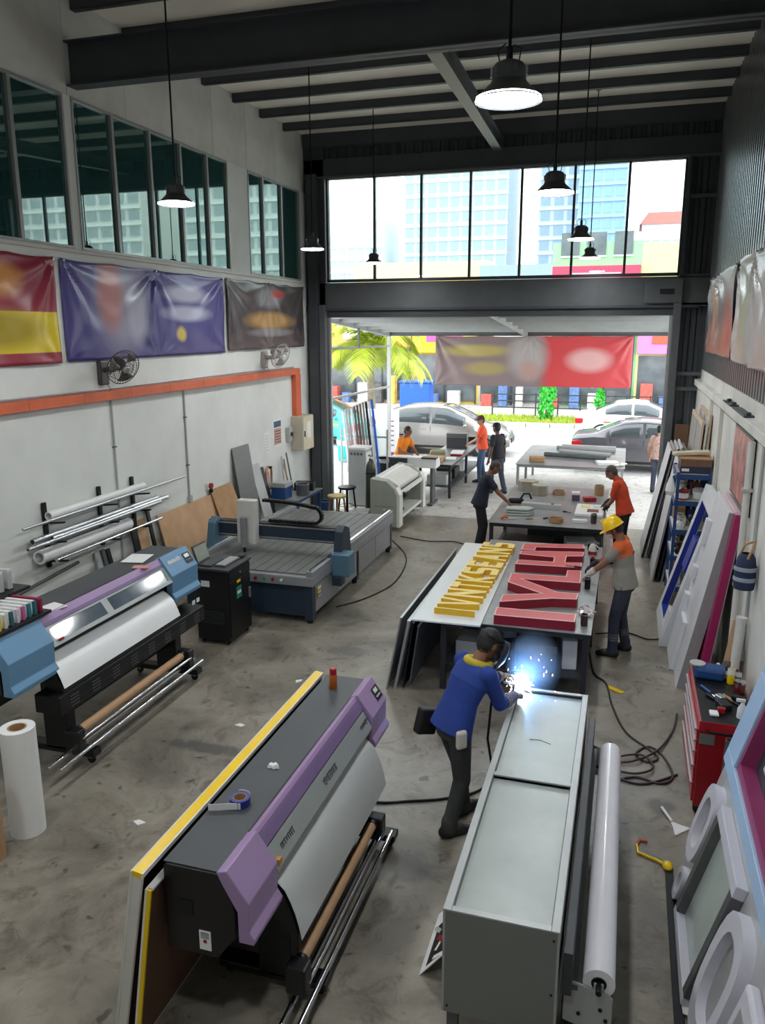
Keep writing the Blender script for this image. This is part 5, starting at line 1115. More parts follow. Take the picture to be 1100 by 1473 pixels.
for kind, wd, lab in yl:
    off_ = (yy-8.2)*0.045
    poly = [(-1.98+0.055+0.46*(1-u_)-off_*-0.4, yy+v_*wd) for u_, v_ in glyph(kind)]
    letter('channel_letter', lab, poly, TZ+0.022, 0.075, M_yface, M_yrim, M_yside, 'yellow channel letters', 0.007); yy += wd+0.065
# ================================================================== WELDED STEEL BOX
M_galv = pm('grey_primer_steel', rgb(168, 172, 172), 0.38, 0.25, 0.08, 2)
M_panel = pm('galvanised_panel', rgb(160, 168, 164), 0.36, 0.2, 0.16, 1.6, detail=7)
M_end = pm('grey_end_panel', rgb(118, 121, 118), 0.5, 0.1, 0.05, 2)
t = thing('steel_box_frame', 'long grey sheet steel box on legs being welded', 'steel box', (-0.76, 3.56, 0)); BW, BL, BT = 0.61, 2.81, 1.0
MB().box(0.012, BW-0.012, 0, 0.012, 0.36, BT-0.006).build('end_panel', M_end, t)
MB().box(0.012, BW-0.012, BL-0.012, BL, 0.36, BT-0.006).build('end_panel', M_end, t)
MB().box(0, 0.012, 0, BL, 0.36, BT-0.006).build('side_panel', M_galv, t); MB().box(BW-0.012, BW, 0, BL, 0.36, BT-0.006).build('side_panel', M_galv, t)
MB().box(0.012, BW-0.012, 0.012, BL-0.012, 0.36, 0.372).build('bottom_panel', M_end, t)
for a in ((0, 0.045, 0, BL), (BW-0.045, BW, 0, BL)): MB().box(a[0], a[1], a[2], a[3], BT-0.006, BT+0.006).build('top_rail', M_galv, t, bevel=0.003)
for y in (0, 1.375, BL-0.04): MB().box(0.045, BW-0.045, y, y+0.04, BT-0.006, BT+0.006).build('cross_rail', M_galv, t, bevel=0.003)
for y0, y1 in ((0.04, 1.375), (1.415, BL-0.04)):
    p = MB().box(0.045, BW-0.045, y0, y1, BT-0.035, BT-0.025).build('top_panel', M_panel, t)
    for x in (0.045, BW-0.05): MB().box(x, x+0.005, y0, y1, BT-0.03, BT-0.006).build('fold', M_steel2, p)
for k, (x, z) in enumerate(((BW-0.03, 0.95), (0.03, 0.40), (BW-0.03, 0.40), (BW-0.03, 0.62))): MB().cyl((x, 0.002, z), (x, -0.004, z), 0.007, 8).build('rivet', M_blackm, t)
for x in (0.05, BW-0.05):
    for y in (0.08, BL-0.08): MB().box(x-0.03, x+0.03, y-0.03, y+0.03, 0, 0.36).build('leg', M_steel2, t)
MB().tube([(0.38, 1.95, BT-0.024), (0.3, 1.99, BT-0.024), (0.22, 1.98, BT-0.024)], 0.003, 4).build('scuff_mark', M_steel2, t)
# roll carrier bolted beside it
t = thing('roll_carrier', 'grey steel carrier with end plates holding the big white roll', 'carrier', (-0.14, 3.6, 0))
MB().box(0.01, 0.06, 0, 2.65, 0.60, 0.86).build('side_beam', M_steel, t, bevel=0.004)
MB().box(0.06, 0.09, 0.05, 2.6, 0.60, 0.63).build('beam_flange', M_steel2, t)
for y in (0.06, 2.60):
    MB().prism([(0.02, 0.40), (0.27, 0.34), (0.27, 0.585), (0.245, 0.61), (0.02, 0.655)], y-0.006, y+0.006, 'y').build('end_plate', M_galv, t, bevel=0.002)
    MB().box(0.17, 0.22, y-0.02 if y > 1 else y-0.008, y-0.008 if y > 1 else y+0.004, 0.60, 0.665).build('cradle_tab', M_galv, t)
    MB().box(0.20, 0.27, y-0.03, y+0.03, 0.0, 0.36).build('post', M_galv, t, bevel=0.003)
    for q in ((0.21, 0.51), (0.24, 0.45), (0.10, 0.46)): MB().cyl((q[0], y-0.012, q[1]), (q[0], y+0.012, q[1]), 0.011, 10).build('bolt', M_blackm, t)
MB().cyl((0.195, 0.0, 0.655), (0.195, 2.66, 0.655), 0.016, 12).build('spindle', M_blackm, t, smooth=40); MB().box(0.0, 0.07, 0.4, 0.46, 0.0, 0.6).build('stay', M_steel, t); MB().box(0.0, 0.07, 2.2, 2.26, 0.0, 0.6).build('stay', M_steel, t)
t = thing('vinyl_roll', 'big glossy white vinyl roll beside the welded steel box', 'roll', (0.055, 3.67, 0.655))
MB().pipe((0, 0, 0), (0, 2.44, 0), 0.083, 0.04, 36).build('vinyl', pm('glossy_white_vinyl', rgb(226, 226, 232), 0.2, 0, 0.03), t, smooth=40); MB().pipe((0, -0.004, 0), (0, 2.444, 0), 0.04, 0.032, 24).build('core', M_black, t, smooth=40)
t = thing('printed_board', 'small board printed with black red and white strokes propped by the steel box', 'board', (-1.03, 4.13, 0)); t.rotation_euler = (0, R(38), 0)
MB().box(0, 0.006, 0, 0.56, 0, 0.36).build('board', M_paper, t); rr = random.Random(5)
MB().box(-0.001, 0.0, 0.03, 0.4, 0.06, 0.33).build('black_print', M_black, t)
for k in range(9):
    a = (rr.uniform(0.05, 0.38), rr.uniform(0.08, 0.30)); b = (a[0]+rr.uniform(-0.1, 0.15), a[1]+rr.uniform(-0.12, 0.12)); MB().bar((-0.0025, a[0], a[1]), (-0.0025, b[0], b[1]), 0.03, 0.002, (1, 0, 0)).build('print_stroke', [M_red, M_paper, M_lgrey][k % 3], t)

# ================================================================== TOOL CHEST
t = thing('tool_chest', 'red metal tool chest with silver drawer pulls by the right wall', 'tool chest', (0.74, 6.42, 0)); CW, CL, CH = 0.44, 1.22, 0.86
MB().box(0, CW, 0, CL, 0.10, CH).build('body', M_red, t, bevel=0.01)
MB().box(0.015, CW-0.015, 0.015, CL-0.015, CH, CH+0.006).build('rubber_mat', M_blackm, t)
zz = 0.13
for k, h in enumerate((0.18, 0.16, 0.13, 0.10, 0.10)):
    d_ = MB().box(-0.016, 0, 0.03, CL-0.03, zz, zz+h-0.012).build('drawer', pm('red_drawer', rgb(164, 34, 44), 0.3, 0, 0.06), t, bevel=0.004); MB().box(-0.03, -0.014, 0.05, CL-0.05, zz+h-0.035, zz+h-0.016).build('drawer_pull', M_alu, d_, bevel=0.003); zz += h
MB().box(-0.005, CW+0.005, -0.008, 0.0, CH-0.07, CH+0.02).build('end_lip', pm('red_drawer', rgb(164, 34, 44)), t, bevel=0.004)
MB().cyl((0.06, -0.045, CH-0.05), (CW-0.04, -0.045, CH-0.05), 0.010, 10).cyl((0.06, -0.045, CH-0.05), (0.06, 0, CH-0.05), 0.008, 8).cyl((CW-0.04, -0.045, CH-0.05), (CW-0.04, 0, CH-0.05), 0.008, 8).build('push_handle', M_blackm, t, smooth=40)
MB().box(0.005, 0.12, -0.006, 0, CH-0.18, CH-0.09).build('corner_plate', M_alu, t)
for x in (0.06, CW-0.06):
    for y in (0.08, CL-0.08): MB().cyl((x, y-0.02, 0.05), (x, y+0.02, 0.05), 0.05, 14).build('caster', M_rubber, t, smooth=40)
MB().box(0.02, CW-0.02, 0.03, CL-0.03, 0.06, 0.10).build('plinth', M_black, t)
tag(MB().pipe((0, 0, 0), (0.02, 0.02, 0.80), 0.045, 0.036, 20).build('steel_pipe', M_steel2, loc=(0.95, 6.29, 0), smooth=40), 'dull grey steel pipe standing in front of the tool chest end', 'pipe')
ZC = CH+0.007
t = thing('angle_grinder', 'blue angle grinder case lying on the far end of the tool chest', 'grinder', (0.80, 7.38, ZC), -0.1)
MB().box(-0.04, 0.22, -0.09, 0.09, 0, 0.11).build('body', M_blue, t, bevel=0.03); MB().cyl((0.28, 0, 0.045), (0.36, 0, 0.045), 0.04, 14).box(0.2, 0.3, -0.035, 0.035, 0.02, 0.07).build('head', M_alu, t, smooth=40, bevel=0.004); MB().cyl((-0.02, 0.0, 0.112), (-0.02, 0, 0.125), 0.07, 20).build('disc', M_lgrey, t, smooth=40)
t = thing('squeeze_bottle', 'yellow squeeze bottle on the tool chest', 'bottle', (1.06, 7.28, ZC))
MB().lathe([(0, 0), (0.03, 0), (0.032, 0.01), (0.032, 0.09), (0.025, 0.11), (0.01, 0.12), (0.005, 0.16), (0, 0.16)], n=18).build('body', M_yellow, t, smooth=40); MB().lathe([(0.033, 0.09), (0.033, 0.14), (0.03, 0.14)], n=18).build('collar', M_white, t, smooth=40)
t = thing('jar', 'glass jar with foil lid at the back of the tool chest', 'jar', (1.11, 7.10, ZC))
MB().lathe([(0, 0), (0.045, 0), (0.048, 0.01), (0.048, 0.08), (0.04, 0.09)], n=18).build('body', pm('dark_red_jar', rgb(96, 26, 30), 0.25), t, smooth=40); MB().lathe([(0.043, 0.085), (0.045, 0.09), (0.045, 0.11), (0, 0.112)], n=18).build('lid', M_chrome, t, smooth=40)
t = thing('spray_bottle', 'white spray bottle lying at the near end of the tool chest', 'bottle', (1.07, 6.60, ZC))
MB().lathe([(0, 0), (0.038, 0), (0.04, 0.01), (0.036, 0.08), (0.016, 0.12), (0.014, 0.14)], n=18).build('body', M_white, t, smooth=40); MB().box(-0.05, 0.02, -0.012, 0.012, 0.14, 0.165).build('trigger_head', M_white, t, bevel=0.004)
def hand_tool(name, label, loc, rz, L_, m1, m2):
    q = thing(name, label, 'tool', loc, rz); MB().cyl((0, 0, 0.014), (L_*0.45, 0, 0.014), 0.013, 12).build('handle', m1, q, smooth=40); MB().box(L_*0.45, L_, -0.007, 0.007, 0.008, 0.016).build('blade', m2, q, bevel=0.002); return q
hand_tool('screwdriver', 'long steel shafted screwdriver lying along the tool chest', (0.80, 7.12, ZC), -1.1, 0.34, M_blue, M_chrome)
hand_tool('chisel', 'short dark chisel lying on the tool chest mat', (0.83, 6.95, ZC), -0.9, 0.22, M_black, M_steel2)
hand_tool('file_tool', 'grey flat file lying in the middle of the tool chest', (0.97, 6.98, ZC), -1.0, 0.28, M_wood, M_steel2)
for k, (x, y, m_, s_, lab) in enumerate(((0.86, 6.60, M_paper, (0.07, 0.09, 0.02), 'folded white rag on the near corner of the tool chest'), (0.95, 6.75, M_black, (0.1, 0.12, 0.05), 'small black tool box in the middle of the tool chest'), (0.93, 6.86, M_alu, (0.06, 0.08, 0.06), 'shiny metal clamp block on the tool chest'),
                                    (1.08, 6.88, M_blackm, (0.07, 0.1, 0.06), 'dark cardboard box near the jar on the tool chest'), (1.04, 7.56, M_steel, (0.16, 0.06, 0.07), 'long dark grey case behind the grinder'), (0.92, 6.64, M_red, (0.05, 0.06, 0.05), 'little dark red box by the white rag'))):
    o = MB().box(-s_[0]/2, s_[0]/2, -s_[1]/2, s_[1]/2, 0, s_[2]).build(['rag', 'tool_box', 'clamp_block', 'parts_box', 'tool_case', 'parts_box'][k], m_, loc=(x, y, ZC), rot=(0, 0, 0.3*k), bevel=0.006); tag(o, lab, ['rag', 'tool box', 'clamp', 'box', 'case', 'box'][k])

# ================================================================== BLUE SHELF RACK
t = thing('shelf_rack', 'blue steel shelf rack crowded with boxes by the right wall', 'shelf', (0.76, 11.98, 0))
for x in (0, 0.42):
    for y in (0, 0.88): MB().box(x, x+0.045, y, y+0.045, 0, 1.98).build('upright', M_blue, t, bevel=0.003)
SH = (0.25, 0.72, 1.12, 1.55, 1.94)
for z in SH:
    MB().box(0, 0.465, 0, 0.925, z, z+0.02).build('shelf_board', M_offwhite if z < 1.9 else M_lgrey, t)
    MB().box(0, 0.465, -0.012, 0.0, z-0.05, z+0.02).build('shelf_lip', M_blue, t); MB().box(-0.012, 0, 0, 0.925, z-0.05, z+0.02).build('shelf_lip', M_blue, t)
rr = random.Random(12); pal = [('white', M_paper), ('brown', M_card), ('dark', M_blackm), ('red', M_red), ('grey', M_lgrey), ('blue', M_blue), ('maroon', pm('maroon_box', rgb(96, 40, 40), 0.6)), ('cream', M_offwhite)]
kinds = ['carton', 'tin', 'bag']
nb = 0
for si, z in enumerate(SH[:4]):
    y = 0.05
    while y < 0.78:
        for x in (0.03, 0.24):
            cn, cm = pal[rr.randrange(8)]; w_, d_, h_ = rr.uniform(0.13, 0.18), rr.uniform(0.10, 0.2), rr.uniform(0.08, 0.26); kd = kinds[rr.randrange(3)]
            lab = '%s %s on the %s shelf of the blue rack, %s' % (cn, kd, ['lowest', 'second', 'third', 'upper'][si], 'at the open side' if x < 0.1 else 'against the wall')
            if kd == 'carton':
                q = thing('carton', lab, 'box', (0.76+x, 11.98+y, z+0.02), 0, 'goods on the blue rack'); MB().box(0, w_, 0, d_, 0, h_).build('box', cm, q, bevel=0.004); MB().box(0.02, w_-0.02, -0.002, 0, 0.02, h_*0.6).build('label', M_paper, q)
            elif kd == 'tin':
                q = thing('tin', lab, 'tin', (0.76+x+w_/2, 11.98+y+d_/2, z+0.02), 0, 'goods on the blue rack'); r_ = min(w_, d_)/2; MB().lathe([(0, 0), (r_, 0), (r_, h_*0.8), (r_*0.93, h_*0.8), (r_*0.93, h_*0.84), (0, h_*0.84)], n=16).build('can', cm, q, smooth=40); MB().lathe([(r_+0.001, h_*0.15), (r_+0.002, h_*0.6)], n=16).build('label', M_paper, q)
            else:
                q = thing('goods_bag', lab, 'bag', (0.76+x+w_/2, 11.98+y+d_/2, z+0.02), 0, 'goods on the blue rack'); MB().lathe([(0, 0), (0.05, 0), (0.065, 0.03), (0.06, 0.08), (0.02, 0.12), (0.025, 0.15), (0, 0.14)], n=10).build('sack', cm, q, smooth=60); MB().lathe([(0.023, 0.117), (0.026, 0.122), (0.023, 0.127)], n=10).build('tie', M_rubber, q)
            nb += 1
        y += 0.22
t = thing('flat_carton', 'dark blue and brown flat carton on top of the blue rack', 'box', (0.80, 12.05, 1.962))
MB().box(0, 0.42, 0, 0.55, 0, 0.10).build('lower_box', pm('navy_carton', rgb(40, 44, 70), 0.6, 0, 0.1), t, bevel=0.004); MB().box(0, 0.42, 0, 0.55, 0.10, 0.20).build('upper_box', pm('brown_carton', rgb(120, 90, 70), 0.6, 0, 0.1), t, bevel=0.004); MB().box(-0.005, 0.425, -0.005, 0.555, 0.20, 0.215).build('lid', M_wood, t); MB().box(0.02, 0.12, -0.003, 0, 0.03, 0.07).build('label', M_paper, t)
tag(MB().bar((0, 0, 0), (0.5, 0.1, 0.03), 0.16, 0.05).build('foam_offcut', pm('cream_foam', rgb(206, 196, 170), 0.8), loc=(0.70, 12.3, 2.205), bevel=0.01), 'cream foam offcut lying across the flat carton', 'offcut')
t = thing('plastic_bag', 'crumpled white plastic bag hanging off the blue rack corner', 'bag', (0.68, 11.93, 1.7))
MB().lathe([(0.01, 0.24), (0.03, 0.2), (0.06, 0.1), (0.075, 0.02), (0.05, -0.04), (0, -0.05)], n=9).build('sack', M_paper, t, smooth=30); MB().tube([(0, 0, 0.22), (0.05, 0.03, 0.27), (0.085, 0.06, 0.25)], 0.006, 6).build('handle', M_paper, t)

# ================================================================== PANELS LEANING ON THE RIGHT
def leaning(name, label, cat, y0, y1, xf, xt, h, th, face, edge, group=None):
    """panel with foot at xf and top at xt (leans towards the right wall); face looks to -x"""
    lean = math.asin((xt-xf)/h); t = thing(name, label, cat, (xf, y0, 0.0), 0, group); t.rotation_euler = (0, lean, 0)
    return t, h, th
def frame_panel(label, y0, y1, xf, xt, h, th, bw, face, edge, inner=None, group=None, name='framed_sign'):
    t, h, th = leaning(name, label, 'sign frame', y0, y1, xf, xt, h, th, face, edge, group); w = y1-y0
    for nm, a in (('bottom_rail', (0, w, 0, bw)), ('top_rail', (0, w, h-bw, h)), ('stile', (0, bw, bw, h-bw)), ('stile', (w-bw, w, bw, h-bw))): MB().box(0, th, a[0], a[1], a[2], a[3]).build(nm, face, t, bevel=0.004)
    if inner:
        for a in ((bw, w-bw, bw, bw+0.012), (bw, w-bw, h-bw-0.012, h-bw), (bw, bw+0.012, bw, h-bw), (w-bw-0.012, w-bw, bw, h-bw)): MB().box(0.004, th*0.9, a[0], a[1], a[2], a[3]).build('inner_lining', inner, t)
    return t
M_sblue = pm('royal_blue_lining', rgb(40, 56, 150), 0.35, 0, 0.08)
M_swhite = pm('white_sign_paint', rgb(216, 218, 222), 0.4, 0, 0.06, 2)
M_sgrey = pm('grey_sign_side', rgb(150, 150, 150), 0.45, 0, 0.06)
t = frame_panel('white sign frame with royal blue inner lining leaning by the shelf rack', 10.22, 11.60, 0.60, 1.12, 1.98, 0.10, 0.20, M_swhite, M_sgrey, M_sblue)
MB().box(0.02, 0.09, 0.5, 0.9, 0.9, 1.35).build('inner_block', M_sblue, t, bevel=0.01); MB().box(0.0, 0.08, 0.22, 0.5, 0.2, 0.42).build('inner_block', M_swhite, t, bevel=0.01)
t, h, th = leaning('sign_slab', 'thick white sign slab with grey sides leaning beside the blue lined frame', 'sign panel', 8.98, 10.18, 0.74, 1.12, 2.12, 0.12, None, None)
MB().box(0, 0.13, 0, 1.2, 0, 2.12).build('slab', M_swhite, t, bevel=0.006); MB().box(0.005, 0.125, -0.003, 0, 0.01, 2.11).build('grey_side', M_sgrey, t)
for v, hh in ((0.55, 0.3), (1.05, 0.16), (1.5, 0.3)): MB().box(-0.06, 0, 0.9, 1.06, v, v+hh).build('bracket', M_swhite, t, bevel=0.006)
MB().box(-0.05, 0, 0.5, 1.15, 0, 0.62).build('lower_block', M_swhite, t, bevel=0.006)
t, h, th = leaning('sign_slab', 'magenta sided sign box leaning between the white slab and the wall', 'sign panel', 8.85, 10.1, 0.93, 1.17, 2.1, 0.1, None, None)
M_mag = pm('magenta_side', rgb(160, 34, 92), 0.3, 0, 0.08); MB().box(0.0, 0.08, 0, 1.25, 0, 2.1).build('box', M_mag, t, bevel=0.006); MB().box(0.08, 0.09, 0, 1.25, 0, 2.1).build('back', M_sgrey, t)
MB().box(-0.004, 0.05, 0.02, 1.2, 2.1, 2.13).build('film_wrap', pm('pale_pink_film', rgb(222, 204, 212), 0.3, 0, 0.1), t)
for k, (y0, y1, xf, xt, h, m_, lab) in enumerate((
        (14.42, 15.6, 0.42, 0.78, 1.98, M_swhite, 'white faced panel leaning first by the right jamb'), (14.42, 15.7, 0.47, 0.83, 2.0, pm('pinkish_panel', rgb(196, 176, 172), 0.5), 'pinkish board in the stack by the right jamb'),
        (14.40, 15.6, 0.53, 0.89, 2.02, M_swhite, 'white panel in the middle of the stack by the right jamb'), (14.36, 15.5, 0.59, 0.95, 2.05, M_swhite, 'second white panel of the stack by the right jamb'), (14.32, 15.4, 0.66, 1.02, 2.0, M_sgrey, 'grey panel at the back of the stack by the right jamb'),
        (13.0, 14.1, 0.56, 0.84, 1.95, M_swhite, 'broad white panel leaning before the shelf rack'), (13.02, 14.15, 0.64, 0.92, 1.9, pm('navy_panel_board', rgb(60, 66, 86), 0.4), 'navy board behind the broad white panel'), (13.05, 14.2, 0.71, 0.98, 1.85, M_swhite, 'rear white panel behind the navy board'), (13.05, 14.2, 0.78, 1.04, 1.8, M_sgrey, 'grey board nearest the wall behind the navy board'))):
    t, hh, th = leaning('sign_board', lab, 'panel', y0, y1, xf, xt, h, 0.03, None, None, 'panels leaning by the right jamb')
    MB().box(0, 0.028, 0, y1-y0, 0, h).build('board', m_, t, bevel=0.003); MB().box(0.0, 0.029, -0.004, 0, 0, h).build('edge_strip', M_alu if k % 2 else M_black, t)
for k, (y0, y1, xf, xt, h, m_, lab) in enumerate(((12.97, 15.0, 0.99, 1.12, 2.62, pm('pale_timber', rgb(206, 186, 160), 0.6, 0, 0.1), 'pale timber stretcher frame leaning tall behind the shelf rack'), (12.97, 14.9, 1.06, 1.175, 2.55, M_offwhite, 'cream stretcher frame behind the pale timber frame'), (12.97, 14.8, 1.13, 1.225, 2.72, pm('tan_timber', rgb(190, 168, 140), 0.6, 0, 0.1), 'tan timber stretcher frame against the right wall'))):
    t = frame_panel(lab, y0, y1, xf, xt, h, 0.035, 0.07, m_, m_, None, 'stretcher frames behind the rack', 'canvas_stretcher')
    MB().box(0.012, 0.018, 0.07, y1-y0-0.07, 0.07, h-0.07).build('canvas', [M_sgrey, pm('mauve_canvas', rgb(120, 106, 116), 0.7), M_swhite][k], t)
    MB().box(0.0, 0.03, (y1-y0)/2-0.03, (y1-y0)/2+0.03, 0.07, h-0.07).build('centre_bar', m_, t)
tag(MB().box(0, 0.25, 0, 0.03, 0, 2.2).build('brown_board', pm('brown_hardboard', rgb(110, 80, 60), 0.6, 0, 0.1), loc=(0.92, 16.24, 0), rot=(R(-1), 0, 0)), 'brown hardboard strip standing in the corner by the right jamb', 'board')

# hanging things on the right wall
t = thing('tool_bag', 'dark blue cloth tool bag hanging on the right wall', 'bag', (1.16, 7.78, 1.62))
MB().lathe([(0, 0), (0.09, 0.0), (0.10, 0.08), (0.095, 0.2), (0.08, 0.3), (0.05, 0.34)], n=14).build('pouch', pm('navy_cloth', rgb(38, 48, 78), 0.8, 0, 0.2), t, smooth=50)
for z in (0.08, 0.18): MB().lathe([(0.103, z), (0.106, z+0.02), (0.10, z+0.04)], n=14).build('strap', pm('grey_strap', rgb(150, 158, 170), 0.6), t, smooth=40)
MB().tube([(-0.06, 0.03, 0.3), (-0.02, 0.02, 0.42), (0.06, 0, 0.46), (0.04, -0.06, 0.42), (0.0, -0.07, 0.3)], 0.012, 6).build('handle', M_wood, t, smooth=50)
t = thing('drain_pipe', 'cream plastic pipe clipped upright on the right wall', 'pipe', (1.215, 8.55, 0)); MB().cyl((0, 0, 0), (0, 0, 2.9), 0.035, 14).build('pipe', M_offwhite, t, smooth=40)
for z in (0.5, 1.4, 2.4): MB().box(-0.045, 0.05, -0.045, 0.045, z, z+0.03).build('clip', M_lgrey, t)
t = thing('card_board_sheet', 'curled brown cardboard sheet leaning behind the tool chest', 'cardboard', (1.02, 7.95, 0)); t.rotation_euler = (0, R(7), 0)
MB().sheet([(0, 0), (0.05, 0.18), (0.02, 0.36), (0.1, 0.5)], 0.0, 1.12, 0.008, 'z').build('sheet', M_card, t, smooth=50); MB().box(-0.03, 0.0, 0.05, 0.4, 0, 0.62).build('white_panel', M_swhite, t)
t = thing('pvc_pipe', 'white plastic pipe leaning on the wall behind the tool chest', 'pipe', (1.12, 7.80, 0)); MB().pipe((0, 0, 0), (0.07, 0.1, 1.25), 0.045, 0.038, 18).build('pipe', M_offwhite, t, smooth=40); MB().cyl((0.069, 0.099, 1.23), (0.072, 0.103, 1.29), 0.052, 18).build('socket', M_offwhite, t, smooth=40)
t = thing('wall_conduit', 'grey conduit running down the right wall beside the poster', 'conduit', (1.25, 8.05, 0.9)); MB().cyl((0, 0, 0), (0, 0, 2.05), 0.016, 10).build('pipe', M_lgrey, t, smooth=40); MB().box(-0.04, 0.02, -0.05, 0.05, -0.1, 0.02).build('socket_box', M_lgrey, t, bevel=0.006)
rr = random.Random(2)
for k, (y, lab) in enumerate(((11.1, 'dusty dark clamp lying on the right wall ledge'), (10.6, 'dark broken bracket lying on the right wall ledge'), (9.3, 'long dark offcut lying on the right wall ledge'))):
    o = MB().box(-0.05, 0.06, 0, [0.3, 0.4, 1.1][k], 0, 0.018).box(-0.02, 0.03, 0.05, 0.12, 0.018, 0.05).build('ledge_offcut', M_steel, loc=(1.262, y, 3.062), rot=(0, 0, 0.0), bevel=0.004); tag(o, lab, 'offcut')

# ================================================================== BIG SIGN IN THE RIGHT FOREGROUND
t = thing('channel_sign', 'big grey sign with raised rounded letters and light blue magenta edged border leaning at right', 'sign', (0.60, 5.55, 0)); lean = math.atan(0.27); t.rotation_euler = (0, lean, 0)
# local frame: -y runs towards the camera, z up the slope, -x is the face
M_sface = pm('pale_grey_sign_face', rgb(178, 180, 182), 0.35, 0.15, 0.06); M_sl = pm('light_blue_border', rgb(168, 196, 224), 0.35, 0, 0.06, 2); M_smag = pm('magenta_edge', rgb(150, 60, 106), 0.35, 0, 0.06); M_sring = pm('white_lilac_letter', rgb(206, 206, 216), 0.35, 0, 0.05); M_sframe = pm('dark_channel_side', rgb(96, 98, 98), 0.4, 0.2, 0.08)
MB().box(0.0, 0.03, -2.9, 0.0, 0, 1.0).build('face', M_sface, t, bevel=0.004)
MB().box(-0.03, 0.04, -2.9, 0.14, 1.0, 1.10).build('blue_border', M_sl, t, bevel=0.006); MB().box(0.0, 0.04, 0.0, 0.14, 0.0, 1.0).build('face_end', M_sface, t, bevel=0.006)
MB().box(-0.03, 0.04, -0.16, 0.14, 1.10, 1.72).build('blue_border', M_sl, t, bevel=0.006); MB().box(-0.03, 0.04, -2.9, 0.14, 1.72, 1.84).build('blue_border', M_sl, t, bevel=0.006)
MB().box(-0.01, 0.10, -2.9, -0.16, 1.10, 1.16).build('magenta_edge', M_smag, t); MB().box(-0.01, 0.10, -0.20, -0.16, 1.16, 1.72).build('magenta_edge', M_smag, t); MB().box(-0.01, 0.10, -2.9, -0.2, 1.68, 1.72).build('magenta_edge', M_smag, t)
MB().box(0.09, 0.10, -2.9, -0.2, 1.16, 1.68).build('recess_back', M_steel, t); MB().box(0.05, 0.09, -2.9, -0.45, 1.3, 1.4).build('recess_bar', M_swhite, t)
def stadium(cu, cv, hu, hv, n=20): return [(-(cu+hu*math.copysign(abs(math.cos(a))**0.7, math.cos(a))), cv+hv*math.copysign(abs(math.sin(a))**0.8, math.sin(a))) for a in [2*PI*k/n for k in range(n)]]
def ring(cu, cv, hu, hv, w, mat):
    o = stadium(cu, cv, hu, hv); i = stadium(cu, cv, hu-w, hv-w*1.3); n = len(o); b = MB(); vs = []
    for x in (0.0, -0.07): vs += [(x, y, z) for y, z in o]+[(x, y, z) for y, z in i]
    fs = []
    for k in range(n): j = (k+1) % n; fs += [(k, j, 2*n+j, 2*n+k), (n+j, n+k, 3*n+k, 3*n+j), (2*n+k, 2*n+j, 3*n+j, 3*n+k)]
    b.add(vs, fs); q = b.build('raised_letter', mat, t, smooth=40); MB().prism(i, -0.012, -0.002, 'x').build('letter_recess', M_sframe if hv < 0.2 else M_sgrey, q)
ring(0.14, 0.60, 0.19, 0.29, 0.075, M_sring); ring(0.22, 0.13, 0.09, 0.12, 0.035, M_sring); ring(1.50, 0.50, 0.26, 0.40, 0.09, M_sring)
for nm, a in (('frame_bar', (-1.22, -0.38, 0.84, 0.92)), ('frame_bar', (-1.22, -0.38, 0.02, 0.07))): MB().box(-0.07, 0, a[0], a[1], a[2], a[3]).build(nm, M_sring, t, bevel=0.004)
for nm, a in (('frame_bar', (-1.22, -1.14, 0.07, 0.84)), ('frame_bar', (-0.46, -0.38, 0.07, 0.84))): MB().box(-0.07, 0, a[0], a[1], a[2], a[3]).build(nm, M_sframe, t, bevel=0.004)
MB().box(-0.012, -0.004, -1.14, -0.46, 0.07, 0.84).build('glass_panel', pm('pale_green_glass', rgb(176, 188, 182), 0.12, 0, 0.05, spec=0.6), t)
MB().box(-0.07, 0, -2.3, -1.85, 0.1, 0.85).build('raised_letter', M_sring, t, bevel=0.02); MB().box(-0.075, -0.068, -2.2, -1.93, 0.2, 0.75).build('letter_recess', M_sgrey, t)
tag(MB().box(0, 0.06, 0, 2.6, 0, 0.02).build('dark_batten', M_blackm, loc=(0.50, 3.1, 0), bevel=0.004), 'dark rubber batten on the floor under the big grey sign', 'batten')

# ================================================================== THINGS ON THE FLOOR
def cord(name, label, pts, r, mat, cat='cable'):
    P = [Vector(p) for p in pts]; out = []
    for k in range(len(P)-1):
        p0, p1, p2, p3 = P[max(k-1, 0)], P[k], P[k+1], P[min(k+2, len(P)-1)]
        for i in range(8):
            s = i/8; out.append(0.5*((2*p1)+(p2-p0)*s+(2*p0-5*p1+4*p2-p3)*s*s+(3*p1-p0-3*p2+p3)*s**3))
    out.append(P[-1]); return tag(MB().tube(out, r, 7).build(name, mat, smooth=60), label, cat)
rz_ = 0.011
cord('welding_cable', 'black welding cable running from under the lilac plotter to the welder', [(-2.2, 5.9, rz_), (-1.85, 5.84, rz_), (-1.55, 5.95, rz_), (-1.32, 6.05, rz_), (-1.05, 6.25, rz_), (-0.9, 6.6, rz_), (-0.8, 7.0, rz_)], 0.011, M_rubber)
cord('extension_cable', 'dark cable snaking from the letter table to the coil by the tool chest', [(-0.24, 9.7, rz_), (-0.16, 9.1, rz_), (-0.02, 8.85, rz_), (0.06, 8.3, rz_), (0.2, 7.75, rz_), (0.42, 7.45, rz_), (0.5, 7.3, rz_), (0.40, 7.2, rz_), (0.30, 7.32, rz_), (0.42, 7.5, rz_), (0.55, 7.35, rz_), (0.62, 7.0, rz_), (0.5, 6.85, rz_), (0.3, 6.9, rz_), (0.1, 6.75, rz_), (-0.02, 6.5, rz_)], 0.011, pm('brown_cable', rgb(62, 48, 48), 0.5))
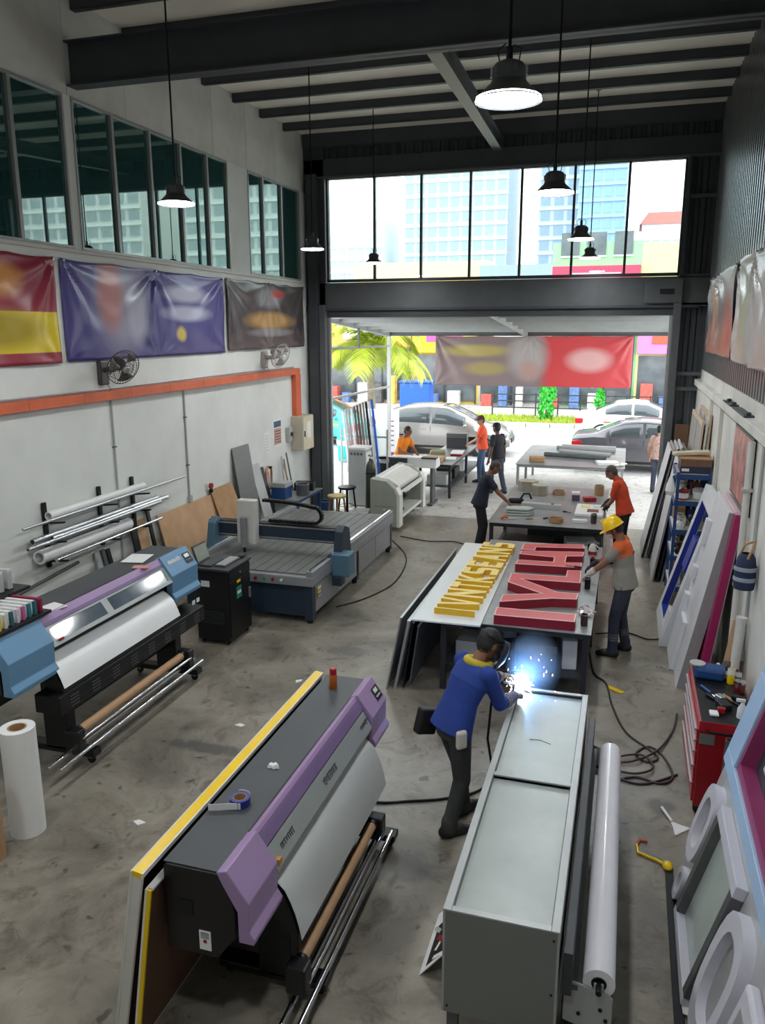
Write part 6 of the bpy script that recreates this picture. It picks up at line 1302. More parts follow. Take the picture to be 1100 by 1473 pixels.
cord('coiled_cable', 'loosely coiled brown cable on the floor beside the tool chest', [(0.72, 8.3, rz_), (0.66, 7.9, rz_), (0.5, 7.42, 0.03), (0.28, 7.15, 0.03), (0.12, 7.1, rz_), (0.1, 6.98, rz_), (0.3, 6.93, 0.03), (0.45, 7.08, 0.03), (0.36, 7.28, 0.03), (0.16, 7.2, 0.03), (0.04, 7.05, rz_), (0.12, 6.86, rz_), (0.36, 6.8, rz_), (0.66, 7.05, rz_)], 0.011, pm('brown_cable', rgb(62, 48, 48)))
cord('router_cable', 'dark cable looping across the floor from the router', [(-3.9, 10.4, rz_), (-3.6, 10.9, rz_), (-3.4, 11.8, rz_), (-3.6, 13.2, rz_), (-4.2, 14.3, rz_)], 0.010, M_rubber)
cord('floor_cable', 'dark cable trailing past the helmeted worker to the sign frame', [(-0.2, 10.4, rz_), (0.2, 10.55, rz_), (0.45, 10.4, rz_), (0.62, 10.45, rz_)], 0.009, M_rubber)
cord('floor_cable', 'dark cable lying between the laminator and the letter table', [(-4.1, 14.6, rz_), (-3.5, 14.4, rz_), (-3.0, 14.5, rz_), (-2.6, 14.2, rz_)], 0.009, M_rubber)
t = thing('scraper', 'white plastic scraper on the floor by the tool chest', 'scraper', (0.62, 6.22, 0), 0.6)
MB().prism([(-0.09, -0.09), (0.09, -0.05), (0.03, 0.03), (0.0, 0.1), (-0.03, 0.02)], 0, 0.012, 'z').build('blade', M_white, t); MB().cyl((0.0, 0.07, 0.015), (0.04, 0.26, 0.02), 0.013, 10).build('handle', M_white, t, smooth=40)
t = thing('cable_tie_loop', 'yellow strap with orange tip lying on the floor near the big sign', 'strap', (0.36, 5.78, 0))
MB().tube([(-0.06, 0.1, 0.012), (-0.05, 0.0, 0.012), (0.08, -0.05, 0.012), (0.15, -0.1, 0.015)], 0.012, 7).build('strap', M_yellow, t, smooth=50); MB().tube([(-0.06, 0.1, 0.012), (-0.04, 0.16, 0.012), (0.02, 0.17, 0.012)], 0.013, 7).build('tip', pm('orange_tip', rgb(190, 90, 66), 0.5), t, smooth=50); MB().ball((0.16, -0.12, 0.028), (0.04, 0.055, 0.026), 12).build('knob', M_yellow, t, smooth=60)
tag(MB().bar((0, 0, 0.008), (0.17, -0.12, 0.008), 0.07, 0.012).build('yellow_rag', M_yellow, loc=(0.0, 8.78, 0), bevel=0.004), 'small yellow rag on the floor near the welded box', 'rag')
for k, (x, y, lab) in enumerate(((-3.62, 6.75, 'white paper scrap on the floor between the plotters'), (-3.45, 7.9, 'tiny white paper scrap beyond the blue plotter take up bars'), (0.58, 4.3, 'white paper tube scrap on the dark batten'), (-3.65, 5.0, 'tiny white fleck of paper on the floor near the media roll'))):
    tag(MB().prism([(-0.05, -0.02), (0.03, -0.03), (0.06, 0.01), (-0.01, 0.035)], 0.0, 0.008, 'z').build('paper_scrap', M_white, loc=(x, y, 0.022 if k == 2 else 0.0), rot=(0, 0, k)), lab, 'paper scrap')
# ================================================================== CLUTTER ON TABLES
def block(name, label, cat, loc, s, mat, rz=0.0, bevel=0.006, group=None, lid=None):
    q = thing(name, label, cat, loc, rz, group)
    MB().box(-s[0]/2, s[0]/2, -s[1]/2, s[1]/2, 0, s[2]).build('body', mat, q, bevel=bevel)
    if lid: MB().box(-s[0]/2-0.004, s[0]/2+0.004, -s[1]/2-0.004, s[1]/2+0.004, s[2]*0.72, s[2]+0.006).build('lid', lid, q, bevel=bevel)
    return q
def pot(name, label, cat, loc, r, h, mat, rim=None):
    q = thing(name, label, cat, loc); MB().lathe([(0, 0), (r*0.92, 0), (r, h*0.1), (r, h), (r*0.9, h), (r*0.88, h*0.3), (0, h*0.3)], n=20).build('body', mat, q, smooth=40)
    MB().lathe([(r, h*0.92), (r*1.05, h*0.95), (r*1.05, h*1.02), (r*0.9, h*1.0)], n=20).build('rim', rim or M_alu, q, smooth=40); return q
# letter table
pot('paint_can', 'dark brown paint can on the near right corner of the letter table', 'can', (-0.29, 8.42, TZ), 0.038, 0.13, pm('brown_can', rgb(72, 52, 48), 0.4, 0.2))
q = thing('crumpled_film', 'crumpled clear pinkish film on the letter table edge', 'film', (-0.29, 8.80, TZ)); rr = random.Random(8); b = MB()
for k in range(14):
    c = Vector((rr.uniform(-.08, .06), rr.uniform(-.12, .12), 0.03)); b.add([c+Vector((rr.uniform(-.06, .06), rr.uniform(-.06, .06), rr.uniform(-.03, .05))) for _ in range(4)], [(0, 1, 2, 3)])
b.build('film', pm('pinkish_film', rgb(226, 214, 216), 0.2, 0, 0.1), q)
pot('glue_pot', 'dark glue pot by the helmeted worker hand', 'pot', (-0.32, 9.72, TZ), 0.035, 0.14, M_blackm)
q = thing('router_tool', 'hand trimmer tool with round base on the letter table', 'tool', (-0.30, 10.55, TZ)); MB().cyl((0, 0, 0), (0, 0, 0.02), 0.06, 18).build('base', M_black, q, smooth=40); MB().cyl((0, 0, 0.02), (0, 0, 0.16), 0.035, 16).build('motor', M_blackm, q, smooth=40); MB().cyl((0, 0, 0.16), (0, 0, 0.19), 0.02, 12).build('cap', M_red, q, smooth=40)
q = thing('water_jug', 'squat cream jug with handle at the far right of the letter table', 'jug', (-0.33, 11.3, TZ)); MB().lathe([(0, 0), (0.055, 0), (0.06, 0.08), (0.04, 0.14), (0.025, 0.16), (0, 0.16)], n=18).build('body', M_offwhite, q, smooth=40); MB().tube([(0.05, 0, 0.05), (0.1, 0, 0.09), (0.04, 0, 0.15)], 0.01, 6).build('handle', M_offwhite, q); MB().lathe([(0.061, 0.01), (0.062, 0.06)], n=18).build('label', M_red, q)
block('tool_case', 'open black tool case at the far corner of the letter table', 'case', (-0.33, 11.6, TZ), (0.16, 0.14, 0.1), M_black)
# under the letter table: offcuts, letters, bucket
uz = 0.301
for k, (x, y, s, m_, lab) in enumerate(((-1.45, 8.6, (0.5, 0.4, 0.22), M_lgrey, 'grey plastic crate under the near end of the letter table'), (-0.8, 8.55, (0.45, 0.5, 0.3), M_blue, 'blue crate under the near end of the letter table'), (-0.45, 8.6, (0.16, 0.3, 0.34), M_white, 'white canister under the letter table near the leg'),
                                  (-1.2, 9.6, (0.9, 0.8, 0.16), M_offwhite, 'stack of pale offcuts under the middle of the letter table'), (-0.7, 10.8, (0.7, 0.8, 0.2), M_black, 'black crate under the far end of the letter table'))):
    block('storage_crate', lab, 'crate', (x, y, uz), s, m_, 0.08*k, 0.01, 'crates under the letter table', M_steel2 if k % 2 else None)
for k, (x0, w_, m_, lab) in enumerate(((-2.42, 0.03, M_alu, 'long aluminium channel leaning along the left side of the letter table'), (-2.34, 0.05, M_sgrey, 'grey panel leaning on the left side of the letter table'), (-2.25, 0.03, M_black, 'black panel leaning closest to the letter table'), (-2.19, 0.03, M_steel2, 'dark grey strip board leaning closest to the table legs'))):
    t = thing('leaning_board', lab, 'panel', (x0, 8.0+0.05*k, 0), 0, 'panels leaning on the letter table'); t.rotation_euler = (0, R(11 if k < 2 else 8), 0)
    MB().box(0, w_*0.6, 0, 3.0-0.1*k, 0, 0.88-0.05*k).build('board', m_, t, bevel=0.003); MB().box(-0.004, w_*0.6+0.004, 0, 3.0-0.1*k, 0.88-0.05*k, 0.90-0.05*k).build('top_edge', M_alu if k < 2 else m_, t)
# middle table
q = thing('letter_shell', 'stacked pale green letter shells by the navy shirt worker', 'letter shell', (-1.65, 13.55, TZ), 0.15)
for k in range(3): MB().prism([(-0.24, -0.10), (0.14, -0.13), (0.24, 0.0), (0.14, 0.13), (-0.24, 0.10)], 0.004+k*0.045, 0.036+k*0.045, 'z').build('shell', pm('pale_green_shell', rgb(176, 186, 178), 0.45), q, bevel=0.006)
q = thing('letter_shell', 'long pale grey tray behind the letter shells', 'tray', (-1.35, 14.15, TZ), -0.1); MB().box(-0.35, 0.35, -0.07, 0.07, 0, 0.09).build('tray', M_lgrey, q, bevel=0.006); MB().cyl((0.2, 0, 0.09), (0.2, 0, 0.1), 0.03, 14).build('plug', M_steel2, q, smooth=40)
for k, (x, y, lab) in enumerate(((-1.78, 15.75, 'grey hexagonal card box at the far left of the middle table'), (-1.5, 15.35, 'smaller hexagonal card box in front of the other'))):
    q = thing('hex_box', lab, 'box', (x, y, TZ), 0.4*k); r_ = (0.20, 0.16)[k]; MB().prism([(r_*math.cos(a*PI/3), r_*math.sin(a*PI/3)) for a in range(6)], 0, 0.18, 'z').build('body', pm('grey_card', rgb(150, 144, 128), 0.7, 0, 0.1), q, bevel=0.004); MB().prism([(r_*1.03*math.cos(a*PI/3), r_*1.03*math.sin(a*PI/3)) for a in range(6)], 0.18, 0.2, 'z').build('lid', pm('grey_card_lid', rgb(176, 170, 152), 0.7), q)
pot('round_tin', 'low round brown tin near the hexagonal boxes', 'tin', (-1.15, 15.5, TZ), 0.12, 0.08, M_wood)
pot('tape_ring', 'large brown tape ring at the near edge of the middle table', 'tape', (-1.0, 13.15, TZ), 0.115, 0.08, M_wood, M_card)
q = thing('hand_grinder', 'black sander in the navy shirt worker hands', 'sander', (-1.95, 14.35, TZ), 0.2); MB().box(-0.02, 0.26, -0.06, 0.06, 0.02, 0.11).build('body', M_blackm, q, bevel=0.03); MB().tube([(0.2, 0, 0.1), (0.26, 0, 0.2), (0.36, 0, 0.2), (0.40, 0, 0.1)], 0.02, 8).build('handle', M_black, q, smooth=50); MB().box(0.0, 0.24, -0.05, 0.05, 0, 0.02).build('sole', M_card, q)
q = thing('orange_clamp', 'orange spring clamp at the near left of the middle table', 'clamp', (-1.85, 13.12, TZ), 0.5); MB().tube([(-0.06, 0, 0.02), (0, 0.03, 0.05), (0.07, 0, 0.03)], 0.022, 8).build('jaw', pm('orange_plastic', rgb(206, 92, 44), 0.5), q, smooth=50); MB().bar((0.05, -0.02, 0.015), (0.2, -0.06, 0.015), 0.05, 0.02).build('handle', M_lgrey, q)
hand_tool('spatula', 'short wooden handled spatula beside the orange clamp', (-1.5, 13.2, TZ), 0.5, 0.26, M_wood, M_offwhite)
hand_tool('marker_pen', 'black marker pen in the middle of the middle table', (-0.95, 13.95, TZ), -0.4, 0.16, M_black, M_black)
hand_tool('glue_gun', 'small black glue gun beside the tape ring', (-1.22, 13.3, TZ), 0.9, 0.2, M_black, M_blackm)
q = thing('paint_tray', 'white tray with yellow and brown patches before the orange polo worker', 'tray', (-0.50, 14.1, TZ)); MB().box(-0.24, 0.24, -0.42, 0.42, 0, 0.05).build('tray', M_white, q, bevel=0.01)
for x, y, m_, s_ in ((-0.08, 0.2, pm('pale_yellow', rgb(236, 220, 120), 0.5), 0.08), (0.06, -0.12, pm('brown_patch', rgb(110, 60, 56), 0.5), 0.1), (0.12, 0.2, M_offwhite, 0.07)): MB().prism([(x-s_, y-s_*1.2), (x+s_, y-s_*1.2), (x+s_*0.9, y+s_), (x-s_, y+s_*1.1)], 0.05, 0.056, 'z').build('patch', m_, q)
pot('dark_mug', 'dark brown mug at the near right of the middle table', 'mug', (-0.40, 13.25, TZ), 0.05, 0.16, pm('mug_brown', rgb(70, 56, 50), 0.4))
block('letter_piece', 'white letter piece lying by the dark mug', 'piece', (-0.62, 13.25, TZ), (0.24, 0.1, 0.05), M_white, 0.1); block('red_box', 'small red box beyond the white tray', 'box', (-0.55, 15.0, TZ), (0.22, 0.16, 0.08), M_red, 0.3)
block('dark_box', 'purple and white carton at the back of the middle table', 'box', (-0.8, 15.0, TZ), (0.14, 0.12, 0.16), pm('purple_box', rgb(84, 66, 92), 0.5), 0.1, lid=M_white)
pot('paint_can', 'open tan paint can beside the orange polo worker', 'can', (-0.40, 15.6, TZ), 0.09, 0.2, M_wood, M_alu)
pot('bucket', 'grey green plastic bucket between the middle and forecourt tables', 'bucket', (-1.55, 17.3, 0), 0.17, 0.42, pm('grey_green_bucket', rgb(120, 128, 118), 0.5))
block('dark_sack', 'dark brown sack between the middle and forecourt tables', 'sack', (-0.95, 17.2, 0), (0.5, 0.5, 0.45), pm('brown_sack', rgb(70, 54, 50), 0.8, 0, 0.2), 0.2, 0.12)
for k, (x, y, s, m_, lab) in enumerate(((-1.5, 13.5, (0.9, 0.6, 0.12), M_black, 'flat black panels stacked under the middle table'), (-1.1, 14.4, (1.0, 0.6, 0.2), M_steel2, 'grey offcuts stacked under the middle table'), (-0.6, 13.4, (0.5, 0.4, 0.2), M_lgrey, 'pale grey crate under the middle table'), (-0.5, 15.2, (0.3, 0.8, 0.22), M_black, 'black case under the far right of the middle table'))):
    block('stored_panels', lab, 'panels', (x, y, 0.321), s, m_, 0.1*k, 0.01, 'things stored under the middle table')
# forecourt table
for k, (x0, y0, x1, y1, r_, m_, lab) in enumerate(((-1.9, 20.2, -0.4, 19.9, 0.06, M_steel2, 'dark grey pipe lying across the forecourt table'), (-1.6, 21.0, -0.3, 20.6, 0.05, M_lgrey, 'pale grey pipe behind the dark pipe on the forecourt table'), (-1.7, 21.5, -0.2, 21.2, 0.055, M_sgrey, 'grey pipe third in the row on the forecourt table'), (-1.6, 21.9, -0.2, 21.8, 0.05, M_lgrey, 'pale pipe at the far edge of the forecourt table'))):
    q = thing('plastic_pipe', lab, 'pipe', (x0, y0, TZ-0.008+r_*1.08), 0, 'pipes on the forecourt table'); d = Vector((x1-x0, y1-y0, 0)); MB().pipe((0, 0, 0), d, r_, r_*0.75, 16).build('pipe', m_, q, smooth=40); MB().pipe(d*0.985, d*1.0, r_*1.08, r_*0.75, 16).build('end_collar', m_, q, smooth=40)
block('brown_parcel', 'brown parcel with dark strap on the forecourt table', 'parcel', (-2.0, 19.4, TZ-0.01), (0.36, 0.25, 0.12), M_wood, 0.2, 0.02, lid=M_card); block('white_carton', 'white letter shells on the right of the forecourt table', 'letter shell', (-0.35, 19.5, TZ-0.01), (0.5, 0.4, 0.06), M_white, 0.2)
# forecourt bench on the left
bz = 0.83
block('speaker_box', 'dark grey box with a strap on the forecourt bench', 'box', (-4.35, 21.2, bz), (0.55, 0.35, 0.40), M_steel, 0.05, 0.01, lid=M_steel2); block('black_case', 'long black case at the far end of the forecourt bench', 'case', (-4.35, 22.2, bz), (0.7, 0.3, 0.2), M_blackm)
block('card_tray', 'tan card tray at the near end of the forecourt bench', 'tray', (-4.45, 18.9, bz), (0.45, 0.5, 0.1), M_card); block('red_toolbox', 'flat red and white tool tray on the forecourt bench', 'tray', (-4.1, 20.0, bz), (0.3, 0.6, 0.07), M_red, 0.1, lid=M_white); block('paper_stack', 'white paper stack at the bench edge', 'paper', (-4.1, 19.2, bz), (0.25, 0.35, 0.04), M_paper, 0.1)
block('green_bag', 'dull green cloth bag on the forecourt bench', 'bag', (-4.55, 19.7, bz), (0.4, 0.4, 0.14), pm('olive_cloth', rgb(128, 132, 100), 0.8), 0.2, 0.05)
for k, (y, m_, lab) in enumerate(((18.9, M_lgrey, 'grey case on the lower shelf of the forecourt bench'), (19.9, M_black, 'black machine on the lower shelf of the forecourt bench'), (21.0, M_offwhite, 'cream carton on the lower shelf of the forecourt bench'))): block('shelf_box', lab, 'box', (-4.32, y, 0.27), (0.5, 0.6, 0.25), m_, 0, 0.02)
# bench by the left wall
wz = 0.74
block('tool_box', 'blue open fronted tool box on the wall bench', 'tool box', (-6.42, 14.15, wz), (0.3, 0.34, 0.32), M_blue, 0, 0.01, lid=M_lgrey)
pot('grey_pail', 'grey metal pail on the wall bench', 'pail', (-6.12, 14.5, wz), 0.13, 0.24, M_steel2); block('drill_case', 'black drill case at the far end of the wall bench', 'case', (-6.3, 15.05, wz), (0.4, 0.3, 0.16), M_black, 0.2)
for k, (y, h, m_, lab) in enumerate(((14.5, 1.0, M_alu, 'thin metal rod leaning behind the wall bench'), (14.7, 0.9, M_wood, 'wooden stick leaning behind the wall bench'), (14.9, 1.05, M_steel2, 'dark angle iron leaning behind the wall bench'), (14.8, 0.8, M_lgrey, 'pale conduit offcut leaning behind the wall bench'))): tag(MB().bar((0, 0, 0), (-0.12, 0.12-0.08*k, h*0.75), 0.03, 0.02).build('leaning_rod', m_, loc=(-6.5, y, wz)), lab, 'rod')
q = thing('hose_coil', 'copper coloured hose looped on a hook above the wall bench', 'hose', (XL+0.03, 14.05, 1.36)); MB().tube([(0.03+0.01*math.sin(3*a), 0.14*math.sin(a), -0.22+0.22*math.cos(a)) for a in [2*PI*i/24 for i in range(25)]], 0.022, 8).build('loop', pm('copper_hose', rgb(176, 110, 76), 0.4, 0.3), q, smooth=50); MB().box(0, 0.1, -0.02, 0.02, -0.02, 0.02).build('hook', M_blackm, q)
q = thing('fire_valve', 'small red and dark valve hanging on the left wall above the plywood', 'valve', (XL, 11.75, 1.42)); MB().lathe([(0, 0), (0.05, 0), (0.05, 0.04), (0, 0.04)], (0.05, 0, 0.0), 14, (1, 0, 0)).build('wheel', M_red, q, smooth=40); MB().ball((0.05, 0.03, -0.09), 0.04, 12).build('knob', M_blackm, q, smooth=50); MB().tube([(0.03, 0, -0.1), (0.03, 0.01, -0.4), (0.04, 0.02, -0.75)], 0.006, 6).build('cord', M_rubber, q)
# cylinder, locker, stools, bins near the left jamb
q = thing('gas_cylinder', 'dark green gas cylinder standing near the laminator', 'gas cylinder', (-5.35, 16.55, 0))
MB().lathe([(0, 0), (0.11, 0), (0.12, 0.02), (0.12, 0.95), (0.105, 1.06), (0.06, 1.14), (0.035, 1.16), (0.035, 1.2)], n=24).build('tank', pm('army_green', rgb(62, 70, 60), 0.4, 0.1, 0.08), q, smooth=40); MB().cyl((0, 0, 1.2), (0, 0, 1.28), 0.02, 12).box(-0.03, 0.03, -0.012, 0.012, 1.25, 1.27).build('valve', M_chrome, q, smooth=40)
MB().lathe([(0.121, 0.86), (0.122, 0.88), (0.121, 0.9)], n=24).build('band', M_black, q, smooth=40); MB().ball((0.07, -0.06, 1.22), (0.035, 0.02, 0.035), 10).build('gauge', M_white, q, smooth=50)
q = thing('steel_locker', 'narrow grey steel locker by the left jamb', 'locker', (-6.05, 17.05, 0)); MB().box(0, 0.42, 0, 0.45, 0.0, 1.30).build('body', M_lgrey, q, bevel=0.01); MB().box(-0.01, 0.43, -0.01, 0.46, 1.30, 1.36).build('top', M_white, q, bevel=0.01)
for k in range(3): d_ = MB().box(0.42, 0.435, 0.02, 0.43, 1.26-0.3*(k+1)-0.02, 1.24-0.3*k).build('drawer', M_white, q, bevel=0.005); MB().box(0.435, 0.45, 0.15, 0.3, 1.14-0.3*k, 1.17-0.3*k).build('handle', M_steel2, d_)
for k in range(4): MB().box(0.06+k*0.08, 0.11+k*0.08, -0.004, 0, 1.18, 1.24).build('vent', M_steel2, q)
def stool(label, loc, h, seat, r_):
    q = thing('stool', label, 'stool', loc); MB().lathe([(0, h-0.05), (r_*0.95, h-0.05), (r_, h-0.03), (r_, h-0.005), (r_*0.9, h), (0, h)], n=22).build('seat', seat, q, smooth=40)
    for k in range(4): a = k*PI/2+0.4; MB().bar((r_*0.7*math.cos(a), r_*0.7*math.sin(a), h-0.05), (r_*1.0*math.cos(a), r_*1.0*math.sin(a), 0), 0.03, 0.03).build('leg', M_blackm if seat is M_black else M_wood, q)
    MB().lathe([(r_*0.86, h*0.3), (r_*0.89, h*0.31), (r_*0.86, h*0.32)], n=22).build('foot_ring', M_blackm, q); return q
stool('black topped round stool by the grey locker', (-5.78, 16.2, 0), 0.62, M_black, 0.2); stool('pale yellow wooden stool next to the wall bench', (-5.74, 15.45, 0), 0.58, pm('pale_yellow_wood', rgb(214, 190, 130), 0.5), 0.2)
pot('dark_bin', 'dark dustbin behind the gas cylinder', 'bin', (-5.65, 18.6, -0.015), 0.26, 0.9, M_black); pot('blue_pail', 'small blue pail beside the black stool', 'pail', (-6.25, 16.05, 0), 0.12, 0.3, M_blue)
block('tool_crate', 'black tool crate on the floor beside the gas cylinder', 'crate', (-5.25, 15.55, 0), (0.36, 0.45, 0.25), M_black, 0.2, 0.02, lid=M_lgrey); block('white_tub', 'low white tub on the floor by the black stool', 'tub', (-5.45, 14.85, 0), (0.4, 0.35, 0.2), M_white, 0.1, 0.03)
# aluminium profiles leaning on the left jamb
rr = random.Random(6); cols = [('white', M_white), ('pale grey', M_lgrey), ('silver', M_alu), ('white', M_white), ('dark grey', M_steel2), ('maroon', pm('maroon_profile', rgb(96, 62, 60), 0.5)), ('brown', pm('brown_profile', rgb(122, 96, 82), 0.5)), ('silver', M_alu), ('black', M_black), ('white', M_white), ('royal blue', pm('royal_blue_tube', rgb(40, 96, 200), 0.4))]
for k, (cn, m_) in enumerate(cols):
    x = -6.15+k*0.075; h = 2.15+0.03*k
    q = thing('metal_profile', '%s profile length leaning at the left jamb, %s' % (cn, ['outermost against the column', 'next to the outermost', 'third out from the column', 'between silver and dark lengths', 'beside the maroon length', 'between grey and brown', 'beside the second silver length', 'between brown and black', 'next to the last white', 'beside the blue tube', 'last in the row'][k]), 'profile', (x, 17.62, -0.01), 0, 'profiles leaning at the left jamb')
    q.rotation_euler = (R(-3), R(-7), 0); MB().box(-0.025, 0.025, -0.02, 0.02, 0, h).build('length', m_, q, bevel=0.003); MB().box(-0.028, 0.028, -0.023, 0.023, h-0.03, h).build('end_cap', M_alu, q)
q = thing('profile_rack', 'grey tube rack holding the leaning profiles', 'rack', (-6.5, 17.75, -0.015))
for x in (0, 1.15): MB().box(x-0.02, x+0.02, 0.10, 0.14, 0, 1.7).build('post', M_lgrey, q)
for z in (0.9, 1.5): MB().box(0, 1.15, 0.09, 0.13, z, z+0.04).build('rail', M_lgrey, q)
# ================================================================== PEOPLE
def ik(a, c, l1, l2, hint):
    a, c, hint = Vector(a), Vector(c), Vector(hint); d = c-a; D = d.length
    if D > (l1+l2)*0.995: c = a+d.normalized()*(l1+l2)*0.995; d = c-a; D = d.length
    x = (l1*l1-l2*l2+D*D)/(2*D); h = math.sqrt(max(0, l1*l1-x*x)); n = d/D; hp = (hint-n*hint.dot(n)).normalized()
    return a+n*x+hp*h, c
class Prims:
    def __init__(s): s.mb = MB(); s.pts = []; s.tags = []
    def _add(s, b, tg):
        s.mb.add(b.v, b.f); s.pts += b.v; s.tags += [tg]*len(b.v)
    def cone(s, p0, p1, r0, r1, tg, n=14):
        """rounded cone"""
        p0, p1 = Vector(p0), Vector(p1); d = p1-p0; L = max(d.length, 1e-4); prof = []
        for k in range(1, 4): a = PI/2*(1-k/4); prof.append((r0*math.cos(a), -r0*math.sin(a)))
        m = max(2, int(L/0.022))
        for k in range(m+1): prof.append((r0+(r1-r0)*k/m, L*k/m))
        for k in range(1, 4): a = PI/2*k/4; prof.append((r1*math.cos(a), L+r1*math.sin(a)))
        s._add(MB().lathe(prof, p0, n, d, True), tg)
    def ell(s, c, r, tg, M=None, n=16): s._add(MB().ball(c, r, n, M), tg)
    def loft(s, rings, tg, n=30):
        """rings of (centre, side axis, forward axis, half side, half forward)"""
        b = MB(); vs = []; dense = []
        for (c0, s0, f0, a0, e0), (c1, s1, f1, a1, e1) in zip(rings[:-1], rings[1:]):
            m = max(1, int((Vector(c1)-Vector(c0)).length/0.018))
            for i in range(m): q = i/m; dense.append((Vector(c0).lerp(Vector(c1), q), s0, Vector(f0).lerp(Vector(f1), q), a0+(a1-a0)*q, e0+(e1-e0)*q))
        rings = dense+[rings[-1]]
        for c, sx, fx, a, e in rings:
            for i in range(n): t = 2*PI*i/n; vs.append(Vector(c)+Vector(sx)*a*math.cos(t)+Vector(fx)*e*math.sin(t))
        m = len(rings); fs = [(k*n+i, k*n+(i+1) % n, (k+1)*n+(i+1) % n, (k+1)*n+i) for k in range(m-1) for i in range(n)]+[tuple(reversed(range(n))), tuple(range((m-1)*n, m*n))]
        b.add(vs, fs); s._add(b, tg)
def person(label, loc, face, mats, lean=8, hip=0.0, hands=((0.35, 0.2, 1.0), (0.35, -0.2, 1.0)), feet=((0.05, 0.12), (-0.05, -0.12)), head=(15, 0), h=1.70, sleeve='short', voxel=0.011, yoke=None, collar=None, gloves=(None, None), curl=0.5, bald=False, palm=(0, 0, -1), elbow=None, stripe=False, group=None, gaunt=0.07):
    """mats: skin, shirt, trousers, shoes, hair (+ extra tags). Local x forward, y left, z up."""
    t = thing('person', label, 'person', (loc[0], loc[1], loc[2] if len(loc) > 2 else 0.0), R(face), group)
    s = h/1.70; P = Prims(); V = Vector; LF = V((0, 1, 0))
    tags = ['skin', 'shirt', 'trousers', 'shoes', 'hair']+[k for k in mats if k not in ('skin', 'shirt', 'trousers', 'shoes', 'hair')]
    l1, l2 = R(lean), R(lean*1.35); u1 = V((math.sin(l1), 0, math.cos(l1))); u2 = V((math.sin(l2), 0, math.cos(l2))); f1 = V((math.cos(l1), 0, -math.sin(l1))); f2 = V((math.cos(l2), 0, -math.sin(l2)))
    pel = V((hip, 0, 0.950*s-0.03*abs(math.sin(l1))*s)); mid = pel+u1*0.225*s; top = mid+u2*0.272*s
    def ring(c, f, a, e): return (c, LF, f, a*s, e*s)
    P.loft([ring(pel-V((0, 0, 0.11*s)), V((1, 0, 0)), 0.160, 0.120), ring(pel-V((0, 0, 0.04*s)), V((1, 0, 0)), 0.162, 0.120), ring(pel+u1*0.02*s, f1, 0.140, 0.10)], 'trousers')
    P.loft([ring(pel-u1*0.07*s, f1, 0.200, 0.156), ring(pel+u1*0.05*s, f1, 0.180, 0.136), ring(mid-u1*0.04*s, f1, 0.162, 0.118), ring(mid+u2*0.07*s, f2, 0.176, 0.126), ring(mid+u2*0.12*s, f2, 0.184, 0.124)], 'shirt')
    P.loft([ring(mid+u2*0.10*s, f2, 0.188, 0.130), ring(mid+u2*0.20*s, f2, 0.182, 0.112), ring(mid+u2*0.255*s, f2, 0.135, 0.088), ring(top, f2, 0.070, 0.066)], yoke or 'shirt')
    hp, hy = R(head[0]), R(head[1]); hf = V((math.cos(hp)*math.cos(hy), math.cos(hp)*math.sin(hy), -math.sin(hp))); hl = V((-math.sin(hy), math.cos(hy), 0)); hu = hf.cross(hl)
    nd = (u2*0.75+hu*0.5).normalized(); ne = top+nd*0.085*s; hc = ne+hu*0.085*s+hf*0.028*s
    P.cone(top-u2*0.03*s, ne+hu*0.02, 0.056*s, 0.052*s, 'skin')
    if collar: P.cone(top-u2*0.012*s, top+nd*0.02*s, 0.074*s, 0.066*s, collar)
    HM = Matrix((hf, hl, hu)).transposed()
    def hp_(x, y, z): return hc+(hf*x+hl*y+hu*z)*s
    P.ell(hc, (0.094*s, 0.075*s, 0.105*s), 'skin', HM, 24); P.ell(hp_(0.022, 0, -0.055), (0.068*s, 0.056*s, 0.062*s), 'skin', HM)
    P.cone(hp_(0.085, 0, 0.015), hp_(0.104, 0, -0.022), 0.010*s, 0.015*s, 'skin', 8)
    for q in (-1, 1):
        P.ell(hp_(-0.004, q*0.075, -0.008), (0.020*s, 0.011*s, 0.030*s), 'skin', HM, 10); P.ell(hp_(0.078, q*0.031, 0.012), (0.012*s, 0.013*s, 0.008*s), 'hair', HM, 8); P.ell(hp_(0.080, q*0.032, 0.032), (0.013*s, 0.018*s, 0.005*s), 'hair', HM, 8)
    P.ell(hp_(0.082, 0, -0.058), (0.010*s, 0.022*s, 0.007*s), 'lips' if 'lips' in mats else 'skin', HM, 8)
    if not bald: P.ell(hp_(-0.022, 0, 0.034), (0.094*s, 0.085*s, 0.090*s), 'hair', HM, 24); P.ell(hp_(-0.045, 0, -0.010), (0.064*s, 0.081*s, 0.075*s), 'hair', HM, 24)
    frames = {'head': (hc, HM), 'top': (top, u2, f2), 'pel': pel}
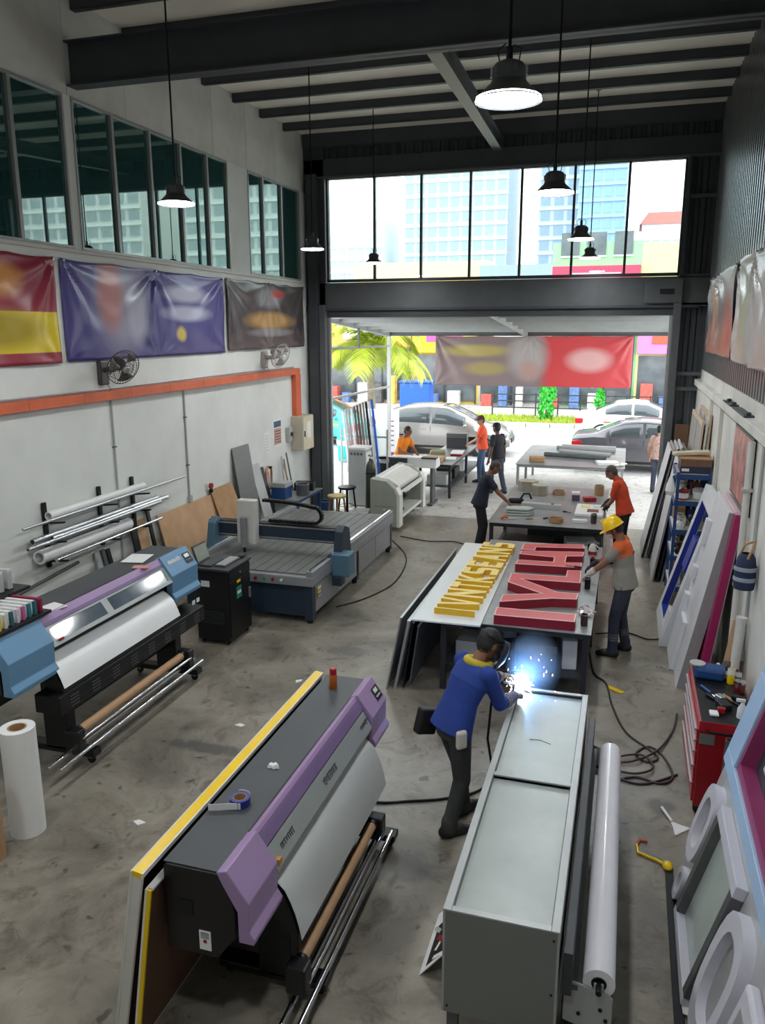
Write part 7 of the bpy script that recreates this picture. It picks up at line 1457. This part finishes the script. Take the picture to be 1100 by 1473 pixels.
    for q, tgt, gl in ((1, hands[0], gloves[0]), (-1, hands[1], gloves[1])):
        sh = mid+u2*0.225*s+LF*q*0.178*s; hint = V(elbow) if elbow else V((-0.5, q*0.7, -0.6)); hint = V((hint.x, q*abs(hint.y), hint.z))
        wr_d = V(tgt); el, wr = ik(sh, wr_d, 0.29*s, 0.25*s, hint)
        sk = gl or 'skin'; P.ell(sh+LF*q*-0.012*s, (0.070*s, 0.066*s, 0.074*s), yoke or 'shirt', None, 20)
        if sleeve == 'short':
            e2 = sh.lerp(el, 0.62); P.cone(sh.lerp(el, 0.12), e2, 0.063*s, 0.064*s, 'shirt'); P.cone(sh.lerp(el, 0.4), el, 0.050*s, 0.042*s, 'skin'); P.cone(el, wr, 0.043*s, 0.029*s, 'skin')
        else:
            P.cone(sh, el, 0.068*s, 0.056*s, 'shirt'); P.cone(el, wr, 0.056*s, 0.044*s, 'shirt')
        fd = (wr-el).normalized(); pn = V(palm); pn = (pn-fd*pn.dot(fd)).normalized(); sd = pn.cross(fd)*q      # sd points to the thumb side
        if gl: P.cone(wr-fd*gaunt*s, wr, (0.048 if sleeve == 'short' else 0.060)*s, 0.040*s, gl)
        PM = Matrix((fd, sd, pn)).transposed(); P.ell(wr+fd*0.050*s, (0.054*s, 0.042*s, 0.018*s), sk, PM, 12)
        for k in range(4):
            lat = (-0.030+0.020*k)*s; ln = (0.030, 0.037, 0.040, 0.035)[k]*s; b0 = wr+fd*0.088*s+sd*lat; a1 = curl*0.8; a2 = curl*1.9
            b1 = b0+(fd*math.cos(a1)+pn*math.sin(a1))*ln; b2 = b1+(fd*math.cos(a2)+pn*math.sin(a2))*ln*0.85; P.cone(b0, b1, 0.0095*s, 0.009*s, sk, 8); P.cone(b1, b2, 0.009*s, 0.0078*s, sk, 8)
        b0 = wr+fd*0.035*s+sd*0.036*s; b1 = b0+(fd*0.6+sd*0.65+pn*0.35).normalized()*0.038*s; b2 = b1+(fd*0.85+sd*0.1+pn*0.5).normalized()*0.030*s; P.cone(b0, b1, 0.012*s, 0.0105*s, sk, 8); P.cone(b1, b2, 0.0105*s, 0.009*s, sk, 8)
        frames['hand%+d' % q] = (wr, fd)
    for q, ft in ((1, feet[0]), (-1, feet[1])):
        hj = pel+V((0, q*0.088*s, -0.05*s)); an = V((ft[0], ft[1], 0.085*s)); kn, an = ik(hj, an, 0.41*s, 0.41*s, V((1, q*0.12, 0)))
        P.cone(hj, kn, 0.094*s, 0.068*s, 'trousers'); P.cone(kn, an+V((0, 0, 0.0)), 0.069*s, 0.058*s, 'trousers'); P.cone(an+V((0, 0, 0.05)), an-V((0, 0, 0.02)), 0.060*s, 0.062*s, 'trousers')
        if stripe: P.cone(kn.lerp(an, 0.55), kn.lerp(an, 0.60), 0.066*s, 0.066*s, 'stripe')
        sp_ = V((1, q*0.16, 0)).normalized(); g0 = V((an.x, an.y, 0.047*s)); P.cone(g0-sp_*0.04*s, g0+sp_*0.10*s, 0.047*s, 0.046*s, 'shoes'); P.cone(g0+sp_*0.08*s-V((0, 0, 0.008)), g0+sp_*0.165*s-V((0, 0, 0.012*s)), 0.042*s, 0.034*s, 'shoes')
    o = P.mb.build('body_source', M_black); rm = o.modifiers.new('r', 'REMESH'); rm.mode = 'VOXEL'; rm.voxel_size = voxel; sm = o.modifiers.new('s', 'SMOOTH'); sm.factor = 0.5; sm.iterations = 3
    bpy.context.view_layer.update(); me = bpy.data.meshes.new_from_object(o.evaluated_get(bpy.context.evaluated_depsgraph_get())); bpy.data.objects.remove(o)
    kd = kdtree.KDTree(len(P.pts))
    for i, p in enumerate(P.pts): kd.insert(Vector(p), i)
    kd.balance(); me.materials.clear(); use = [k for k in tags if k in mats]
    for k in use: me.materials.append(mats[k])
    for v in me.vertices:
        if v.co.z < 0.004: v.co.z = 0.002
    for pl in me.polygons:
        pl.material_index = use.index(P.tags[kd.find(pl.center)[1]]) ; pl.use_smooth = True
    bo = bpy.data.objects.new('body', me); COL.objects.link(bo); bo.parent = t
    frames['s'] = s
    return t, frames
def headgear(name, t, fr, build, mat, smooth=40, bevel=0):
    hc, HM = fr['head']; b = MB(); build(b); b.v = [tuple(hc+HM @ Vector(v)) for v in b.v]; return b.build(name, mat, t, smooth=smooth, bevel=bevel)

SK1 = pm('skin_brown', rgb(140, 98, 74), 0.5, 0, 0.06, 8); SK2 = pm('skin_tan', rgb(184, 138, 110), 0.5, 0, 0.06, 8); SK3 = pm('skin_dark', rgb(96, 68, 54), 0.5, 0, 0.06, 8)
HB = pm('black_hair', rgb(28, 26, 26), 0.6, 0, 0.2, 30); HG = pm('grey_hair', rgb(70, 66, 62), 0.7, 0, 0.3, 30)
LIP = pm('lip', rgb(130, 84, 74), 0.5); SHOE = pm('black_boot', rgb(30, 29, 30), 0.6, 0, 0.1)
def cloth(n, c, var=0.16, scale=5): return pm(n, c, 0.85, 0, var, scale, 0.12)
C_blue = cloth('blue_jacket', rgb(34, 62, 140)); C_dgrey = cloth('dark_grey_trousers', rgb(62, 64, 64)); C_grey = cloth('grey_work_shirt', rgb(146, 144, 134)); C_or = cloth('orange_yoke', rgb(226, 104, 46)); C_navy = cloth('navy_trousers', rgb(50, 56, 72)); C_polo = cloth('orange_red_polo', rgb(206, 72, 38)); C_blk = cloth('black_cloth', rgb(30, 31, 36)); C_nav = cloth('navy_tee', rgb(30, 36, 52)); C_jean = cloth('blue_jeans', rgb(70, 92, 120)); C_or2 = cloth('bright_orange_tee', rgb(232, 132, 24)); C_or3 = cloth('coral_polo', rgb(232, 88, 52)); C_djean = cloth('dark_jeans', rgb(70, 76, 92)); C_pat = pm('patterned_blouse', rgb(196, 160, 146), 0.8, 0, 0.6, 26); G_wh = cloth('white_glove', rgb(206, 202, 194)); G_gr = cloth('grey_glove', rgb(168, 156, 140)); G_bk = cloth('black_glove', rgb(40, 40, 44)); C_yel = cloth('yellow_hood', rgb(196, 178, 60))

# welder
t, fr = person('person in blue jacket and lifted welding mask bending over the steel box', (-1.10, 5.74), 46, dict(skin=SK1, shirt=C_blue, trousers=C_dgrey, shoes=SHOE, hair=HB, glove=G_gr, lips=LIP), lean=22, hip=-0.08, hands=((0.52, 0.20, 1.13), (0.47, -0.06, 1.07)), feet=((0.12, 0.12), (-0.16, -0.08)), head=(30, -2), h=1.74, sleeve='long', voxel=0.0095, gloves=('glove', 'glove'), curl=0.75, elbow=(-0.6, 0.45, -0.7), gaunt=0.15)
def visor(b):
    n = 14; vs = []
    for k in range(9):
        z = 0.07-0.235*k/8; r = 0.118+0.022*math.sin(PI*k/8)
        for i in range(n+1): a = R(-88+176*i/n); vs.append((0.035+r*math.cos(a)*(1.05 if k < 6 else 1.05-0.06*(k-5)), 0.98*r*math.sin(a), z))
    b.add(vs, [(k*(n+1)+i, k*(n+1)+i+1, (k+1)*(n+1)+i+1, (k+1)*(n+1)+i) for k in range(8) for i in range(n)])
o = headgear('welding_mask', t, fr, visor, pm('dark_blue_mask', rgb(38, 50, 66), 0.3, 0, 0.06), 60); o.modifiers.new('thick', 'SOLIDIFY').thickness = 0.004
headgear('mask_window', t, fr, lambda b: b.box(0.160, 0.172, -0.055, 0.055, -0.01, 0.045), pm('green_lens', rgb(30, 60, 44), 0.1), 40)
headgear('head_band', t, fr, lambda b: b.lathe([(0.100, 0.045), (0.104, 0.05), (0.104, 0.075), (0.100, 0.08)], (-0.008, 0, 0), 24), M_black)
top, u2, f2 = fr['top']; b = MB()
for k in range(25): a = 2*PI*k/24
b.tube([top+u2*(0.0+0.018*math.cos(a))+f2*(0.092*math.cos(a)+0.01)+Vector((0, 1, 0))*0.092*math.sin(a) for a in [2*PI*k/24 for k in range(25)]], 0.034, 10)
b.tube([top+f2*0.10+Vector((0, 0.02, 0)), top+f2*0.14-u2*0.08+Vector((0, 0.03, 0)), top+f2*0.145-u2*0.20+Vector((0, 0.02, 0))], [0.035, 0.05, 0.03], 10)
b.build('yellow_neck_cloth', C_yel, t, smooth=60)
pel = fr['pel']; q = MB().box(-0.10, 0.08, -0.045, 0.045, -0.20, 0.02).build('tool_pouch', pm('black_leather', rgb(30, 28, 28), 0.55), t, loc=pel+Vector((-0.08, 0.22, 0.02)), rot=(0, 0.25, 0), bevel=0.02)
MB().box(0.0, 0.09, -0.02, 0.03, -0.13, 0.02).build('hanging_glove', G_wh, t, loc=pel+Vector((-0.10, -0.20, 0.0)), bevel=0.02)
MB().tube([pel+Vector((0.135*math.cos(a)-0.0, 0.172*math.sin(a), 0.0)) for a in [2*PI*k/20 for k in range(21)]], 0.016, 6).build('belt', M_black, t)
# torch, weld light, sparks, smoke
W0 = Vector((-0.74, 6.33, 1.03))
tt = thing('welding_torch', 'black welding torch in the gloved hands of the welder', 'torch', tuple(W0))
MB().cyl((-0.02, -0.05, 0.03), (-0.10, -0.19, 0.10), 0.014, 10).build('handle', M_black, tt, smooth=40); MB().cyl((0, -0.004, 0.006), (-0.02, -0.05, 0.03), 0.006, 8).build('electrode', M_alu, tt, smooth=40)
MB().tube([(-0.10, -0.19, 0.10), (-0.17, -0.26, 0.02), (-0.20, -0.25, -0.4), (-0.16, -0.10, -0.85), (-0.12, 0.1, -1.0), (-0.1, 0.3, -1.0)], 0.011, 7).build('lead', M_rubber, tt, smooth=50)
M_arc = pm('welding_arc', (0.86, 0.92, 1.0, 1), 0.5, 0, 0, emit=70.0)
ar = thing('welding_arc', 'white hot welding arc at the corner of the steel box', 'welding arc', tuple(W0)); MB().ball((0, 0, 0.004), 0.016, 12).build('arc_point', M_arc, ar, smooth=60)
rr = random.Random(17); sk = MB(); sk2 = MB()
for k in range(150):
    d = Vector((rr.gauss(0.15, 1), rr.gauss(0.1, 1), rr.gauss(0.35, 0.8))).normalized(); r0 = rr.uniform(0.02, 0.10); r1 = r0+rr.uniform(0.008, 0.05); g_ = -0.5*r1*r1; (sk if k % 3 else sk2).tube([d*r0, d*r1+Vector((0, 0, g_))], 0.0009, 4)
for k in range(26): p = Vector((rr.uniform(-.1, .35), rr.uniform(-.25, .3), rr.uniform(-.1, .25))); sk2.tube([p, p+Vector((rr.uniform(-.01, .01), rr.uniform(-.01, .01), rr.uniform(-.03, .0)))], 0.0013, 4)
o = sk.build('sparks', pm('spark_white', (1, 0.86, 0.7, 1), 0.5, 0, 0, emit=26), ar); o['kind'] = 'stuff'
o = sk2.build('sparks', pm('spark_orange', (1, 0.5, 0.25, 1), 0.5, 0, 0, emit=16), ar); o['kind'] = 'stuff'
wl_ = bpy.data.lights.new('weld_light', 'POINT'); wl_.energy = 15; wl_.color = (0.12, 0.42, 1.0); wl_.shadow_soft_size = 0.02; wo = bpy.data.objects.new('weld_light', wl_); COL.objects.link(wo); wo.location = W0+Vector((0.03, 0.03, 0.05))
ms = bpy.data.materials.new('welding_smoke'); ms.use_nodes = True; nt = ms.node_tree; nt.nodes.clear(); out = nt.nodes.new('ShaderNodeOutputMaterial'); vol = nt.nodes.new('ShaderNodeVolumeScatter'); vol.inputs['Color'].default_value = (0.75, 0.88, 1.0, 1)
tc = nt.nodes.new('ShaderNodeTexCoord'); ns = nt.nodes.new('ShaderNodeTexNoise'); ns.inputs['Scale'].default_value = 7; gr = nt.nodes.new('ShaderNodeTexGradient'); gr.gradient_type = 'SPHERICAL'; mp = nt.nodes.new('ShaderNodeMapping'); mp.inputs['Scale'].default_value = (4.0, 4.0, 3.2)
nt.links.new(tc.outputs['Object'], mp.inputs[0]); nt.links.new(mp.outputs[0], gr.inputs[0]); nt.links.new(tc.outputs['Object'], ns.inputs['Vector']); m1 = nt.nodes.new('ShaderNodeMath'); m1.operation = 'MULTIPLY'; nt.links.new(gr.outputs[1], m1.inputs[0]); nt.links.new(ns.outputs['Fac'], m1.inputs[1]); m2 = nt.nodes.new('ShaderNodeMath'); m2.operation = 'MULTIPLY'; m2.inputs[1].default_value = 6.0; nt.links.new(m1.outputs[0], m2.inputs[0]); nt.links.new(m2.outputs[0], vol.inputs['Density']); nt.links.new(vol.outputs[0], out.inputs['Volume'])
o = MB().ball((0, 0, 0), (0.25, 0.25, 0.31), 16).build('smoke', ms, None, loc=W0+Vector((0.12, 0.12, 0.16))); o['kind'] = 'stuff'; o['label'] = 'blue lit welding smoke above the arc'; o['category'] = 'smoke'

# helmeted worker
t, fr = person('person in yellow hard hat and grey shirt with orange shoulders at the letter table', (0.10, 9.82), 172, dict(skin=SK1, shirt=C_grey, trousers=C_navy, shoes=SHOE, hair=HB, yoke=C_or, gw=G_wh, gb=G_bk, stripe=cloth('grey_stripe', rgb(110, 112, 112)), lips=LIP), lean=7, hip=-0.02, hands=((0.40, 0.06, 1.02), (0.42, -0.26, 1.04)), feet=((0.06, 0.13), (-0.06, -0.13)), head=(32, 0), h=1.74, voxel=0.0095, yoke='yoke', gloves=('gw', 'gb'), curl=0.55, stripe=True)
def hat(b): b.lathe([(0.0, 0.155), (0.04, 0.152), (0.08, 0.135), (0.11, 0.10), (0.122, 0.055), (0.126, 0.03), (0.135, 0.022), (0.132, 0.016), (0.118, 0.02)], (-0.004, 0, 0.0), 28); b.prism([(0.10, -0.10), (0.165, -0.065), (0.185, 0), (0.165, 0.065), (0.10, 0.10)], 0.014, 0.024, 'z'); b.box(-0.10, 0.10, -0.012, 0.012, 0.10, 0.158)
M_hat = pm('yellow_hard_hat', rgb(246, 204, 16), 0.3, 0, 0.04); o = headgear('hard_hat', t, fr, hat, M_hat, 35)
headgear('chin_strap', t, fr, lambda b: b.tube([(0.03, 0.082, 0.02), (0.02, 0.076, -0.06), (0.045, 0.0, -0.125), (0.02, -0.076, -0.06), (0.03, -0.082, 0.02)], 0.006, 6), M_black)
headgear('face_mask', t, fr, lambda b: b.ball((0.058, 0, -0.055), (0.052, 0.056, 0.045), 12), M_offwhite, 60)
lg = MB(); top, u2, f2 = fr['top']
for k in range(2):
    for j in range(5-k*2): c = top-u2*(0.16+0.03*k)-f2*(0.128-0.012*k)+Vector((0, -0.05+0.024*j, 0)); lg.box(c.x-0.004, c.x+0.004, c.y-0.008, c.y+0.008, c.z-0.010, c.z+0.010)
lg.build('back_print', C_dgrey, t)
hand_tool('trowel', 'small black trowel held over the red letters', (-0.42, 10.08, 1.0), 3.0, 0.2, M_black, M_blackm)

# orange polo worker
t, fr = person('person in orange red polo and dark trousers bending at the middle table', (0.08, 13.98), 172, dict(skin=SK1, shirt=C_polo, trousers=C_blk, shoes=SHOE, hair=HG, glove=G_bk, lips=LIP), lean=14, hip=0.0, hands=((0.32, -0.02, 0.95), (0.36, -0.28, 0.98)), feet=((0.03, 0.13), (-0.08, -0.13)), head=(38, 0), h=1.74, voxel=0.0105, collar='shirt', gloves=('glove', 'glove'), curl=0.5)
# navy tee worker
t, fr = person('person in navy tee and dark trousers sanding at the middle table', (-2.42, 13.92), 12, dict(skin=SK1, shirt=C_nav, trousers=C_blk, shoes=SHOE, hair=pm('brown_hair', rgb(66, 50, 40), 0.6, 0, 0.2, 30), lips=LIP), lean=14, hip=0.0, hands=((0.46, 0.22, 0.98), (0.50, -0.16, 0.98)), feet=((0.05, 0.12), (-0.05, -0.13)), head=(38, -5), h=1.74, voxel=0.0105, curl=0.6)
# coral polo with cap
t, fr = person('person in coral orange polo blue jeans and dark cap by the forecourt bench', (-3.58, 20.75), 186, dict(skin=SK2, shirt=C_or3, trousers=C_jean, shoes=SHOE, hair=HB, lips=LIP), lean=2, hip=0.0, hands=((0.34, 0.08, 1.05), (0.32, -0.14, 1.02)), feet=((0.05, 0.11), (-0.05, -0.11)), head=(8, 25), h=1.74, voxel=0.012, collar='shirt')
def cap(b): b.lathe([(0, 0.14), (0.05, 0.132), (0.088, 0.10), (0.102, 0.05), (0.102, 0.035)], (-0.012, 0, 0), 22); b.prism([(0.06, -0.07), (0.15, -0.05), (0.168, 0), (0.15, 0.05), (0.06, 0.07)], 0.036, 0.046, 'z')
o = headgear('cap', t, fr, cap, cloth('maroon_cap', rgb(86, 44, 44)), 40)
# dark figure
t, fr = person('person in black tee and grey jeans walking across the forecourt', (-2.95, 19.35), 150, dict(skin=SK3, shirt=C_blk, trousers=C_djean, shoes=SHOE, hair=HB, lips=SK3), lean=3, hip=0.0, hands=((0.06, 0.28, 0.86), (0.02, -0.28, 0.86)), feet=((0.14, 0.09), (-0.16, -0.09)), head=(5, 0), h=1.72, voxel=0.012, palm=(0, 1, 0), elbow=(-0.8, 0.2, 0))
o = headgear('cap', t, fr, cap, C_blk, 40)
# bright orange tee
t, fr = person('person in bright orange tee and blue jeans leaning over the vinyl cutter', (-5.22, 18.55), -18, dict(skin=SK1, shirt=C_or2, trousers=C_jean, shoes=SHOE, hair=HB, lips=LIP), lean=15, hip=-0.02, hands=((0.46, 0.10, 1.0), (0.40, -0.22, 1.08)), feet=((0.05, 0.12), (-0.08, -0.12)), head=(18, 10), h=1.72, voxel=0.012)
# patterned blouse
t, fr = person('person in patterned pink blouse and dark jeans standing beyond the right jamb', (0.82, 20.5), 65, dict(skin=SK2, shirt=C_pat, trousers=C_djean, shoes=SHOE, hair=HB, lips=LIP), lean=2, hip=0.0, hands=((0.1, 0.26, 0.86), (0.22, -0.1, 1.05)), feet=((0.05, 0.10), (-0.05, -0.10)), head=(5, 20), h=1.66, voxel=0.012, palm=(0, 1, 0))
# pair of work gloves left on the forecourt table
for k in range(2):
    q = thing('work_glove', ['white work glove lying on the forecourt table', 'second white work glove overlapping the first on the forecourt table'][k], 'glove', (-0.15+0.12*k, 19.15+0.12*k, TZ), 0.5+0.7*k); b = MB().ball((0, 0, 0.03), (0.10, 0.06, 0.03), 12); b.v = [tuple(v) for v in b.v]
    for j in range(4): b.tube([(0.07, -0.045+0.03*j, 0.03), (0.13, -0.055+0.037*j, 0.04), (0.18, -0.06+0.04*j, 0.03)], 0.015, 7)
    b.tube([(0.02, 0.05, 0.03), (0.06, 0.10, 0.03), (0.10, 0.11, 0.03)], 0.016, 7).build('glove', G_wh, q, smooth=60)
